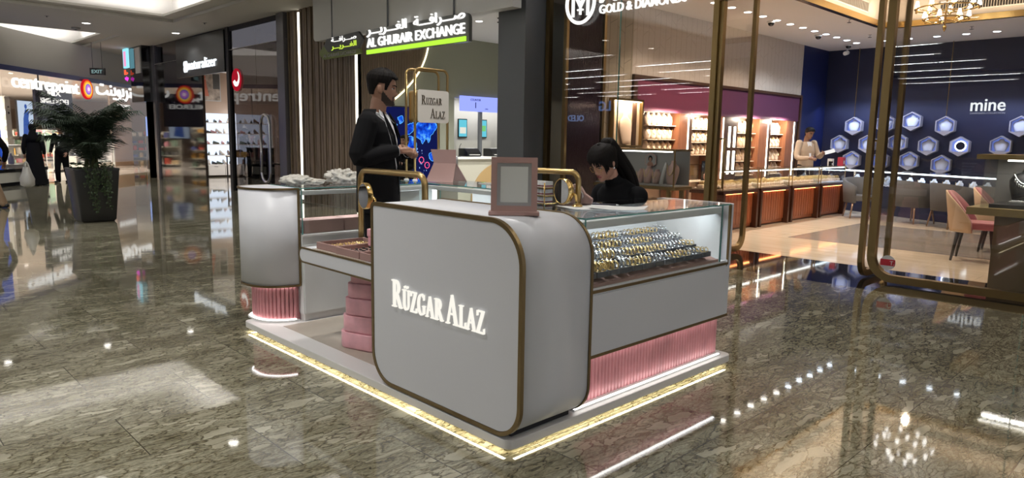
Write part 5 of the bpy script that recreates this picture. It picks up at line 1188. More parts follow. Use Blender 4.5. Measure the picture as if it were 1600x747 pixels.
# wall niches with rows of busts, pilasters and light strips
def pil(y0, y1, label):
    t = thing('wood_pilaster', label, 'pilaster', (WX, (y0 + y1) / 2, .7)); O = t.location
    MB(O).box(WX - .3, WX + .02, y0, y1, 0, 1.9).build('panel', M['pwood'], t); MB(O).box(WX - .02, WX + .025, y1 - .05, y1 - .012, .72, 1.88).build('light_strip', M['led'], t); MB(O).box(WX - .3, WX + .03, y1, y1 + .075, 0, 1.9).build('edge', M['darkwood'], t)
pil(10.75, 11.08, 'reddish wood pilaster with light strip between the first two display niches'); pil(12.0, 12.3, 'reddish wood pilaster with light strip after the second display niche'); pil(13.72, 14.13, 'reddish wood pilaster with light strip between the last two display niches'); pil(14.95, 15.36, 'reddish wood pilaster with light strip beside the blue wall')
S('wall_niche_dark', MB().box(WX - .3, WX + .01, 12.385, 12.85, 0, 1.9), M['darkwood'])
for y in (12.5, 12.7): S('trim_11', MB().box(WX + .01, WX + .02, y, y + .07, .8, 1.25).box(WX + .01, WX + .02, y, y + .07, 1.32, 1.72), M['led'])
NI = [(9.9, 10.75, 4, 5, 1.70, .24, 'first', 'bust', 1.03), (11.16, 12.0, 3, 5, 1.66, .235, 'second', 'bust', 1.02), (12.88, 13.7, 4, 4, 1.62, .28, 'third', 'tall', 1.25), (14.2, 14.95, 4, 4, 1.62, .28, 'last', 'tall', 1.25)]
for (y0, y1, rows, cols, zt, dz, nm, kd, sc) in NI:
    t = thing('niche_shelves', 'lit cream wall niche with stepped shelves, the %s from the doors' % nm, 'shelf', (WX - .15, (y0 + y1) / 2, .7)); O = t.location
    MB(O).box(WX - .335, WX - .32, y0, y1, .7, 1.9).build('back_panel', M['niche'], t)
    for r_ in range(rows): MB(O).box(WX - .32, WX - .04 - .05 * 0, y0 + .005, y1 - .005, zt - dz * r_ - .025, zt - dz * r_ - .012).build('shelf_board', M['niche'], t)
    MB(O).box(WX - .3, WX - .0, y0, y1, .68, .7).build('shelf_base', M['darkwood'] if nm != 'second' else M['niche'], t)
    area('niche_lamp', (WX + .14, (y0 + y1) / 2, 1.88), .05, y1 - y0 - .1, 22, (1, .86, .7), (-.8, 0, -1))
    for r_ in range(rows):
        for c in range(cols):
            p = (WX - .12, y0 + .02 + (y1 - y0 - .04) * (c + .5) / cols, zt - dz * r_ - .010); lb = 'cream bust with gold necklace on the shelves of the %s wall niche' % nm; gp = 'necklace busts in the %s niche' % nm
            if bf: o = bstand; o.location = p; o['label'] = lb; bf = False
            else: o = dup(bstand, p, None, lb)
            o['group'] = gp; o.rotation_euler = (0, 0, -pi / 2 - .25 if kd == 'bust' else -pi / 2); o.scale = (sc, 1.2, 1.04) if kd == 'bust' else (1.2, 1.2, 1.2)
t = thing('portrait_card', 'small dark framed portrait card of a woman on the second niche base', 'picture', (WX - .02, 11.78, .702)); MB().box(-.012, 0, -.13, .13, 0, .36).build('card', M['black'], t); MB().ball((.004, 0, .2), (.004, .028, .038), 12, 8).ball((.004, 0, .07), (.004, .07, .07), 12, 8).build('portrait_figure', M['skin2'], t); MB().ball((.003, 0, .215), (.0035, .038, .045), 12, 8).build('portrait_hair', M['hair'], t)
ch = thing('hanging_chain', 'thin gold chain hanging in the second wall niche below the busts', 'necklace', (WX - .2, 11.2, .98), group='gold chains in the second niche'); MB().tube([(0, .012 * sin(a), -.2 * (1 - cos(a)) * .5) for a in [2 * pi * q / 14 for q in range(14)]], .0035, 5, True).build('chain', M['goldring'], ch)
for k in range(1, 14): dup(ch, (WX - .2, 11.2 + .035 * k, .98))
t = thing('chain_rail', 'brass rail carrying the gold chains in the second wall niche', 'rail', (WX - .2, 11.5, .99)); MB().tube([(0, -.33, 0), (0, .45, 0)], .008, 8).build('rail', M['brass'], t)
# chevron wall: lit frame niche and dark panel
t = thing('lit_display_frame', 'glowing cream framed niche on the grey chevron wall behind the seated woman', 'display niche', (WX, 9.18, 1.33)); O = t.location
MB(O).box(WX, WX + .03, 8.80, 9.56, 1.33, 2.05).build('back_panel', mat('lit_cream', (.8, .62, .42), .6), t); fr = rframe('f', 8.78, 9.58, 1.31, 2.07, 0, .01, .03, .09); fr.v = [Vector((WX + p.y - O.x, p.x - O.y, p.z - O.z)) for p in fr.v]; fr.build('frame', M['brass'], t)
MB(O).box(WX + .03, WX + .07, 8.82, 9.54, 2.025, 2.035).build('light_strip', M['led'], t); b_ = MB(O); b_.off = Vector((0, 0, 0)); bust_geo(b_, .5, .34, .06); b_.v = [Vector((WX + .08 + v.y * .5, 9.15 + v.x, 1.36 + v.z)) - O for v in b_.v]; b_.build('bust_relief', M['bust'], t)
area('niche_lamp', (WX + .12, 9.18, 2.02), .04, .6, 8, (1, .8, .58), (-.4, 0, -1))
t = thing('dark_curtain_panel', 'dark plum ribbed panel on the wall behind the shop glass', 'panel', (WX, 8.1, 0)); O = t.location; c = MB(O); y = 7.75
while y < 8.52: c.tube([(WX + .03, y, .05), (WX + .03, y, 3.4)], .014, 6); y += .027
c.build('ribs', mat('plum_chain', (.045, .02, .04), .25, .4), t); MB(O).box(WX, WX + .02, 7.74, 8.54, 0, 3.45).build('backing', mat('plum_back', (.03, .012, .028), .4), t); MB(O).box(WX, WX + .06, 8.54, 8.60, 0, 3.5).box(WX, WX + .06, 7.69, 7.74, 0, 3.5).build('side_trim', M['brass'], t)
# brass table with glass case by the seated woman
t = thing('display_table', 'brass table with glass case of pink busts, inside the shop behind the seated woman', 'display case', (-5.9, 8.3, 0)); O = t.location
MB(O).box(-6.6, -5.2, 8.1, 8.52, .755, .80).build('table_top', M['brass'], t)
for x in (-6.5, -5.32):
    for y in (8.14, 8.46): MB(O).box(x - .03, x + .03, y - .02, y + .02, 0, .755).build('leg', M['brass'], t)
MB(O).box(-6.58, -5.24, 8.12, 8.5, .80, .815).build('case_bed', M['case_grey'], t); MB(O).box(-6.58, -5.24, 8.49, 8.5, .815, 1.28).build('case_back', M['case_grey'], t)
MB(O).box(-6.58, -5.24, 8.12, 8.126, .815, 1.28).box(-5.246, -5.24, 8.12, 8.5, .815, 1.28).build('glass_front', M['glass'], t); MB(O).box(-6.6, -5.22, 8.1, 8.52, 1.28, 1.305).box(-5.245, -5.228, 8.108, 8.122, .8, 1.28).build('case_frame', M['brass'], t)
MB(O).box(-6.5, -5.3, 8.14, 8.16, 1.262, 1.278).build('case_light', M['led2'], t)
for k, (x, s_, lbl) in enumerate(((-5.42, 1.0, 'pink necklace bust at the right end of the brass table case'), (-5.68, .55, 'small pink necklace bust in the brass table case, beside the white arm'), (-5.82, .7, 'pink necklace bust in the brass table case, under the portrait hexagon'), (-5.95, .55, 'small pink bust in the brass table case, nearest the seated woman'))):
    o = dup(bstand, (x, 8.34, .817), pi, lbl, 'pink busts in the brass table case', (1.05 * s_ + .2, 1.2, 1.45 * s_ + .2))
    for c in o.children:
        if c.name.startswith('bust'): c.data = c.data.copy(); c.data.materials[0] = M['bustp']
t = thing('portrait_hexagon', 'hexagonal framed portrait of a woman in the brass table case', 'picture', (-5.86, 8.47, 1.14)); hx = [(.11 * sin(pi / 3 * k), .11 * cos(pi / 3 * k)) for k in range(6)]
MB().prism(hx, 'y', -.012, 0).build('frame', M['bustp'], t); MB().prism([(a * .84, b * .84) for a, b in hx], 'y', -.016, -.012).build('picture_ground', M['case_grey'], t); MB().ball((0, -.018, .012), (.026, .004, .035), 12, 8).ball((0, -.016, -.06), (.05, .004, .04), 12, 8).build('portrait_figure', M['skin2'], t); MB().ball((0, -.0165, .022), (.036, .004, .045), 12, 8).build('portrait_hair', M['hair'], t)
t = thing('arm_display', 'white curved arm-shaped bracelet display in the brass table case', 'jewellery stand', (-5.56, 8.3, .817)); limb_p = [(0, 0, 0), (.02, 0, .1), (.05, 0, .22), (.07, 0, .30)]; MB().tube(limb_p, [.03, .028, .022, .012], 10).build('arm', M['whitem'], t)
# tan plinth with the black bust, right of the doors
t = thing('tan_plinth', 'tan brass-edged plinth with a glass case, at the right of the shop window', 'display case', (-.6, 8.2, 0)); O = t.location
MB(O).box(-1.55, .5, 7.95, 8.5, 0, .755).build('base', M['tan'], t); PB = mat('plinth_brass', (.40, .30, .12), .42, .5); MB(O).box(-1.78, .6, 7.9, 8.55, .755, .825).build('table_top', PB, t); area('case_lamp', (-.6, 8.1, 1.26), 1.8, .04, 14, (1, .95, .88))
MB(O).box(-1.68, .5, 8.5, 8.51, .825, 1.29).build('case_back', M['case_grey'], t); MB(O).box(-1.68, .5, 7.95, 7.957, .825, 1.29).box(-1.68, -1.673, 7.95, 8.5, .825, 1.29).build('glass_front', M['glass'], t); MB(O).box(-1.74, .56, 7.9, 8.53, 1.29, 1.335).build('case_top', PB, t)
MB(O).box(-1.5, .4, 7.97, 7.99, 1.272, 1.288).build('case_light', M['led2'], t); MB(O).box(-1.62, .4, 8.0, 8.45, .825, .86).build('case_bed', M['blackm'], t)
t = thing('black_bust', 'black velvet bust wearing a wide stone-drop necklace in the glass case on the tan plinth', 'jewellery bust', (-1.38, 8.24, .862)); b_ = MB(); bust_geo(b_, .36, .30, .09); b_.v = [Vector((v.x, -v.y, v.z)) for v in b_.v]; b_.build('bust', M['bustb'], t); b_ = MB(); necklace(b_, .36, .34, .09, .008, .3); b_.v = [Vector((v.x, -v.y, v.z)) for v in b_.v]; b_.build('necklace', M['silver'], t)
b_ = MB()
for i in range(1, 12):
    a = -1 + 2 * i / 12; b_.ball((.34 * .3 * a, -.1 + .18 * .25, .36 * (.80 - .3 * (1 - a * a) ** .8) - .02), (.008, .007, .018), 8, 6)
b_.build('stone_drops', M['silver'], t)
t = thing('bracelet_tray', 'low silver bracelet tray in front of the black bust', 'tray', (-1.36, 8.06, .862)); MB().box(-.12, .12, -.03, .03, 0, .03).build('tray', M['case_grey'], t); MB().tube([(-.1 + .2 * k / 16, 0, .035 + .004 * (k % 2)) for k in range(17)], .006, 6).build('bracelet', M['silver'], t)
# pink chairs
def pink_chair(loc, rz, label):
    t = thing('rose_chair', label, 'chair', loc, rz, 'rose velvet chairs')
    MB().prism(rrect(-.19, .27, -.215, .215, .09), 'z', .40, .49).build('seat', M['rose'], t, bev=.02)
    def shell(r0, th, zt, name, m):
        mb = MB(); n = 22; v = []; f = []
        for i in range(n + 1):
            a = radians(95 + 170 * i / n); k = sin(pi * i / n) ** .8; top = .56 + (zt - .56) * k
            for j, z in enumerate((.36, .50, .5 + (top - .5) * .5, top)):
                rr = r0 + .03 * j / 3; rr2 = rr - th; tilt = -.05 * j / 3
                v += [(rr * cos(a) + tilt, rr * .98 * sin(a), z), (rr2 * cos(a) + tilt, rr2 * .98 * sin(a), z)]
        for i in range(n):
            for j in range(3):
                A = i * 8 + 2 * j; B = A + 8; f += [(A, B, B + 2, A + 2), (A + 1, A + 3, B + 3, B + 1)]
            A = i * 8; f += [(A, A + 1, A + 9, A + 8), (A + 6, A + 14, A + 15, A + 7)]
        for i in (0, n):
            A = i * 8; f += [(A, A + 2, A + 3, A + 1), (A + 2, A + 4, A + 5, A + 3), (A + 4, A + 6, A + 7, A + 5)]
        mb.add(v, f, True); return mb.build(name, m, t)
    lab(shell(.29, .022, .86, 'back_shell', M['beigefab']), 'beige outer back'); lab(shell(.268, .05, .86, 'backrest', M['rose']), 'rose inner back')
    for sx in (-1, 1):
        for sy in (-1, 1): MB().tube([(sx * .17, sy * .17, .40), (sx * .22, sy * .21, 0)], [.026, .013], 8).build('leg', M['blackleg'], t)
pink_chair((-2.15, 10.15, 0), .1, 'rose velvet chair with beige back beside the tan plinth, the nearer one'); pink_chair((-2.1, 11.25, 0), .1, 'rose velvet chair with beige back, behind the nearer rose chair')
def tub_chair(loc, rz, label):
    t = thing('tub_chair', label, 'chair', loc, rz, 'grey tub chairs'); mb = MB(); n = 24; v = []; f = []
    for i in range(n + 1):
        a = radians(-55 + 290 * i / n - 90 + 90); k = sin(pi * i / n) ** .7; top = .62 + .16 * k
        for j, z in enumerate((.30, .5, top)):
            rr = .32 + .02 * j
            for q in (rr, rr - .06): v.append((q * sin(a + pi / 2 + 0) * 1, q * -cos(a + pi / 2), z))
    for i in range(n):
        for j in range(2):
            A = i * 6 + 2 * j; B = A + 6; f += [(A, A + 2, B + 2, B), (A + 1, B + 1, B + 3, A + 3)]
        A = i * 6; f += [(A, A + 6, A + 7, A + 1), (A + 4, A + 5, A + 11, A + 10)]
    for i in (0, n): A = i * 6; f += [(A, A + 1, A + 3, A + 2), (A + 2, A + 3, A + 5, A + 4)]
    mb.add(v, f, True); mb.build('back_shell', M['greyfab'], t); MB().prism(rrect(-.24, .24, -.26, .24, .1), 'z', .34, .45).build('seat', M['greyfab'], t, bev=.02)
    for sx in (-1, 1):
        for sy in (-1, 1): MB().tube([(sx * .2, sy * .2, .34), (sx * .25, sy * .25, 0)], [.02, .012], 8).build('leg', M['brownleg'], t)
for q, rz, l in (((-5.0, 14.35, 0), .6, 'grey tub chair at the end of the wooden counters'), ((-4.05, 14.25, 0), 2.7, 'grey tub chair seen past the door frame, before the lit navy counter'), ((-3.35, 13.9, 0), 2.5, 'grey tub chair seen from behind, left of the rose chairs'), ((-2.6, 13.6, 0), 2.4, 'grey tub chair half hidden behind the rose chairs')): tub_chair(q, rz, l)
# diagonal navy counter with cool light
t = thing('navy_counter', 'long navy counter with a cool glowing light line before the blue wall', 'counter', (-4.0, 15.2, 0), radians(-26)); MB().box(-2.0, 1.9, -.25, .25, 0, .58).build('body', M['navy'], t); MB().box(-2.0, 1.9, -.25, .25, .58, .60).build('case_bed', M['bustw'], t)
MB().box(-2.0, 1.9, -.256, -.25, .6, .88).build('glass_front', M['glass'], t); MB().box(-2.0, 1.9, -.25, .25, .88, .89).build('glass_top', M['glass'], t); MB().box(-2.0, 1.9, -.24, -.21, .85, .875).build('light_line', M['ledw'], t)
pb2 = None
for k in range(14):
    p = t.matrix_basis @ Vector((-1.85 + .27 * k, -.08, .602)); lb = 'small white bust with necklace inside the glowing navy counter'
    o = dup(bstand, p, radians(-26) + pi, lb, 'white busts in the navy counter', (.9, 1, .9))
    for c in o.children:
        if c.name.startswith('bust'):
            if pb2 is None: pb2 = c.data.copy(); pb2.materials[0] = M['bustw']
            c.data = pb2
        else: c.data = c.data
area('navy_counter_lamp', (-4.0, 15.2, .87), 3.4, .05, 10, (.6, .75, 1))
for k, (x, y, s_, m_, l) in enumerate(((-5.75, 14.62, .09, M['paper'], 'white card box standing on the wooden counter end'), (-5.6, 14.78, .11, mat('red_box', (.35, .02, .04), .5), 'red and white gift box on the counter end by the grey chair'), (-5.68, 14.45, .06, M['black'], 'black telephone box on the wooden counter end'))):
    t = thing('counter_box', l, 'box', (x, y, .9765)); MB().box(-s_ / 2, s_ / 2, -s_ * .6, s_ * .6, 0, s_ * 1.6).build('carton', m_, t, bev=.004); MB().box(-s_ / 2 - .001, s_ / 2 + .001, -s_ * .3, s_ * .3, s_ * .4, s_ * 1.0).build('label_patch', M['paper'], t)
# hexagon wall displays
HX = [(-6.17, 1.83), (-6.46, 1.42), (-5.84, 1.43), (-6.16, 1.06), (-5.50, 1.88), (-5.22, 1.47), (-5.55, 1.06), (-4.97, 1.93), (-4.96, 1.08), (-4.33, 1.83), (-4.62, 1.41), (-4.03, 1.41), (-4.34, 1.02), (-3.32, 1.43), (-3.03, 1.82)]
HL = ['topmost of the left cluster, on the gold rod', 'left cluster, nearest the man in beige', 'left cluster, right-hand one of its middle row', 'lowest of the left cluster', 'top one just left of the door post', 'middle one beside the door post', 'low one beside the door post', 'top one seen through the right pane edge', 'low one right of the door frame', 'topmost of the middle cluster', 'middle cluster, left one', 'holding a round dark disc', 'lowest of the middle cluster', 'just above the tan plinth case', 'highest, right of the mine sign']
hexp = [(.205 * sin(pi / 3 * k), .205 * cos(pi / 3 * k)) for k in range(6)]
hb_ = None
for (x, z), l in zip(HX, HL):
    t = thing('hexagon_display', 'blue-lit hexagonal display box with white bust, ' + l if 'disc' not in l else 'blue-lit hexagonal display box ' + l, 'display box', (x, 16.95, z), group='hexagon displays on the navy wall')
    if hb_ is None:
        fr = MB(); o_ = hexp; i_ = [(a * .9, b * .9) for a, b in hexp]; v = [(a, y, b) for y in (-.17, 0) for a, b in o_] + [(a, y, b) for y in (-.17, 0) for a, b in i_]; f = []
        for k in range(6):
            j = (k + 1) % 6; f += [(k, j, 6 + j, 6 + k), (12 + k, 18 + k, 18 + j, 12 + j), (k, 12 + k, 12 + j, j)]
        fr.add(v, f); fr.prism([(-.175, -.11), (.175, -.11), (0, -.2)], 'y', -.16, -.01)
        A = fr.build('hex_frame', M['hexframe'], t); B = MB().prism([(a * .9, b * .9) for a, b in hexp], 'y', -.02, -.004).build('back_panel', M['teal_in'], t)
        C = MB(); bust_geo(C, .25, .27, .05); C.v = [Vector((v.x, -.10 - v.y, v.z - .11)) for v in C.v]; C = C.build('bust', M['bustw'], t)
        hb_ = (A, B, C)
    else:
        for q in hb_[:2 if 'disc' in l else 3]:
            c = q.copy(); COL.objects.link(c); c.parent = t
        if 'disc' in l: MB().tube([(.095 * cos(a), -.06, .01 + .095 * sin(a)) for a in [2 * pi * q / 24 for q in range(24)]], .012, 8, True).build('glow_ring', M['ledw'], t); MB().prism([(.085 * cos(2 * pi * q / 24), .01 + .085 * sin(2 * pi * q / 24)) for q in range(24)], 'y', -.07, -.05).build('disc', M['navy'], t)
for k, (x, w) in enumerate(((-6.15, 1.2), (-5.4, .9), (-4.4, 1.4), (-3.2, .7))): area('hexagon_lamp', (x, 16.5, 2.25), w, .05, 7, (.5, .62, 1), (0, .35, -1))
for x, z0, l in ((-6.17, 2.03, 'thin gold rod hanging over the left hexagon cluster'), (-4.33, 2.03, 'thin gold rod hanging over the middle hexagon cluster')):
    tag(MB((x, 16.82, z0)).tube([(x, 16.82, z0), (x, 16.82, 3.56)], .008, 8).build('hanging_rod', M['brass']), l, 'rod')
t = thing('wall_sign', 'glowing white mine lettering on the navy wall', 'sign', (-3.63, 16.93, 2.1)); MM_ = frame_M((-3.93, 0, 0), (1, 0, 0), (0, 0, 1)); O = Vector((-3.63, 0, 0))
mb = MB(O); text(mb, 'mine', frame_M((-3.93, -.0, .03), (1, 0, 0), (0, 0, 1)), width=.6, height=.24, depth=.03, bold=.008); mb.build('lettering', M['signw'], t); mb = MB(O); text(mb, 'DIAMONDS COLLECTION', frame_M((-3.93, 0, -.03), (1, 0, 0), (0, 0, 1)), width=.6, depth=.008); mb.build('small_lettering', M['case_grey'], t)
# logo and name hung on the shop glass
t = thing('shop_sign', 'lit round M logo and GOLD & DIAMONDS lettering on the shop glass', 'sign', (-6.52, GY - .02, 3.0)); O = t.location
mb = MB(O); R_ = .245; mb.tube([(-6.53 + R_ * 1. * cos(a), GY - .03, 3.275 + R_ * 1.08 * sin(a)) for a in [2 * pi * q / 40 for q in range(40)]], .024, 8, True); mb.build('logo_ring', M['signw2'], t)
mb = MB(O); GM = frame_M((-6.53, GY - .012, 3.1), (1, 0, 0), (0, 0, 1))
for p in ([(-.15, 0), (-.115, 0), (-.115, .33), (-.15, .33)], [(.115, 0), (.15, 0), (.15, .33), (.115, .33)], [(-.15, .33), (-.1, .33), (.015, .16), (-.015, .12)], [(.15, .33), (.1, .33), (-.015, .16), (.015, .12)], [(-.012, .02), (.012, .02), (.012, .14), (-.012, .14)], [(-.05, .075), (.05, .075), (.05, .095), (-.05, .095)]): mb.prism(p, 'z', 0, .03, GM)
mb.build('logo_mark', M['signw2'], t)
mb = MB(O); text(mb, 'GOLD & DIAMONDS', frame_M((-6.19, GY - .012, 3.09), (1, 0, 0), (0, 0, 1)), width=1.34, height=.115, depth=.03, bold=.005); mb.build('lettering', M['signw2'], t)
mb = MB(O); text(mb, 'M', frame_M((-6.19, GY - .012, 3.235), (1, 0, 0), (0, 0, 1)), height=.3, depth=.03, bold=.005); mb.build('name_letter', M['signw2'], t)
t = thing('glass_sticker', 'round red and white sticker low on the right shop pane', 'sticker', (-2.36, GY + .02, .22)); c = [(.075 * cos(2 * pi * q / 28), .075 * sin(2 * pi * q / 28)) for q in range(28)]
MB().prism(c, 'y', 0, .004).build('disc', M['paper'], t); MB().box(-.07, .07, -.003, 0, -.03, .035).build('red_band', mat('sticker_red', (.4, .015, .03), .5), t); mb = MB(); text(mb, 'T.', frame_M((.02, -.003, -.02), (1, 0, 0), (0, 0, 1)), height=.04, depth=.002, bold=.005); mb.build('lettering', M['paper'], t)
# shop ceiling pieces
dl = thing('downlight', 'x', 'ceiling light', (0, 0, 0)); MB().lathe([(.075, -.006), (.085, -.002), (.085, .0)], n=20).build('trim_ring', M['whitem'], dl); MB().lathe([(0, -.008), (.06, -.008), (.062, -.004)], n=16).build('lens', M['lens'], dl)
dlc = dup(dl, (0, 0, 0)); 
for c in dlc.children:
    if c.name.startswith('lens'): c.data = c.data.copy(); c.data.materials[0] = M['lensc']
for k, (x, y) in enumerate(SHOP_DL_L):
    pr = dl if k < 8 else dlc; lb = 'round downlight in the row above the wooden counters'; gp = 'shop downlights along the left'
    if k in (0, 8): o = pr; o.location = (x, y, 3.56); tag(o, lb, 'ceiling light', gp)
    else: o = dup(pr, (x, y, 3.56), None, lb, gp)
for k, (x, y) in enumerate(SHOP_DL_B): dup(dlc, (x, y, 3.56), None, 'round cool downlight in the row along the navy wall', 'shop downlights along the navy wall')
def dome(loc, label, k=1.):
    t = thing('dome_camera', label, 'security camera', loc); MB().lathe([(.07 * k, -.03 * k), (.072 * k, 0)], n=18).build('base', M['whitem'], t); MB().ball((0, 0, -.035 * k), (.055 * k, .055 * k, .05 * k), 16, 8).build('dome', M['black'], t)
dome((-6.05, 12.25, 3.56), 'dark dome camera on the shop ceiling nearest the doors'); dome((-6.08, 14.35, 3.56), 'dark dome camera on the shop ceiling, middle of three'); dome((-6.15, 16.1, 3.56), 'dark dome camera on the shop ceiling by the navy wall')
t = thing('bullet_camera', 'small white bullet camera hanging at the corner of the navy walls', 'security camera', (-6.25, 16.3, 3.56)); MB().tube([(0, 0, 0), (0, 0, -.1)], .015, 8).build('stem', M['whitem'], t); MB().tube([(0, .04, -.14), (0, -.1, -.17)], .045, 12).build('housing', M['whitem'], t)
def grille(loc, rz, w, d, label):
    t = thing('air_grille', label, 'air vent', loc, rz); fr = rframe('f', -w / 2, w / 2, -d / 2, d / 2, 0, .005, .03, .012); fr.v = [Vector((p.x, p.z, -p.y)) for p in fr.v]; fr.build('frame', M['whitem'], t); s_ = MB(); n = int(w / .05)
    for k in range(n): s_.box(-w / 2 + .03 + (w - .06) * k / n, -w / 2 + .03 + (w - .06) * k / n + .012, -d / 2 + .03, d / 2 - .03, -.012, 0)
    s_.build('slats', M['case_grey'], t); MB().box(-w / 2 + .03, w / 2 - .03, -d / 2 + .03, d / 2 - .03, -.002, -.001).build('void', M['blackm'], t)
def vgrille(loc, rz, w, h, label):
    t = thing('air_grille', label, 'air vent', loc, rz); MB().box(-w / 2, w / 2, -.012, 0, -h / 2, -h / 2 + .025).box(-w / 2, w / 2, -.012, 0, h / 2 - .025, h / 2).box(-w / 2, -w / 2 + .025, -.012, 0, -h / 2, h / 2).box(w / 2 - .025, w / 2, -.012, 0, -h / 2, h / 2).build('frame', M['whitem'], t); s_ = MB(); n = int(w / .04)
    for k in range(n): s_.box(-w / 2 + .025 + (w - .05) * k / n, -w / 2 + .025 + (w - .05) * k / n + .012, -.01, 0, -h / 2 + .025, h / 2 - .025)
    s_.build('slats', M['case_grey'], t); MB().box(-w / 2 + .02, w / 2 - .02, -.002, 0, -h / 2 + .02, h / 2 - .02).build('void', M['blackm'], t)
vgrille((CF[0] + .01, 12.2, 3.79), pi / 2, 2.2, .2, 'long air grille in the left side of the lit shop coffer'); vgrille((-2.6, CF[3] - .01, 3.79), 0, 2.6, .2, 'long air grille in the far side of the lit shop coffer')
for k, (x, y) in enumerate(((-4.95, 12.9), (-5.3, 14.9), (-3.6, 15.0))):
    t = thing('sprinkler', ('sprinkler head on the shop ceiling beside the coffer', 'sprinkler head on the shop ceiling near the navy corner', 'sprinkler head on the shop ceiling before the navy wall')[k], 'sprinkler', (x, y, 3.56)); MB().lathe([(.03, 0), (.03, -.006), (.008, -.01), (.008, -.05)], n=12).build('stem', M['chrome'], t); MB().lathe([(.035, -.056), (.035, -.05)], n=12).build('deflector', M['chrome'], t)
spot('chandelier_lamp', (-3.35, 12.45, 3.1), 120, (1, .8, .58), 160, .9)
area('shop_cove_lamp', ((CF[0] + CF[1]) / 2, CF[3] - .2, 3.62), 5.6, .08, 22, (1, .74, .46), (0, .1, 1)); area('shop_cove_lamp', (CF[0] + .2, (CF[2] + CF[3]) / 2, 3.62), .08, 4.2, 22, (1, .74, .46), (-.1, 0, 1))
# chandelier
t = thing('chandelier', 'gilded tiered chandelier with small white lamp shades in the shop coffer', 'chandelier', (-3.35, 12.45, 4.0)); MB().tube([(0, 0, 0), (0, 0, -.78)], .012, 8).build('stem', M['gold'], t); MB().lathe([(.0, -.86), (.02, -.82), (.03, -.78), (.0, -.74)], n=12).build('finial', M['gold'], t)
for tier, (r_, z, n) in enumerate(((.2, -.3, 6), (.42, -.5, 9), (.3, -.66, 7))):
    MB().tube([(r_ * cos(a), r_ * sin(a), z) for a in [2 * pi * q / 24 for q in range(24)]], .012, 6, True).build('ring', M['gold'], t)
    for k in range(n):
        a = 2 * pi * k / n + tier; x, y = r_ * cos(a), r_ * sin(a); arm = MB().tube([(x * .1, y * .1, z - .02), (x * .6, y * .6, z - .05), (x, y, z + .0)], .008, 6).ball((x, y, z - .02), .02, 8, 6).build('arm', M['gold'], t); MB().lathe([(.035, z + .02), (.018, z + .1)], (x, y, 0), 10).build('lamp_shade', M['led2'], arm)
# ---------------------------------------------------------------- exchange office
SG = 6.9
t = thing('exchange_sign', 'long hanging lit sign AL GHURAIR EXCHANGE with Arabic lettering and lime bar', 'sign', (-9.45, SG, 2.82)); O = t.location
MB(O).prism(rrect(-10.82, -8.06, 2.82, 3.24, (.02, .02, .1, .02)), 'y', SG, SG + .06).build('panel', M['acryl'], t)
MB(O).box(-10.78, -8.12, SG - .02, SG, 2.83, 2.90).build('lime_bar', M['lime'], t)
mb = MB(O); text(mb, 'AL GHURAIR EXCHANGE', frame_M((-10.76, SG - .001, 2.94), (1, 0, 0), (0, 0, 1)), width=2.62, height=.155, depth=.03, bold=.005); mb.build('lettering', M['signw2'], t)
TW = '\u0640'
AR1 = ''.join(reversed('\ufebb' + TW * 3 + '\ufeae\ufe8d\ufed3' + TW * 3 + '\ufe94'))        # in presentation forms, laid out right to left
AR2 = ''.join(reversed('\ufe8d\ufedf\ufed0' + TW * 3 + '\ufeae\ufef3' + TW * 3 + '\ufeae'))
mb = MB(O); text(mb, AR2 + '  ' + AR1, frame_M((-10.76, SG - .001, 3.115), (1, 0, 0), (0, 0, 1)), width=2.62, height=.2, depth=.03, bold=.005); mb.build('arabic_lettering', M['signw2'], t)
for x in (-10.2, -8.45): MB(O).tube([(x, SG + .03, 3.2), (x, SG + .03, 4.0)], .014, 8).build('hanger', M['pillar'], t)
t = thing('exchange_sign', 'small hexagon-shaped black and olive hanging sign beside the long exchange sign', 'sign', (-11.6, SG, 2.8)); O = t.location
MB(O).prism([(-12.1, 3.2), (-11.0, 3.24), (-10.84, 3.10), (-11.0, 2.95), (-12.06, 2.96), (-12.2, 3.08)], 'y', SG - .04, SG).build('black_panel', M['signblack'], t)
MB(O).prism([(-12.43, 2.97), (-12.2, 3.12), (-12.08, 2.96), (-11.0, 2.955), (-10.95, 2.86), (-12.28, 2.84)], 'y', SG - .02, SG + .02).build('olive_panel', M['olive'], t)
mb = MB(O); text(mb, AR1, frame_M((-11.92, SG - .041, 3.10), (1, 0, 0), (0, 0, 1)), width=.86, height=.11, depth=.012, bold=.005); mb.build('arabic_lettering', M['signw2'], t)
mb = MB(O); text(mb, AR2, frame_M((-11.92, SG - .041, 2.975), (1, 0, 0), (0, 0, 1)), width=.86, height=.12, depth=.012, bold=.005); mb.build('arabic_lettering_lime', M['limetxt'], t)
mb = MB(O); text(mb, 'AL GHURAIR EXCHANGE', frame_M((-12.25, SG - .021, 2.875), (1, 0, 0), (0, 0, 1)), width=1.15, height=.06, depth=.008, bold=.005); mb.build('lettering', M['case_grey'], t)
for x in (-11.93,): MB(O).tube([(x, SG - .02, 3.19), (x, SG - .02, 4.0)], .012, 8).build('hanger', M['pillar'], t)
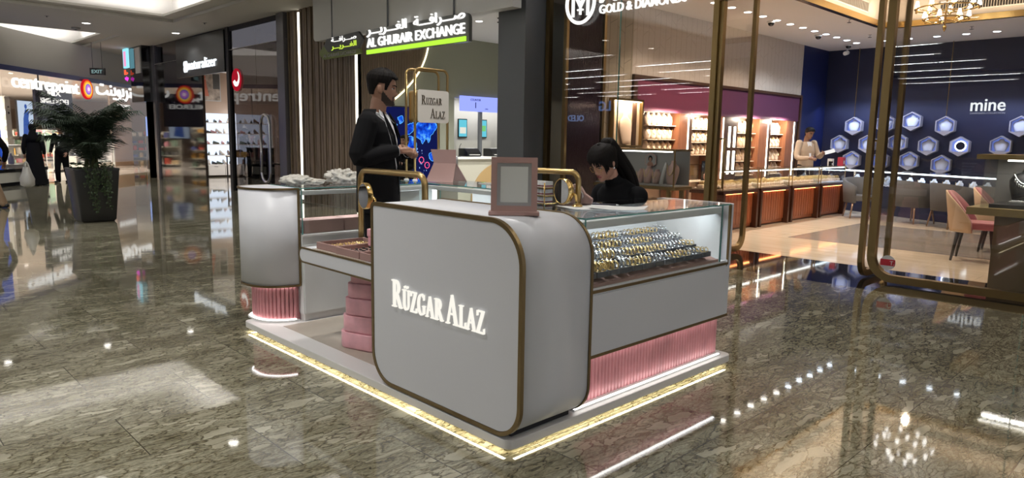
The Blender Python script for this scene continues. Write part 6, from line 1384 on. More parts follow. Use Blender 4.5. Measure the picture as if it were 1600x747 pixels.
# slat light strips and wavy light
for x, y, l in ((-13.95, 7.285, 'tall vertical light strip set among the wooden slats, the left one'), (-11.73, 7.27, 'tall vertical light strip at the corner of the slat wall, behind the standing man')):
    t = thing('light_strip', l, 'wall light', (x, y, 0)); MB().box(-.03, .03, -.03, .0, .05, 3.95).build('diffuser', emis('slat_led', (1, .93, .78), 3.2), t); MB().box(-.045, .045, 0, .012, .02, 3.98).build('channel', M['slatback'], t)
cp = [(-11.652, u, w) for u, w in cur]
t = thing('wavy_light', 'thin curved light line on the exchange wall behind the standing man', 'wall light', (-11.69, 8.9, 2.0)); O = t.location
MB(O).tube(cp, .018, 6).build('light_line', emis('wave_led', (1, .92, .6), 2.2), t)
# map screen
t = thing('map_screen', 'tall dark blue screen with a glowing world map on the exchange wall', 'screen', (-11.7, 8.5, .4)); O = t.location
MB(O).box(-11.672, -11.64, 7.62, 9.18, .38, 2.02).build('housing', M['black'], t); MB(O).box(-11.64, -11.636, 7.65, 9.16, .41, 2.0).build('display', emis('map_ground', (.008, .012, .09), .8), t)
mapm = bpy.data.materials.new('map_glow'); mapm.use_nodes = True; nt = mapm.node_tree; nt.nodes.clear(); o_ = nt.nodes.new('ShaderNodeOutputMaterial'); e_ = nt.nodes.new('ShaderNodeEmission'); tc_ = nt.nodes.new('ShaderNodeTexCoord'); n_ = nt.nodes.new('ShaderNodeTexNoise'); n_.inputs['Scale'].default_value = 9; n_.inputs['Detail'].default_value = 6
nt.links.new(tc_.outputs['Object'], n_.inputs['Vector']); r_ = ramp(nt, n_.outputs['Fac'], [(.35, (.004, .02, .35)), (.55, (.01, .12, .9)), (.7, (.15, .55, 1))]); nt.links.new(r_.outputs[0], e_.inputs[0]); e_.inputs[1].default_value = 1.0; nt.links.new(e_.outputs[0], o_.inputs[0])
CONT = [[(.02, .80), (.1, .86), (.22, .85), (.3, .82), (.27, .74), (.22, .68), (.19, .6), (.15, .56), (.13, .6), (.07, .68)], [(.17, .53), (.24, .52), (.3, .44), (.26, .34), (.22, .22), (.19, .2), (.18, .34), (.15, .44)], [(.3, .92), (.38, .95), (.4, .88), (.34, .83)], [(.44, .72), (.46, .82), (.56, .86), (.58, .78), (.52, .7), (.46, .68)], [(.43, .62), (.5, .66), (.57, .63), (.62, .52), (.58, .4), (.53, .28), (.49, .3), (.47, .44), (.42, .52)], [(.57, .8), (.66, .88), (.8, .9), (.97, .84), (.93, .74), (.86, .66), (.82, .56), (.77, .62), (.72, .54), (.66, .62), (.6, .66)], [(.84, .4), (.92, .42), (.97, .34), (.9, .28), (.84, .32)]]
def coast(c, rg, lv=3, amp=.17):
    for _ in range(lv):
        o = []
        for a, b in zip(c, c[1:] + c[:1]):
            d = (b[0] - a[0], b[1] - a[1]); k = rg.uniform(-amp, amp); o += [a, ((a[0] + b[0]) / 2 - d[1] * k, (a[1] + b[1]) / 2 + d[0] * k)]
        c = o
    return c
CONT = [coast(c, random.Random(31 + i)) for i, c in enumerate(CONT)]
mb = MB(O); ln = MB(O)
for c in CONT:
    q = [(7.68 + 1.46 * a, .55 + 1.35 * b) for a, b in c]; mb.prism(q, 'x', -11.636, -11.633); ln.tube([(-11.632, a, b) for a, b in q], .004, 5, True)
mb.build('map_land', mapm, t); ln.build('map_outline', emis('map_line', (.12, .5, 1), 1.3), t)
mb = MB(O)
for a, b in ((.8, .22), (.58, .03), (.7, .3)): mb.tube([(-11.631, 7.68 + 1.46 * a + .06 * cos(q), .55 + 1.35 * b + .06 * sin(q)) for q in [2 * pi * k / 20 for k in range(20)]], .008, 5, True)
mb.build('map_marker', emis('map_pink', (1, .12, .3), 1.1), t); rg_ = random.Random(2); mb = MB(O)
for k in range(40): a, b = rg_.uniform(.45, .95), rg_.uniform(.02, .5); s_ = rg_.uniform(.004, .012); mb.box(-11.635, -11.631, 7.68 + 1.46 * a, 7.68 + 1.46 * a + s_, .5 + 1.35 * b, .5 + 1.35 * b + s_ * 3)
mb.build('map_sparks', emis('map_spark', (.35, .55, 1), 1.2), t)
# counter screens, niche, displays, desk
for k, (y0, y1, n) in enumerate(((9.76, 10.58, '1'), (10.59, 11.36, '2'), (11.37, 12.15, '3'))):
    t = thing('counter_screen', 'lit lavender number screen over teller counter %s' % n, 'screen', (-11.68, (y0 + y1) / 2, 2.0), group='teller number screens'); O = t.location
    MB(O).box(-11.7, -11.64, y0, y1 - .01, 1.99, 2.31).build('display', M['screen'], t)
    mb = MB(O); ym = (y0 + y1) / 2; text(mb, 'COUNTER', frame_M((-11.64, ym, 2.215), (0, 1, 0), (0, 0, 1)), height=.045, depth=.004, align='C', bold=.01); text(mb, n, frame_M((-11.64, ym, 2.06), (0, 1, 0), (0, 0, 1)), height=.125, depth=.004, align='C', bold=.01); text(mb, 'OPEN', frame_M((-11.64, y1 - .05, 2.04), (0, 1, 0), (0, 0, 1)), height=.025, depth=.004, align='R'); mb.build('lettering', M['ink'], t)
for y in (10.38, 11.26): S('trim_12', MB().box(-11.76, -11.7, y - .04, y + .04, .98, 2.0), M['pillar'])
for k, y in enumerate((10.46, 11.07, 11.8)):
    t = thing('poster_screen', 'small upright glowing poster screen at the back of the teller niche, %s' % ('left one', 'middle one', 'right one')[k], 'screen', (-12.44, y, 1.64)); MB().box(0, .03, -.13, .13, -.21, .21).build('frame', M['black'], t); MB().box(.03, .034, -.115, .115, -.19, .19).build('display', emis('poster_glow', (.12, .5, .62), 1.2), t); MB().box(.034, .036, -.09, .09, -.12 + .06 * k, .02 + .05 * k).build('picture_patch', emis('poster_patch', ((.8, .8, .7), (.2, .6, .2), (.7, .7, .1))[k], 1), t)
t = thing('teller_desk', 'long white-topped teller desk with curved tan panel in the exchange', 'desk', (-11.3, 10.9, 0)); O = t.location
MB(O).box(-11.695, -11.0, 9.15, 13.3, .985, 1.03).build('desk_top', M['whitem'], t); MB(O).box(-11.68, -11.06, 9.2, 13.3, 0, .985).build('front_panel', M['ewhite'], t); pa = [(9.55, .02)] + [(9.55 + .95 * (1 - cos(pi / 2 * k / 12)), .15 + .78 * sin(pi / 2 * k / 12)) for k in range(13)] + [(12.4, .93), (12.4, .02)]
MB(O).prism(pa, 'x', -11.06, -11.045).build('curved_panel', mat('tan_panel', (.42, .29, .14), .5), t)
for k, y in enumerate((9.72, 10.42)):
    t = thing('desk_printer', ('black printer on the teller desk, under the first screen', 'black printer on the teller desk, beside the man in the white T-shirt')[k], 'printer', (-11.3, y, 1.03)); MB().prism([(-.15, 0), (.15, 0), (.15, .08), (.05, .17), (-.15, .17)], 'y', -.19, .19).build('housing', M['black'], t, bev=.01); MB().box(.1, .17, -.14, .14, .03, .05).build('paper_tray', M['case_grey'], t); MB().box(-.08, .02, -.12, .12, .17, .18).build('paper', M['paper'], t)
t = thing('microphone', 'thin gooseneck microphone on the teller desk edge', 'microphone', (-11.2, 9.35, 1.03)); MB().tube([(0, 0, 0), (0, 0, .12), (.0, .01, .22), (.0, .05, .27)], .006, 6).build('neck', M['blackm'], t); MB().lathe([(.04, 0), (.04, .015), (.01, .02)], n=14).build('base', M['blackm'], t)
for k, (x, y) in enumerate(((-9.77, 8.6), (-8.63, 8.56), (-9.4, 10.6))):
    dup(dl, (x, y, 3.5), None, ('round downlight in the exchange ceiling, the left one near the sign', 'round downlight in the exchange ceiling, beside the grey pillar', 'round downlight deep in the exchange ceiling')[k], 'exchange downlights')
t = thing('sprinkler', 'sprinkler head between the two exchange downlights', 'sprinkler', (-9.24, 8.62, 3.5)); MB().lathe([(.05, 0), (.05, -.01), (.012, -.015), (.012, -.07)], n=12).build('stem', M['blackm'], t); MB().lathe([(.05, -.08), (.05, -.07)], n=12).build('deflector', M['blackm'], t)
for k, (x, y) in enumerate(((-8.8, 10.2), (-8.5, 11.2))):
    t = thing('air_slot', ('long dark air slot in the exchange ceiling', 'short dark air slot in the exchange ceiling, farther back')[k], 'air vent', (x, y, 3.5)); MB().box(-.06, .06, -.9 + .4 * k, .9 - .4 * k, -.006, 0).build('slot', M['blackm'], t); MB().box(-.08, -.06, -.92 + .4 * k, .92 - .4 * k, -.008, 0).box(.06, .08, -.92 + .4 * k, .92 - .4 * k, -.008, 0).build('slot_frame', M['whitem'], t)

# ---------------------------------------------------------------- shoe shop
t = thing('shoe_shop_sign', 'lit naturalizer lettering with a clover on the black shoe shop front', 'sign', (-19.2, FY - .02, 3.1)); O = t.location
MB(O).box(-20.9, -17.6, FY - .06, FY, 2.94, 3.95).build('panel', M['signblack'], t)
mb = MB(O); text(mb, 'naturalizer', frame_M((-19.98, FY - .061, 3.11), (1, 0, 0), (0, 0, 1)), width=1.92, height=.26, depth=.025, bold=.008); mb.build('lettering', M['signw'], t)
mb = MB(O)
for a in (45, 135, 225, 315):
    c = (-20.17 + .085 * cos(radians(a)), 3.21 + .095 * sin(radians(a))); mb.prism([(c[0] + .075 * cos(2 * pi * q / 14), c[1] + .085 * sin(2 * pi * q / 14)) for q in range(14)], 'y', FY - .086, FY - .061)
mb.build('clover', M['signw'], t)
def shoe(m, heel=0.): 
    t = thing('shoe', 'x', 'shoe', (0, 0, 0)); mb = MB(); rings = []
    for i, (y, w, h, zb) in enumerate(((-.12, .022, .07, heel), (-.10, .034, .085, heel), (-.05, .032, .07, heel * .8), (0, .034, .06, heel * .35), (.06, .042, .045, 0), (.10, .038, .035, 0), (.13, .02, .022, 0))):
        rings.append([(w * cos(a), y, zb + .012 + (h * max(0, sin(a)) if sin(a) > 0 else -.004)) for a in [2 * pi * q / 12 for q in range(12)]])
    mb.loft(rings); mb.build('upper', m, t); s_ = MB(); s_.prism([(.032 * cos(a) * (1 if sin(a) < .2 else 1.2), .13 * sin(a)) for a in [2 * pi * q / 16 for q in range(16)]], 'z', 0, .012)
    if heel: s_.box(-.012, .012, -.12, -.095, -.0, heel + .012)
    s_.build('sole', M['shoe'], t); return t
shoes = [shoe(M['black']), shoe(mat('brown_leather', (.13, .06, .03), .4), .05), shoe(mat('rose_leather', (.5, .22, .2), .4)), shoe(mat('pale_leather', (.6, .52, .45), .4), .05), shoe(mat('olive_leather', (.06, .07, .04), .4))]
WL = ['black', 'brown heeled', 'rose', 'pale heeled', 'olive']; us = [0] * 5
t = thing('shoe_shelving', 'white back-lit shoe shelving with cupboards below, inside the shoe shop', 'shelving', (-23.9, 9.9, 0)); O = t.location
SX = -23.99
MB(O).box(SX, SX + .03, 8.95, 11.2, .42, 2.1).build('lit_back', M['skylight'], t)
zs_ = [.42, .73, 1.09, 1.45, 1.8]
for z in zs_: MB(O).box(SX + .03, SX + .36, 8.95, 11.2, z - .03, z).build('shelf_board', M['cupboard'], t)
for y in (8.93, 9.92, 11.2): MB(O).box(SX + .03, SX + .36, y - .02, y + .02, .4, 2.12).build('upright', M['ledw'] if y == 9.92 else M['cupboard'], t)
for k in range(4): d_ = MB(O).box(SX, SX + .38, 8.96 + .56 * k, 8.96 + .56 * (k + 1) - .015, .06, .39).build('cupboard_door', M['cupboard'], t); MB(O).box(SX + .38, SX + .39, 9.15 + .56 * k, 9.27 + .56 * k, .34, .35).build('pull', M['blackm'], d_)
rg_ = random.Random(8)
def put_shoe(x, y, z, rz, where):
    k = rg_.randrange(5); lb = '%s shoe on the %s' % (WL[k], where); pr = shoes[k]
    if not us[k]: us[k] = 1; o = pr; o.location = (x, y, z); o['label'] = lb
    else: o = dup(pr, (x, y, z), None, lb)
    o.rotation_euler = (0, 0, rz); o['group'] = 'shoes on the ' + where; o.scale = (1.1, 1.1, 1.1)
RN = ['lowest lit shelf', 'second lit shelf from below', 'third lit shelf from below', 'fourth lit shelf from below', 'top ledge of the lit shelving']
for z, nm in zip(zs_, RN):
    y = 9.05
    while y < 11.1:
        if abs(y - 9.92) > .1: put_shoe(SX + .2, y, z + .001, -pi / 2 + rg_.uniform(-.5, .5), nm)
        y += rg_.uniform(.16, .26)
t = thing('wall_picture', 'framed fashion photograph of a figure in a terracotta dress high on the beige wall', 'picture', (-23.99, 9.03, 2.5)); O = t.location
MB(O).box(-24, -23.96, 8.5, 9.6, 2.5, 3.42).build('frame', M['case_grey'], t); MB(O).box(-23.96, -23.955, 8.53, 9.57, 2.53, 3.39).build('picture_ground', mat('photo_ground', (.3, .25, .21), .6, noise=.6, nscale=5), t); MB(O).box(-23.955, -23.953, 8.53, 8.75, 2.7, 3.39).box(-23.955, -23.953, 9.35, 9.57, 2.9, 3.39).build('dark_shapes', mat('photo_dark', (.06, .06, .06), .6), t)
mb = MB(O); mb.prism([(8.93, 2.66), (9.2, 2.66), (9.14, 3.0), (9.12, 3.2), (9.02, 3.2), (9.0, 3.0)], 'x', -23.953, -23.945); mb.ball((-23.948, 9.07, 3.27), (.006, .05, .06), 10, 8); mb.build('dress_figure', mat('terracotta', (.42, .12, .07), .6), t)
t = thing('side_shelving', 'dark shelving with rows of shoes behind the tinted shop window', 'shelving', (-22, 12.2, 0)); O = t.location
MB(O).box(-21.9, -17, 12.6, 12.64, 0, 2.3).build('back_panel', M['cupboard'], t)
for z in (.5, .8, 1.1, 1.4, 1.7, 2.0): MB(O).box(-21.9, -17, 12.25, 12.6, z - .03, z).build('shelf_board', M['cupboard'], t)
for x in (-21.9, -20.3, -18.7, -17.03): MB(O).box(x, x + .03, 12.24, 12.6, 0, 2.3).build('upright', M['blackm'], t)
for z, nm in ((.8, 'dark shelving, low board'), (1.1, 'dark shelving, middle board'), (1.4, 'dark shelving, upper board'), (1.7, 'dark shelving, top board')):
    x = -21.7
    while x < -17.2: put_shoe(x, 12.42, z + .001, pi + rg_.uniform(-.3, .3), nm); x += rg_.uniform(.26, .4)
area('shoe_shelf_lamp', (-19.5, 11.9, 2.6), 4.5, .1, 40, (.95, .97, 1), (0, .5, -1))
t = thing('display_column', 'black glossy display column behind the tinted shoe shop window', 'column', (-16.7, 7.6, 0)); MB().box(-.33, .33, -.2, .2, 0, 1.08).build('body', M['black'], t, bev=.005); MB().box(-.34, .34, -.21, .21, 1.08, 1.1).build('top', M['dsteel'], t)
t = thing('shoe_table', 'thin-legged side table with a shoe box in the shoe shop doorway', 'table', (-21.0, 8.9, 0)); MB().box(-.3, .3, -.3, .3, .74, .77).build('table_top', mat('table_wood', (.4, .28, .14), .5), t)
for a in (-1, 1):
    for b in (-1, 1): MB().box(a * .27 - .015, a * .27 + .015, b * .27 - .015, b * .27 + .015, 0, .74).build('leg', M['dsteel'], t)
t = thing('shoe_box', 'open gold shoe box with black shoes on the thin-legged side table', 'box', (-21.0, 8.9, .77)); MB().box(-.22, .22, -.18, .18, 0, .13).build('carton', mat('gold_card', (.45, .3, .1), .5), t); MB().ball((0, 0, .14), (.16, .1, .06), 12, 8).build('tissue', M['black'], t)
t = thing('window_table', 'gold-topped window table behind the tinted shoe shop glass', 'table', (-15.6, 7.75, 0)); MB().box(-.45, .45, -.25, .25, .72, .76).build('table_top', M['brass'], t)
for a in (-1, 1):
    for b in (-1, 1): MB().box(a * .42 - .015, a * .42 + .015, b * .22 - .015, b * .22 + .015, 0, .72).build('leg', M['dsteel'], t)
for x, l in ((-15.75, 'tall black boot on the gold-topped window table, left one'), (-15.45, 'tall black boot on the gold-topped window table, right one')):
    t = thing('boot', l, 'shoe', (x, 7.75, .76)); MB().tube([(0, .04, .03), (0, -.01, .06), (0, -.03, .12), (0, -.03, .42)], [.04, .045, .045, .055], 12).build('shaft', M['black'], t); MB().box(-.04, .04, -.08, .14, 0, .015).build('sole', M['shoe'], t)
t = thing('glass_lamp', 'lit lamp column behind the tinted shoe shop window', 'lamp', (-15.05, 7.9, 0)); MB().box(-.03, .03, -.03, .03, .0, 2.4).build('light_tube', emis('shop_tube', (.7, .8, 1), 1.6), t); MB().lathe([(.12, 0), (.12, .02)], n=16).build('base', M['dsteel'], t)
t = thing('logo_roundel', 'round red roundel with a white crescent on the tinted shoe shop glass', 'sign', (-17.05, FY - .0, 2.72)); cc = [(.27 * cos(2 * pi * q / 32), .27 * sin(2 * pi * q / 32)) for q in range(32)]
MB().prism(cc, 'y', -.012, 0).build('disc', emis('roundel_red', (.5, .012, .03), .7), t); cr_ = []
for k in range(17): a = radians(200 + 220 * k / 16); cr_.append((.19 * cos(a), .03 + .19 * sin(a)))
for k in range(16, -1, -1): a = radians(215 + 190 * k / 16); cr_.append((.02 + .12 * cos(a), .07 + .12 * sin(a)))
MB().prism(cr_, 'y', -.02, -.012).build('crescent', M['signw2'], t)
t = thing('poster_sign', 'small tall glowing poster sign at the dark fascia corner, far left', 'sign', (-24.25, FY - .34, 3.2)); MB().box(-.28, .14, -.06, 0, .2, .78).build('picture', emis('poster_cyan', (.3, .75, .9), 1.2), t); MB().box(-.2, .02, -.065, -.06, .25, .7).build('figure_patch', emis('poster_pink', (.9, .35, .6), 1.1), t)
mb = MB(); text(mb, ''.join(reversed('\ufea3' + '\ufee0' + '\ufe8e')), frame_M((-.28, -.03, .0), (1, 0, 0), (0, 0, 1)), width=.36, height=.15, depth=.02, bold=.008); mb.build('arabic_lettering', emis('red_letter', (1, .12, .05), 1.3), t)
mb = MB(); text(mb, 'vip', frame_M((-.25, -.03, -.2), (1, 0, 0), (0, 0, 1)), width=.33, height=.15, depth=.02, bold=.008); mb.build('lettering', emis('magenta_letter', (1, .05, .8), 1.3), t)
# ---------------------------------------------------------------- the large store at the left
SRZ = math.atan2(SU.y, SU.x)
def sl_(u, d, z=0): return SP + SU * u - SN * d + Vector((0, 0, z))
t = thing('store_sign', 'large lit centrepoint lettering with a rainbow roundel and Arabic name over the far left store', 'sign', sl_(4.2, -.08, 2.45), SRZ); 
FMs = lambda u, z, d=-.0: frame_M(Vector((u - 4.2, -d, z - 2.45)), (1, 0, 0), (0, 0, 1))
def FMl(u, z): return frame_M((u - 4.2, 0, z - 2.45), (1, 0, 0), (0, 0, 1))
mb = MB(); text(mb, 'centrepoint', FMl(.64, 2.40), width=3.08, height=.46, depth=.05, bold=.008); mb.build('lettering', M['signw2'], t)
AR = ''.join(reversed('\ufeb3\ufee8\ufe98\ufeae\ufe91\ufeee\ufef3\ufee8\ufe96'))
mb = MB(); text(mb, AR, FMl(4.72, 2.44), width=3.15, height=.5, depth=.05, bold=.008); mb.build('arabic_lettering', M['signw2'], t)
for k, (r_, c) in enumerate(((.30, (.55, .01, .02)), (.26, (1, .22, .02)), (.215, (1, .6, .08)), (.16, (.22, .16, .62)), (.12, (.6, .2, .75)), (.06, (1, .75, .9)))):
    lab(MB().prism([(4.16 - 4.2 + r_ * cos(2 * pi * q / 32), 2.70 - 2.45 + r_ * sin(2 * pi * q / 32)) for q in range(32)], 'y', -.06 - .006 * k, -.0).build('roundel_ring', emis('roundel_%d' % k, c, 1.1), t), 'ring of the rainbow roundel')
def st(name, label, cat, u, d, z=0, dr=0, group=None): return thing(name, label, cat, sl_(u, d, z), SRZ + dr, group)
t = st('dark_sign', 'dark hanging sign with white lettering behind the store glass, under the roundel', 'sign', 4.75, 1.2, 1.55); MB().box(-.95, 1.0, 0, .08, .1, 1.25).build('panel', M['navy'], t); mb = MB(); text(mb, 'MIX', frame_M((-.35, -.001, .96), (1, 0, 0), (0, 0, 1)), width=.7, height=.16, depth=.02, bold=.008); mb.build('lettering', M['signw2'], t); mb = MB(); text(mb, 'SMILEROEI', frame_M((-.75, -.001, .72), (1, 0, 0), (0, 0, 1)), width=1.5, height=.16, depth=.02, bold=.008); mb.build('lettering', M['signw2'], t)
t = st('video_screen', 'tall bright screen with a blue-dressed figure inside the far left store', 'screen', 6.25, 3, 1.22); MB().box(-.42, .42, 0, .06, 0, 1.2).build('housing', M['dsteel'], t); MB().box(-.4, .4, -.004, 0, .02, 1.18).build('display', emis('video_pale', (.62, .75, .95), 1.1), t); mb = MB(); mb.prism([(-.2, .05), (.22, .1), (.12, .6), (.2, .85), (-.02, .92), (-.14, .6)], 'y', -.008, -.004); mb.ball((.02, -.006, 1.0), (.07, .004, .08), 10, 8); mb.build('figure', emis('video_blue', (.06, .14, .5), 1), t)
t = st('store_pillar', 'white rectangular pillar inside the far left store window', 'column', 4.2, 2.4); MB().box(-.13, .13, -.13, .13, 0, 2.45).build('shaft', M['ewhite'], t, bev=.01); MB().box(-.2, .2, -.2, .2, 0, .1).build('plinth', M['case_grey'], t)
for k, z in enumerate((1.95, 2.12)): MB().ball((.02, -.13, z), (.04, .02, .04), 10, 6).build('sensor', M['black'], t)
t = st('shoemart_sign', 'white SHOEMART lettering hung at the back of the far left store', 'sign', 13.4, 3.3, 2.42); mb = MB(); text(mb, 'SHOEMART', frame_M((-.75, 0, 0), (1, 0, 0), (0, 0, 1)), width=1.5, height=.2, depth=.03, bold=.008); mb.build('lettering', M['signw2'], t); MB().box(-.9, .9, .03, .1, -2.42, .95).build('panel', M['storewall'], t)
rg_ = random.Random(21); palette = [(.5, .08, .05), (.08, .1, .3), (.6, .45, .25), (.75, .7, .62), (.1, .1, .1), (.55, .3, .05), (.2, .3, .22), (.6, .25, .3)]
PM = [mat('goods_%d' % k, c, .6) for k, c in enumerate(palette)]; PN = ['red', 'navy', 'tan', 'cream', 'black', 'ochre', 'green', 'rose']
def gondola(u, d, w, h, rows, label, dr=0):
    t = st('store_shelving', label, 'shelving', u, d, 0, dr); MB().box(-w / 2, w / 2, .2, .24, 0, h).build('back_panel', M['ewhite'], t)
    for k in range(rows): MB().box(-w / 2, w / 2, -.18, .2, h * (k + .3) / rows - .02, h * (k + .3) / rows).build('shelf_board', M['ewhite'], t)
    R_ = Matrix.Rotation(SRZ + dr, 4, 'Z'); n = int(w / .28)
    for k in range(rows):
        for i in range(n):
            c = rg_.randrange(8); bw, bh = rg_.uniform(.14, .24), rg_.uniform(.1, min(.3, h / rows * .75)); p = sl_(u, d) + (R_ @ Vector((-w / 2 + (i + .5) * w / n, 0, h * (k + .3) / rows + .002)))
            mb = MB(); mb.prism(rrect(-bw / 2, bw / 2, 0, bh, .02, 3), 'y', -.1, .1); o = mb.build('folded_goods', PM[c]); o.location = p; o.rotation_euler = (0, 0, SRZ + dr); tag(o, '%s folded goods on the %s' % (PN[c], label.replace('store ', '')[:60]), 'goods', 'goods on the ' + label[:40])
gondola(5.7, 4.2, 1.6, 1.7, 5, 'tall store shelves with red and ochre goods beside the screen')
gondola(9.2, 6, 2.2, 1.5, 4, 'white store shelves behind the palm')
gondola(12.6, 7, 2.4, 1.5, 4, 'white store shelves below the SHOEMART sign')
for uu, dd in ((14.5, 5), (17.5, 8), (21, 6.5), (24, 10)): gondola(uu, dd, 2.4, 1.5, 4, 'white store shelves deep on the right, %s' % {14.5: 'the first', 17.5: 'the second', 21: 'the third', 24: 'the farthest'}[uu], -.9)
gondola(1.8, 4.5, 2.2, 1.7, 5, 'white store shelves behind the corner window')
def rack(u, d, label, n=14):
    t = st('clothes_rack', label, 'clothes rack', u, d); MB().tube([(-.6, 0, 0), (-.6, 0, 1.4), (.6, 0, 1.4), (.6, 0, 0)], .018, 8).build('rail', M['chrome'], t); MB().box(-.65, -.55, -.25, .25, 0, .03).box(.55, .65, -.25, .25, 0, .03).build('feet', M['chrome'], t)
    for k in range(n):
        c = rg_.randrange(8); L = rg_.uniform(.6, .95); x = -.55 + 1.1 * k / (n - 1); mb = MB(); mb.prism([(-.04, 1.37 - 1.4), (.04, -.03), (.2, -.1), (.19, -.1 - L), (-.19, -.1 - L), (-.2, -.1)], 'x', -.02, .02)
        o = mb.build('hanging_garment', PM[c]); o.location = sl_(u, d, 1.4) + SU * x; o.rotation_euler = (0, 0, SRZ); tag(o, '%s garment hanging on the %s' % (PN[c], label[:50]), 'garment', 'garments on the ' + label[:40])
rack(2.6, 2.2, 'chrome clothes rack just inside the corner window'); rack(7.2, 7.5, 'chrome clothes rack behind the tall screen'); rack(10.6, 4.6, 'chrome clothes rack right of the palm')
def mannequin(u, d, m, label):
    t = st('mannequin', label, 'mannequin', u, d); mb = MB(); spine(mb, [((0, 0, .9), .15, .1), ((0, 0, 1.08), .12, .09), ((0, 0, 1.3), .17, .1), ((0, 0, 1.44), .14, .07), ((0, 0, 1.5), .05, .05), ((0, 0, 1.56), .05, .05)]); mb.ball((0, 0, 1.66), (.075, .09, .12), 12, 8)
    for sg in (-1, 1): limb(mb, [(sg * .18, 0, 1.42), (sg * .24, .02, 1.15), (sg * .25, .08, .9)], [.045, .035, .025]); limb(mb, [(sg * .08, 0, .92), (sg * .09, .02, .5), (sg * .09, 0, .06)], [.08, .055, .04])
    mb.build('figure', M['whitem'], t); g = MB(); spine(g, [((0, 0, .6), .24, .16), ((0, 0, .9), .18, .13), ((0, 0, 1.1), .15, .11), ((0, 0, 1.32), .19, .12), ((0, 0, 1.45), .13, .08)]); g.build('dress', m, t); MB().lathe([(.2, 0), (.2, .02), (.02, .03)], n=18).build('base', M['chrome'], t)
mannequin(1.0, 1.4, PM[3], 'mannequin in a cream dress in the store corner window'); mannequin(10.8, 2.8, PM[2], 'mannequin in a tan dress right of the palm'); mannequin(11.6, 3.2, PM[4], 'mannequin in a black dress below the SHOEMART sign'); mannequin(3.9, 3.4, PM[1], 'mannequin in a navy dress beneath the roundel')
t = st('stepped_stand', 'low white stepped shoe stand with lit foot at the store entrance, right of the palm', 'display stand', 8.8, 2.0); 
for k in range(4): MB().box(-1.1, .9, .25 * k, .25 * k + .3, .08, .30 + .26 * k).build('step', M['ewhite'], t)
MB().box(-1.12, .92, -.03, 1.05, 0, .05).build('base', M['black'], t); MB().box(-1.1, .9, -.02, -.005, .05, .08).build('light_line', M['led2'], t); MB().box(.9, 1.15, -.0, 1.0, 0, 1.25).build('end_panel', M['cupboard'], t); MB().box(.98, 1.06, -.006, 0, .15, 1.15).build('end_light', emis('stand_glow', (1, .9, .7), .9), t)
R_ = Matrix.Rotation(SRZ, 4, 'Z'); nm4 = ['lowest step', 'second step', 'third step', 'top step']
for k in range(4):
    for i in range(6):
        p = sl_(8.8, 2.0) + R_ @ Vector((-.95 + .33 * i, .25 * k + .095, .303 + .26 * k)); put_shoe(p.x, p.y, p.z, SRZ + pi, nm4[k] + ' of the white stepped stand')
t = st('perfume_counter', 'white-topped glass counter in the store corner window with small goods', 'counter', 1.3, .9); MB().box(-1.3, .9, -.25, .25, 0, .5).build('body', M['case_grey'], t); MB().box(-1.3, .9, -.25, .25, .5, 1.0).build('glass_case', M['glass'], t); MB().box(-1.32, .92, -.27, .27, 1.0, 1.03).build('counter_top', M['whitem'], t)
for k in range(6):
    c = rg_.randrange(8); o = MB().lathe([(.07, 0), (.07, .2), (.03, .24), (.03, .3)], n=12).build('bottle', PM[c]); o.location = sl_(.35 + .32 * k, .9, .502); tag(o, '%s bottle in the glass counter of the corner window' % PN[c], 'bottle', 'bottles in the corner window counter')
t = st('blue_light_panel', 'upright glowing blue panel at the right end of the far left store', 'panel', 10.5, .9, 1.3); MB().box(-.16, .16, 0, .05, 0, .75).build('display', emis('panel_blue', (.3, .45, 1), 1.2), t); MB().box(-.18, .18, .05, .08, -1.3, .77).build('stand', M['dsteel'], t)
for k in range(10): o = dup(dl, sl_(1.2 + 1.6 * k, 2.0 + 2.2 * (k % 3), 3.4), None, 'round downlight in the far left store ceiling', 'far store downlights')

# ---------------------------------------------------------------- palm in its planter
t = thing('planter', 'tall tapered black square planter standing on the mall floor', 'planter', (-12.65, 2.98, 0)); k0, k1 = .25, .315
sq = lambda k, z: [(a * .5 * 2 * k / 1.0 if False else a * k, b * k, z) for a, b in rrect(-1, 1, -1, 1, .12, 3)]
mb = MB(); mb.loft([sq(k0 - .03, 0), sq(k0, .04), sq(k1, .80), sq(k1, .83)]); mb.build('shell', M['pot'], t); MB().box(-k1 + .03, k1 - .03, -k1 + .03, k1 - .03, .825, .835).build('soil', M['soil'], t); MB().strip([(a * k1 * .985, b * k1 * .985, .83) for a, b in rrect(-1, 1, -1, 1, .12, 3)], .03).build('rim', M['pot'], t)
pl = thing('palm', 'dark green potted palm with arching fronds growing from the black planter', 'plant', (-12.65, 2.98, .83)); rg_ = random.Random(12)
tr_ = MB()
for k in range(5): a = rg_.uniform(0, 6.28); tr_.tube([(0.08 * cos(a), .08 * sin(a), 0), (.06 * cos(a), .06 * sin(a), .25), (.1 * cos(a), .1 * sin(a), .5)], [.03, .025, .015], 8)
tr_.build('trunk', M['stem'], pl)
NF = 58
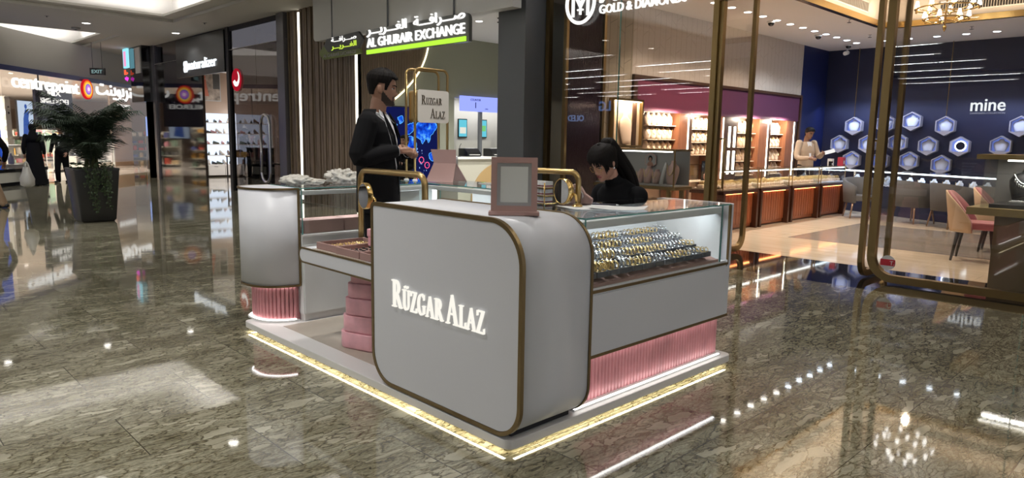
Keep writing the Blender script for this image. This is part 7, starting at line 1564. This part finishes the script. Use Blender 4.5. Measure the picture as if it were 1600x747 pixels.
for k in range(NF):
    a = 2 * pi * k * .382 + rg_.uniform(-.2, .2); up = rg_.uniform(.15, 1.); L = rg_.uniform(.6, .98); h0 = rg_.uniform(.05, .5)
    P = []; p = Vector((.05 * cos(a), .05 * sin(a), h0)); el = radians(30 + 58 * up)
    for s_ in range(13): P.append(p.copy()); e = el - radians(62) * (s_ / 12) ** 1.6; p = p + Vector((cos(a) * cos(e), sin(a) * cos(e), sin(e))) * L / 12
    fr = MB(); fr.tube(P, [.008 * (1 - .8 * i / 12) + .001 for i in range(13)], 5)
    for i in range(2, 13):
        tn = (P[min(i + 1, 12)] - P[i - 1]).normalized(); sd = tn.cross(Vector((0, 0, 1))); sd = sd.normalized() if sd.length > .1 else Vector((-sin(a), cos(a), 0)); nn = sd.cross(tn)
        for h_ in (0, .5):
            q0 = P[i - 1].lerp(P[i], h_)
            for sg in (-1, 1):
                ll = .32 * sin(pi * (i + h_) / 14.5) ** .7 * rg_.uniform(.85, 1.1); d_ = (sd * sg * .85 + tn * .65 - Vector((0, 0, .18))).normalized(); w_ = .011
                m1 = q0 + d_ * ll * .45 + nn * .02; tip = q0 + d_ * ll - Vector((0, 0, .05))
                fr.add([q0, m1 + tn * w_, tip, m1 - tn * w_, m1 + nn * .003], [(0, 1, 4), (1, 2, 4), (2, 3, 4), (3, 0, 4)])
    fr.build('frond', M['leaf'], pl, recalc=False)
iv = thing('trailing_ivy', 'small trailing ivy hanging down the front of the black planter', 'plant', (-12.3, 2.98, .84)); mb = MB(); st_ = MB()
for k in range(9):
    y = -.16 + .04 * k + rg_.uniform(-.02, .02); n = rg_.randint(5, 16); z = .02; x = -.05; P = [(x - .1, y, .0), (x + .03, y, .04)]
    for i in range(n): z -= .045; P.append((.03 - .1 * (-z) + rg_.uniform(-.008, .012) + .01, y + rg_.uniform(-.02, .02), z))
    st_.tube(P, .004, 5)
    for q in P[1:]:
        for _ in range(3):
            c = Vector(q) + Vector((rg_.uniform(0, .03), rg_.uniform(-.04, .04), rg_.uniform(-.03, .03))); s_ = rg_.uniform(.014, .026); a = rg_.uniform(0, 6.28); u = Vector((.3, cos(a), sin(a))).normalized() * s_; v_ = Vector((.5, -sin(a), cos(a))).normalized() * s_
            mb.add([c - u, c + v_ * .8, c + u, c - v_ * .8, c + Vector((.006, 0, 0))], [(0, 1, 4), (1, 2, 4), (2, 3, 4), (3, 0, 4)])
mb.build('leaves', M['ivy'], iv, recalc=False); st_.build('stems', M['stem'], iv)
g = MB()
for k in range(90):
    a = rg_.uniform(0, 6.28); r_ = rg_.uniform(.1, .33); c = Vector((r_ * cos(a), r_ * sin(a), rg_.uniform(.0, .09))); s_ = rg_.uniform(.02, .04); b_ = rg_.uniform(0, 6.28); u = Vector((cos(b_), sin(b_), .3)).normalized() * s_; v_ = Vector((-sin(b_), cos(b_), .6)).normalized() * s_ * .7
    g.add([c - u, c + v_, c + u, c - v_, c + Vector((0, 0, .008))], [(0, 1, 4), (1, 2, 4), (2, 3, 4), (3, 0, 4)])
o = g.build('ground_leaves', M['ivy'], recalc=False); o.location = (-12.65, 2.98, .84); o['kind'] = 'stuff'; tag(o, 'low leafy ground cover on the soil of the black planter', 'foliage')
# ---------------------------------------------------------------- mall ceiling pieces
mdl = thing('ceiling_downlight', 'x', 'ceiling light', (0, 0, 0)); MB().lathe([(.085, -.004), (.10, -.008), (.11, -.002), (.11, 0)], n=22).build('trim_ring', M['whitem'], mdl); MB().lathe([(0, -.004), (.07, -.004), (.085, -.004)], n=18).build('lens', M['lens'], mdl)
for k, (x, y) in enumerate(MALL_DL):
    lb = 'round downlight in the grey mall ceiling between two coffers'
    if k == 0: mdl.location = (x, y, ZC); mdl['label'] = lb; mdl['group'] = 'mall ceiling downlights'
    else: dup(mdl, (x, y, ZC), None, lb, 'mall ceiling downlights')
ll = thing('linear_light', 'slim suspended linear light on the near side of the mall', 'ceiling light', (0, 0, 0), group='suspended linear lights'); MB().box(-1.7, 1.7, -.03, .03, .0, .06).build('housing', M['whitem'], ll); MB().box(-1.68, 1.68, -.025, .025, -.008, 0).build('diffuser', emis('linear_diffuser', (1, .97, .95), 6), ll)
for s_ in (-1.4, 1.4): MB().tube([(s_, 0, .06), (s_, 0, ZC - 3.57)], .004, 6).build('wire', M['steel'], ll)
for k, (x, y) in enumerate(LINEAR):
    if k == 0: ll.location = (x, y, 3.57)
    else: dup(ll, (x, y, 3.57))
t = thing('exit_sign', 'small dark exit sign hanging on two wires from the mall ceiling', 'sign', (-23.5, 5.85, 3.07)); Rz = radians(44)
t.rotation_euler = (0, 0, Rz); MB().box(-.22, .22, -.03, .03, 0, .2).build('box', M['dsteel'], t); mb = MB(); text(mb, 'EXIT', frame_M((-.16, -.031, .05), (1, 0, 0), (0, 0, 1)), width=.32, height=.1, depth=.004, bold=.02); mb.build('lettering', emis('exit_glow', (.25, .4, .4), .8), t)
for s_ in (-.14, .14): MB().tube([(s_, 0, .2), (s_, 0, .93)], .006, 6).build('wire', M['dsteel'], t)
dome((-26.38, 6.75, ZC), 'dark dome camera on the mall ceiling above the exit sign', 1.5)
t = thing('smoke_detector', 'round grey detector on the mall ceiling between the first two coffers', 'smoke detector', (-20.63, 4.71, ZC)); MB().lathe([(.10, -.0), (.1, -.03), (.06, -.05), (.0, -.05)], n=20).build('body', M['case_grey'], t); MB().lathe([(.03, -.05), (.03, -.06), (0, -.06)], n=12).build('sensor', M['dsteel'], t)
for k, (x, y) in enumerate(((-19.1, 3.8), (-17.26, 6.6))):
    t = thing('sprinkler', ('flush sprinkler disc on the mall ceiling left of the near coffer', 'flush sprinkler disc on the mall ceiling over the shoe shop')[k], 'sprinkler', (x, y, ZC)); MB().lathe([(.05, 0), (.05, -.006), (0, -.01)], n=16).build('plate', M['case_grey'], t); MB().lathe([(.012, -.01), (.012, -.03), (.02, -.032)], n=10).build('head', M['dsteel'], t)
# signs across the mall, seen as reflections in the shop glass
for k, (x, z, b_, w, l) in enumerate(((-22.5, 2.9, 'LG', .75, 'glowing blue LG sign on the dark front across the mall'), (-24.4, 2.4, 'OLED', 1.1, 'glowing OLED sign on the dark front across the mall'))):
    t = thing('shop_sign', l, 'sign', (x, -12.98, z)); mb = MB(); text(mb, b_, frame_M((w / 2, 0, 0), (-1, 0, 0), (0, 0, 1)), width=w, depth=.03, bold=.03); mb.build('lettering', emis('far_sign_blue', (.25, .45, 1), 2.5), t); MB().box(-w / 2 - .1, w / 2 + .1, -.02, -.002, -.1, .45).build('panel', M['signblack'], t)
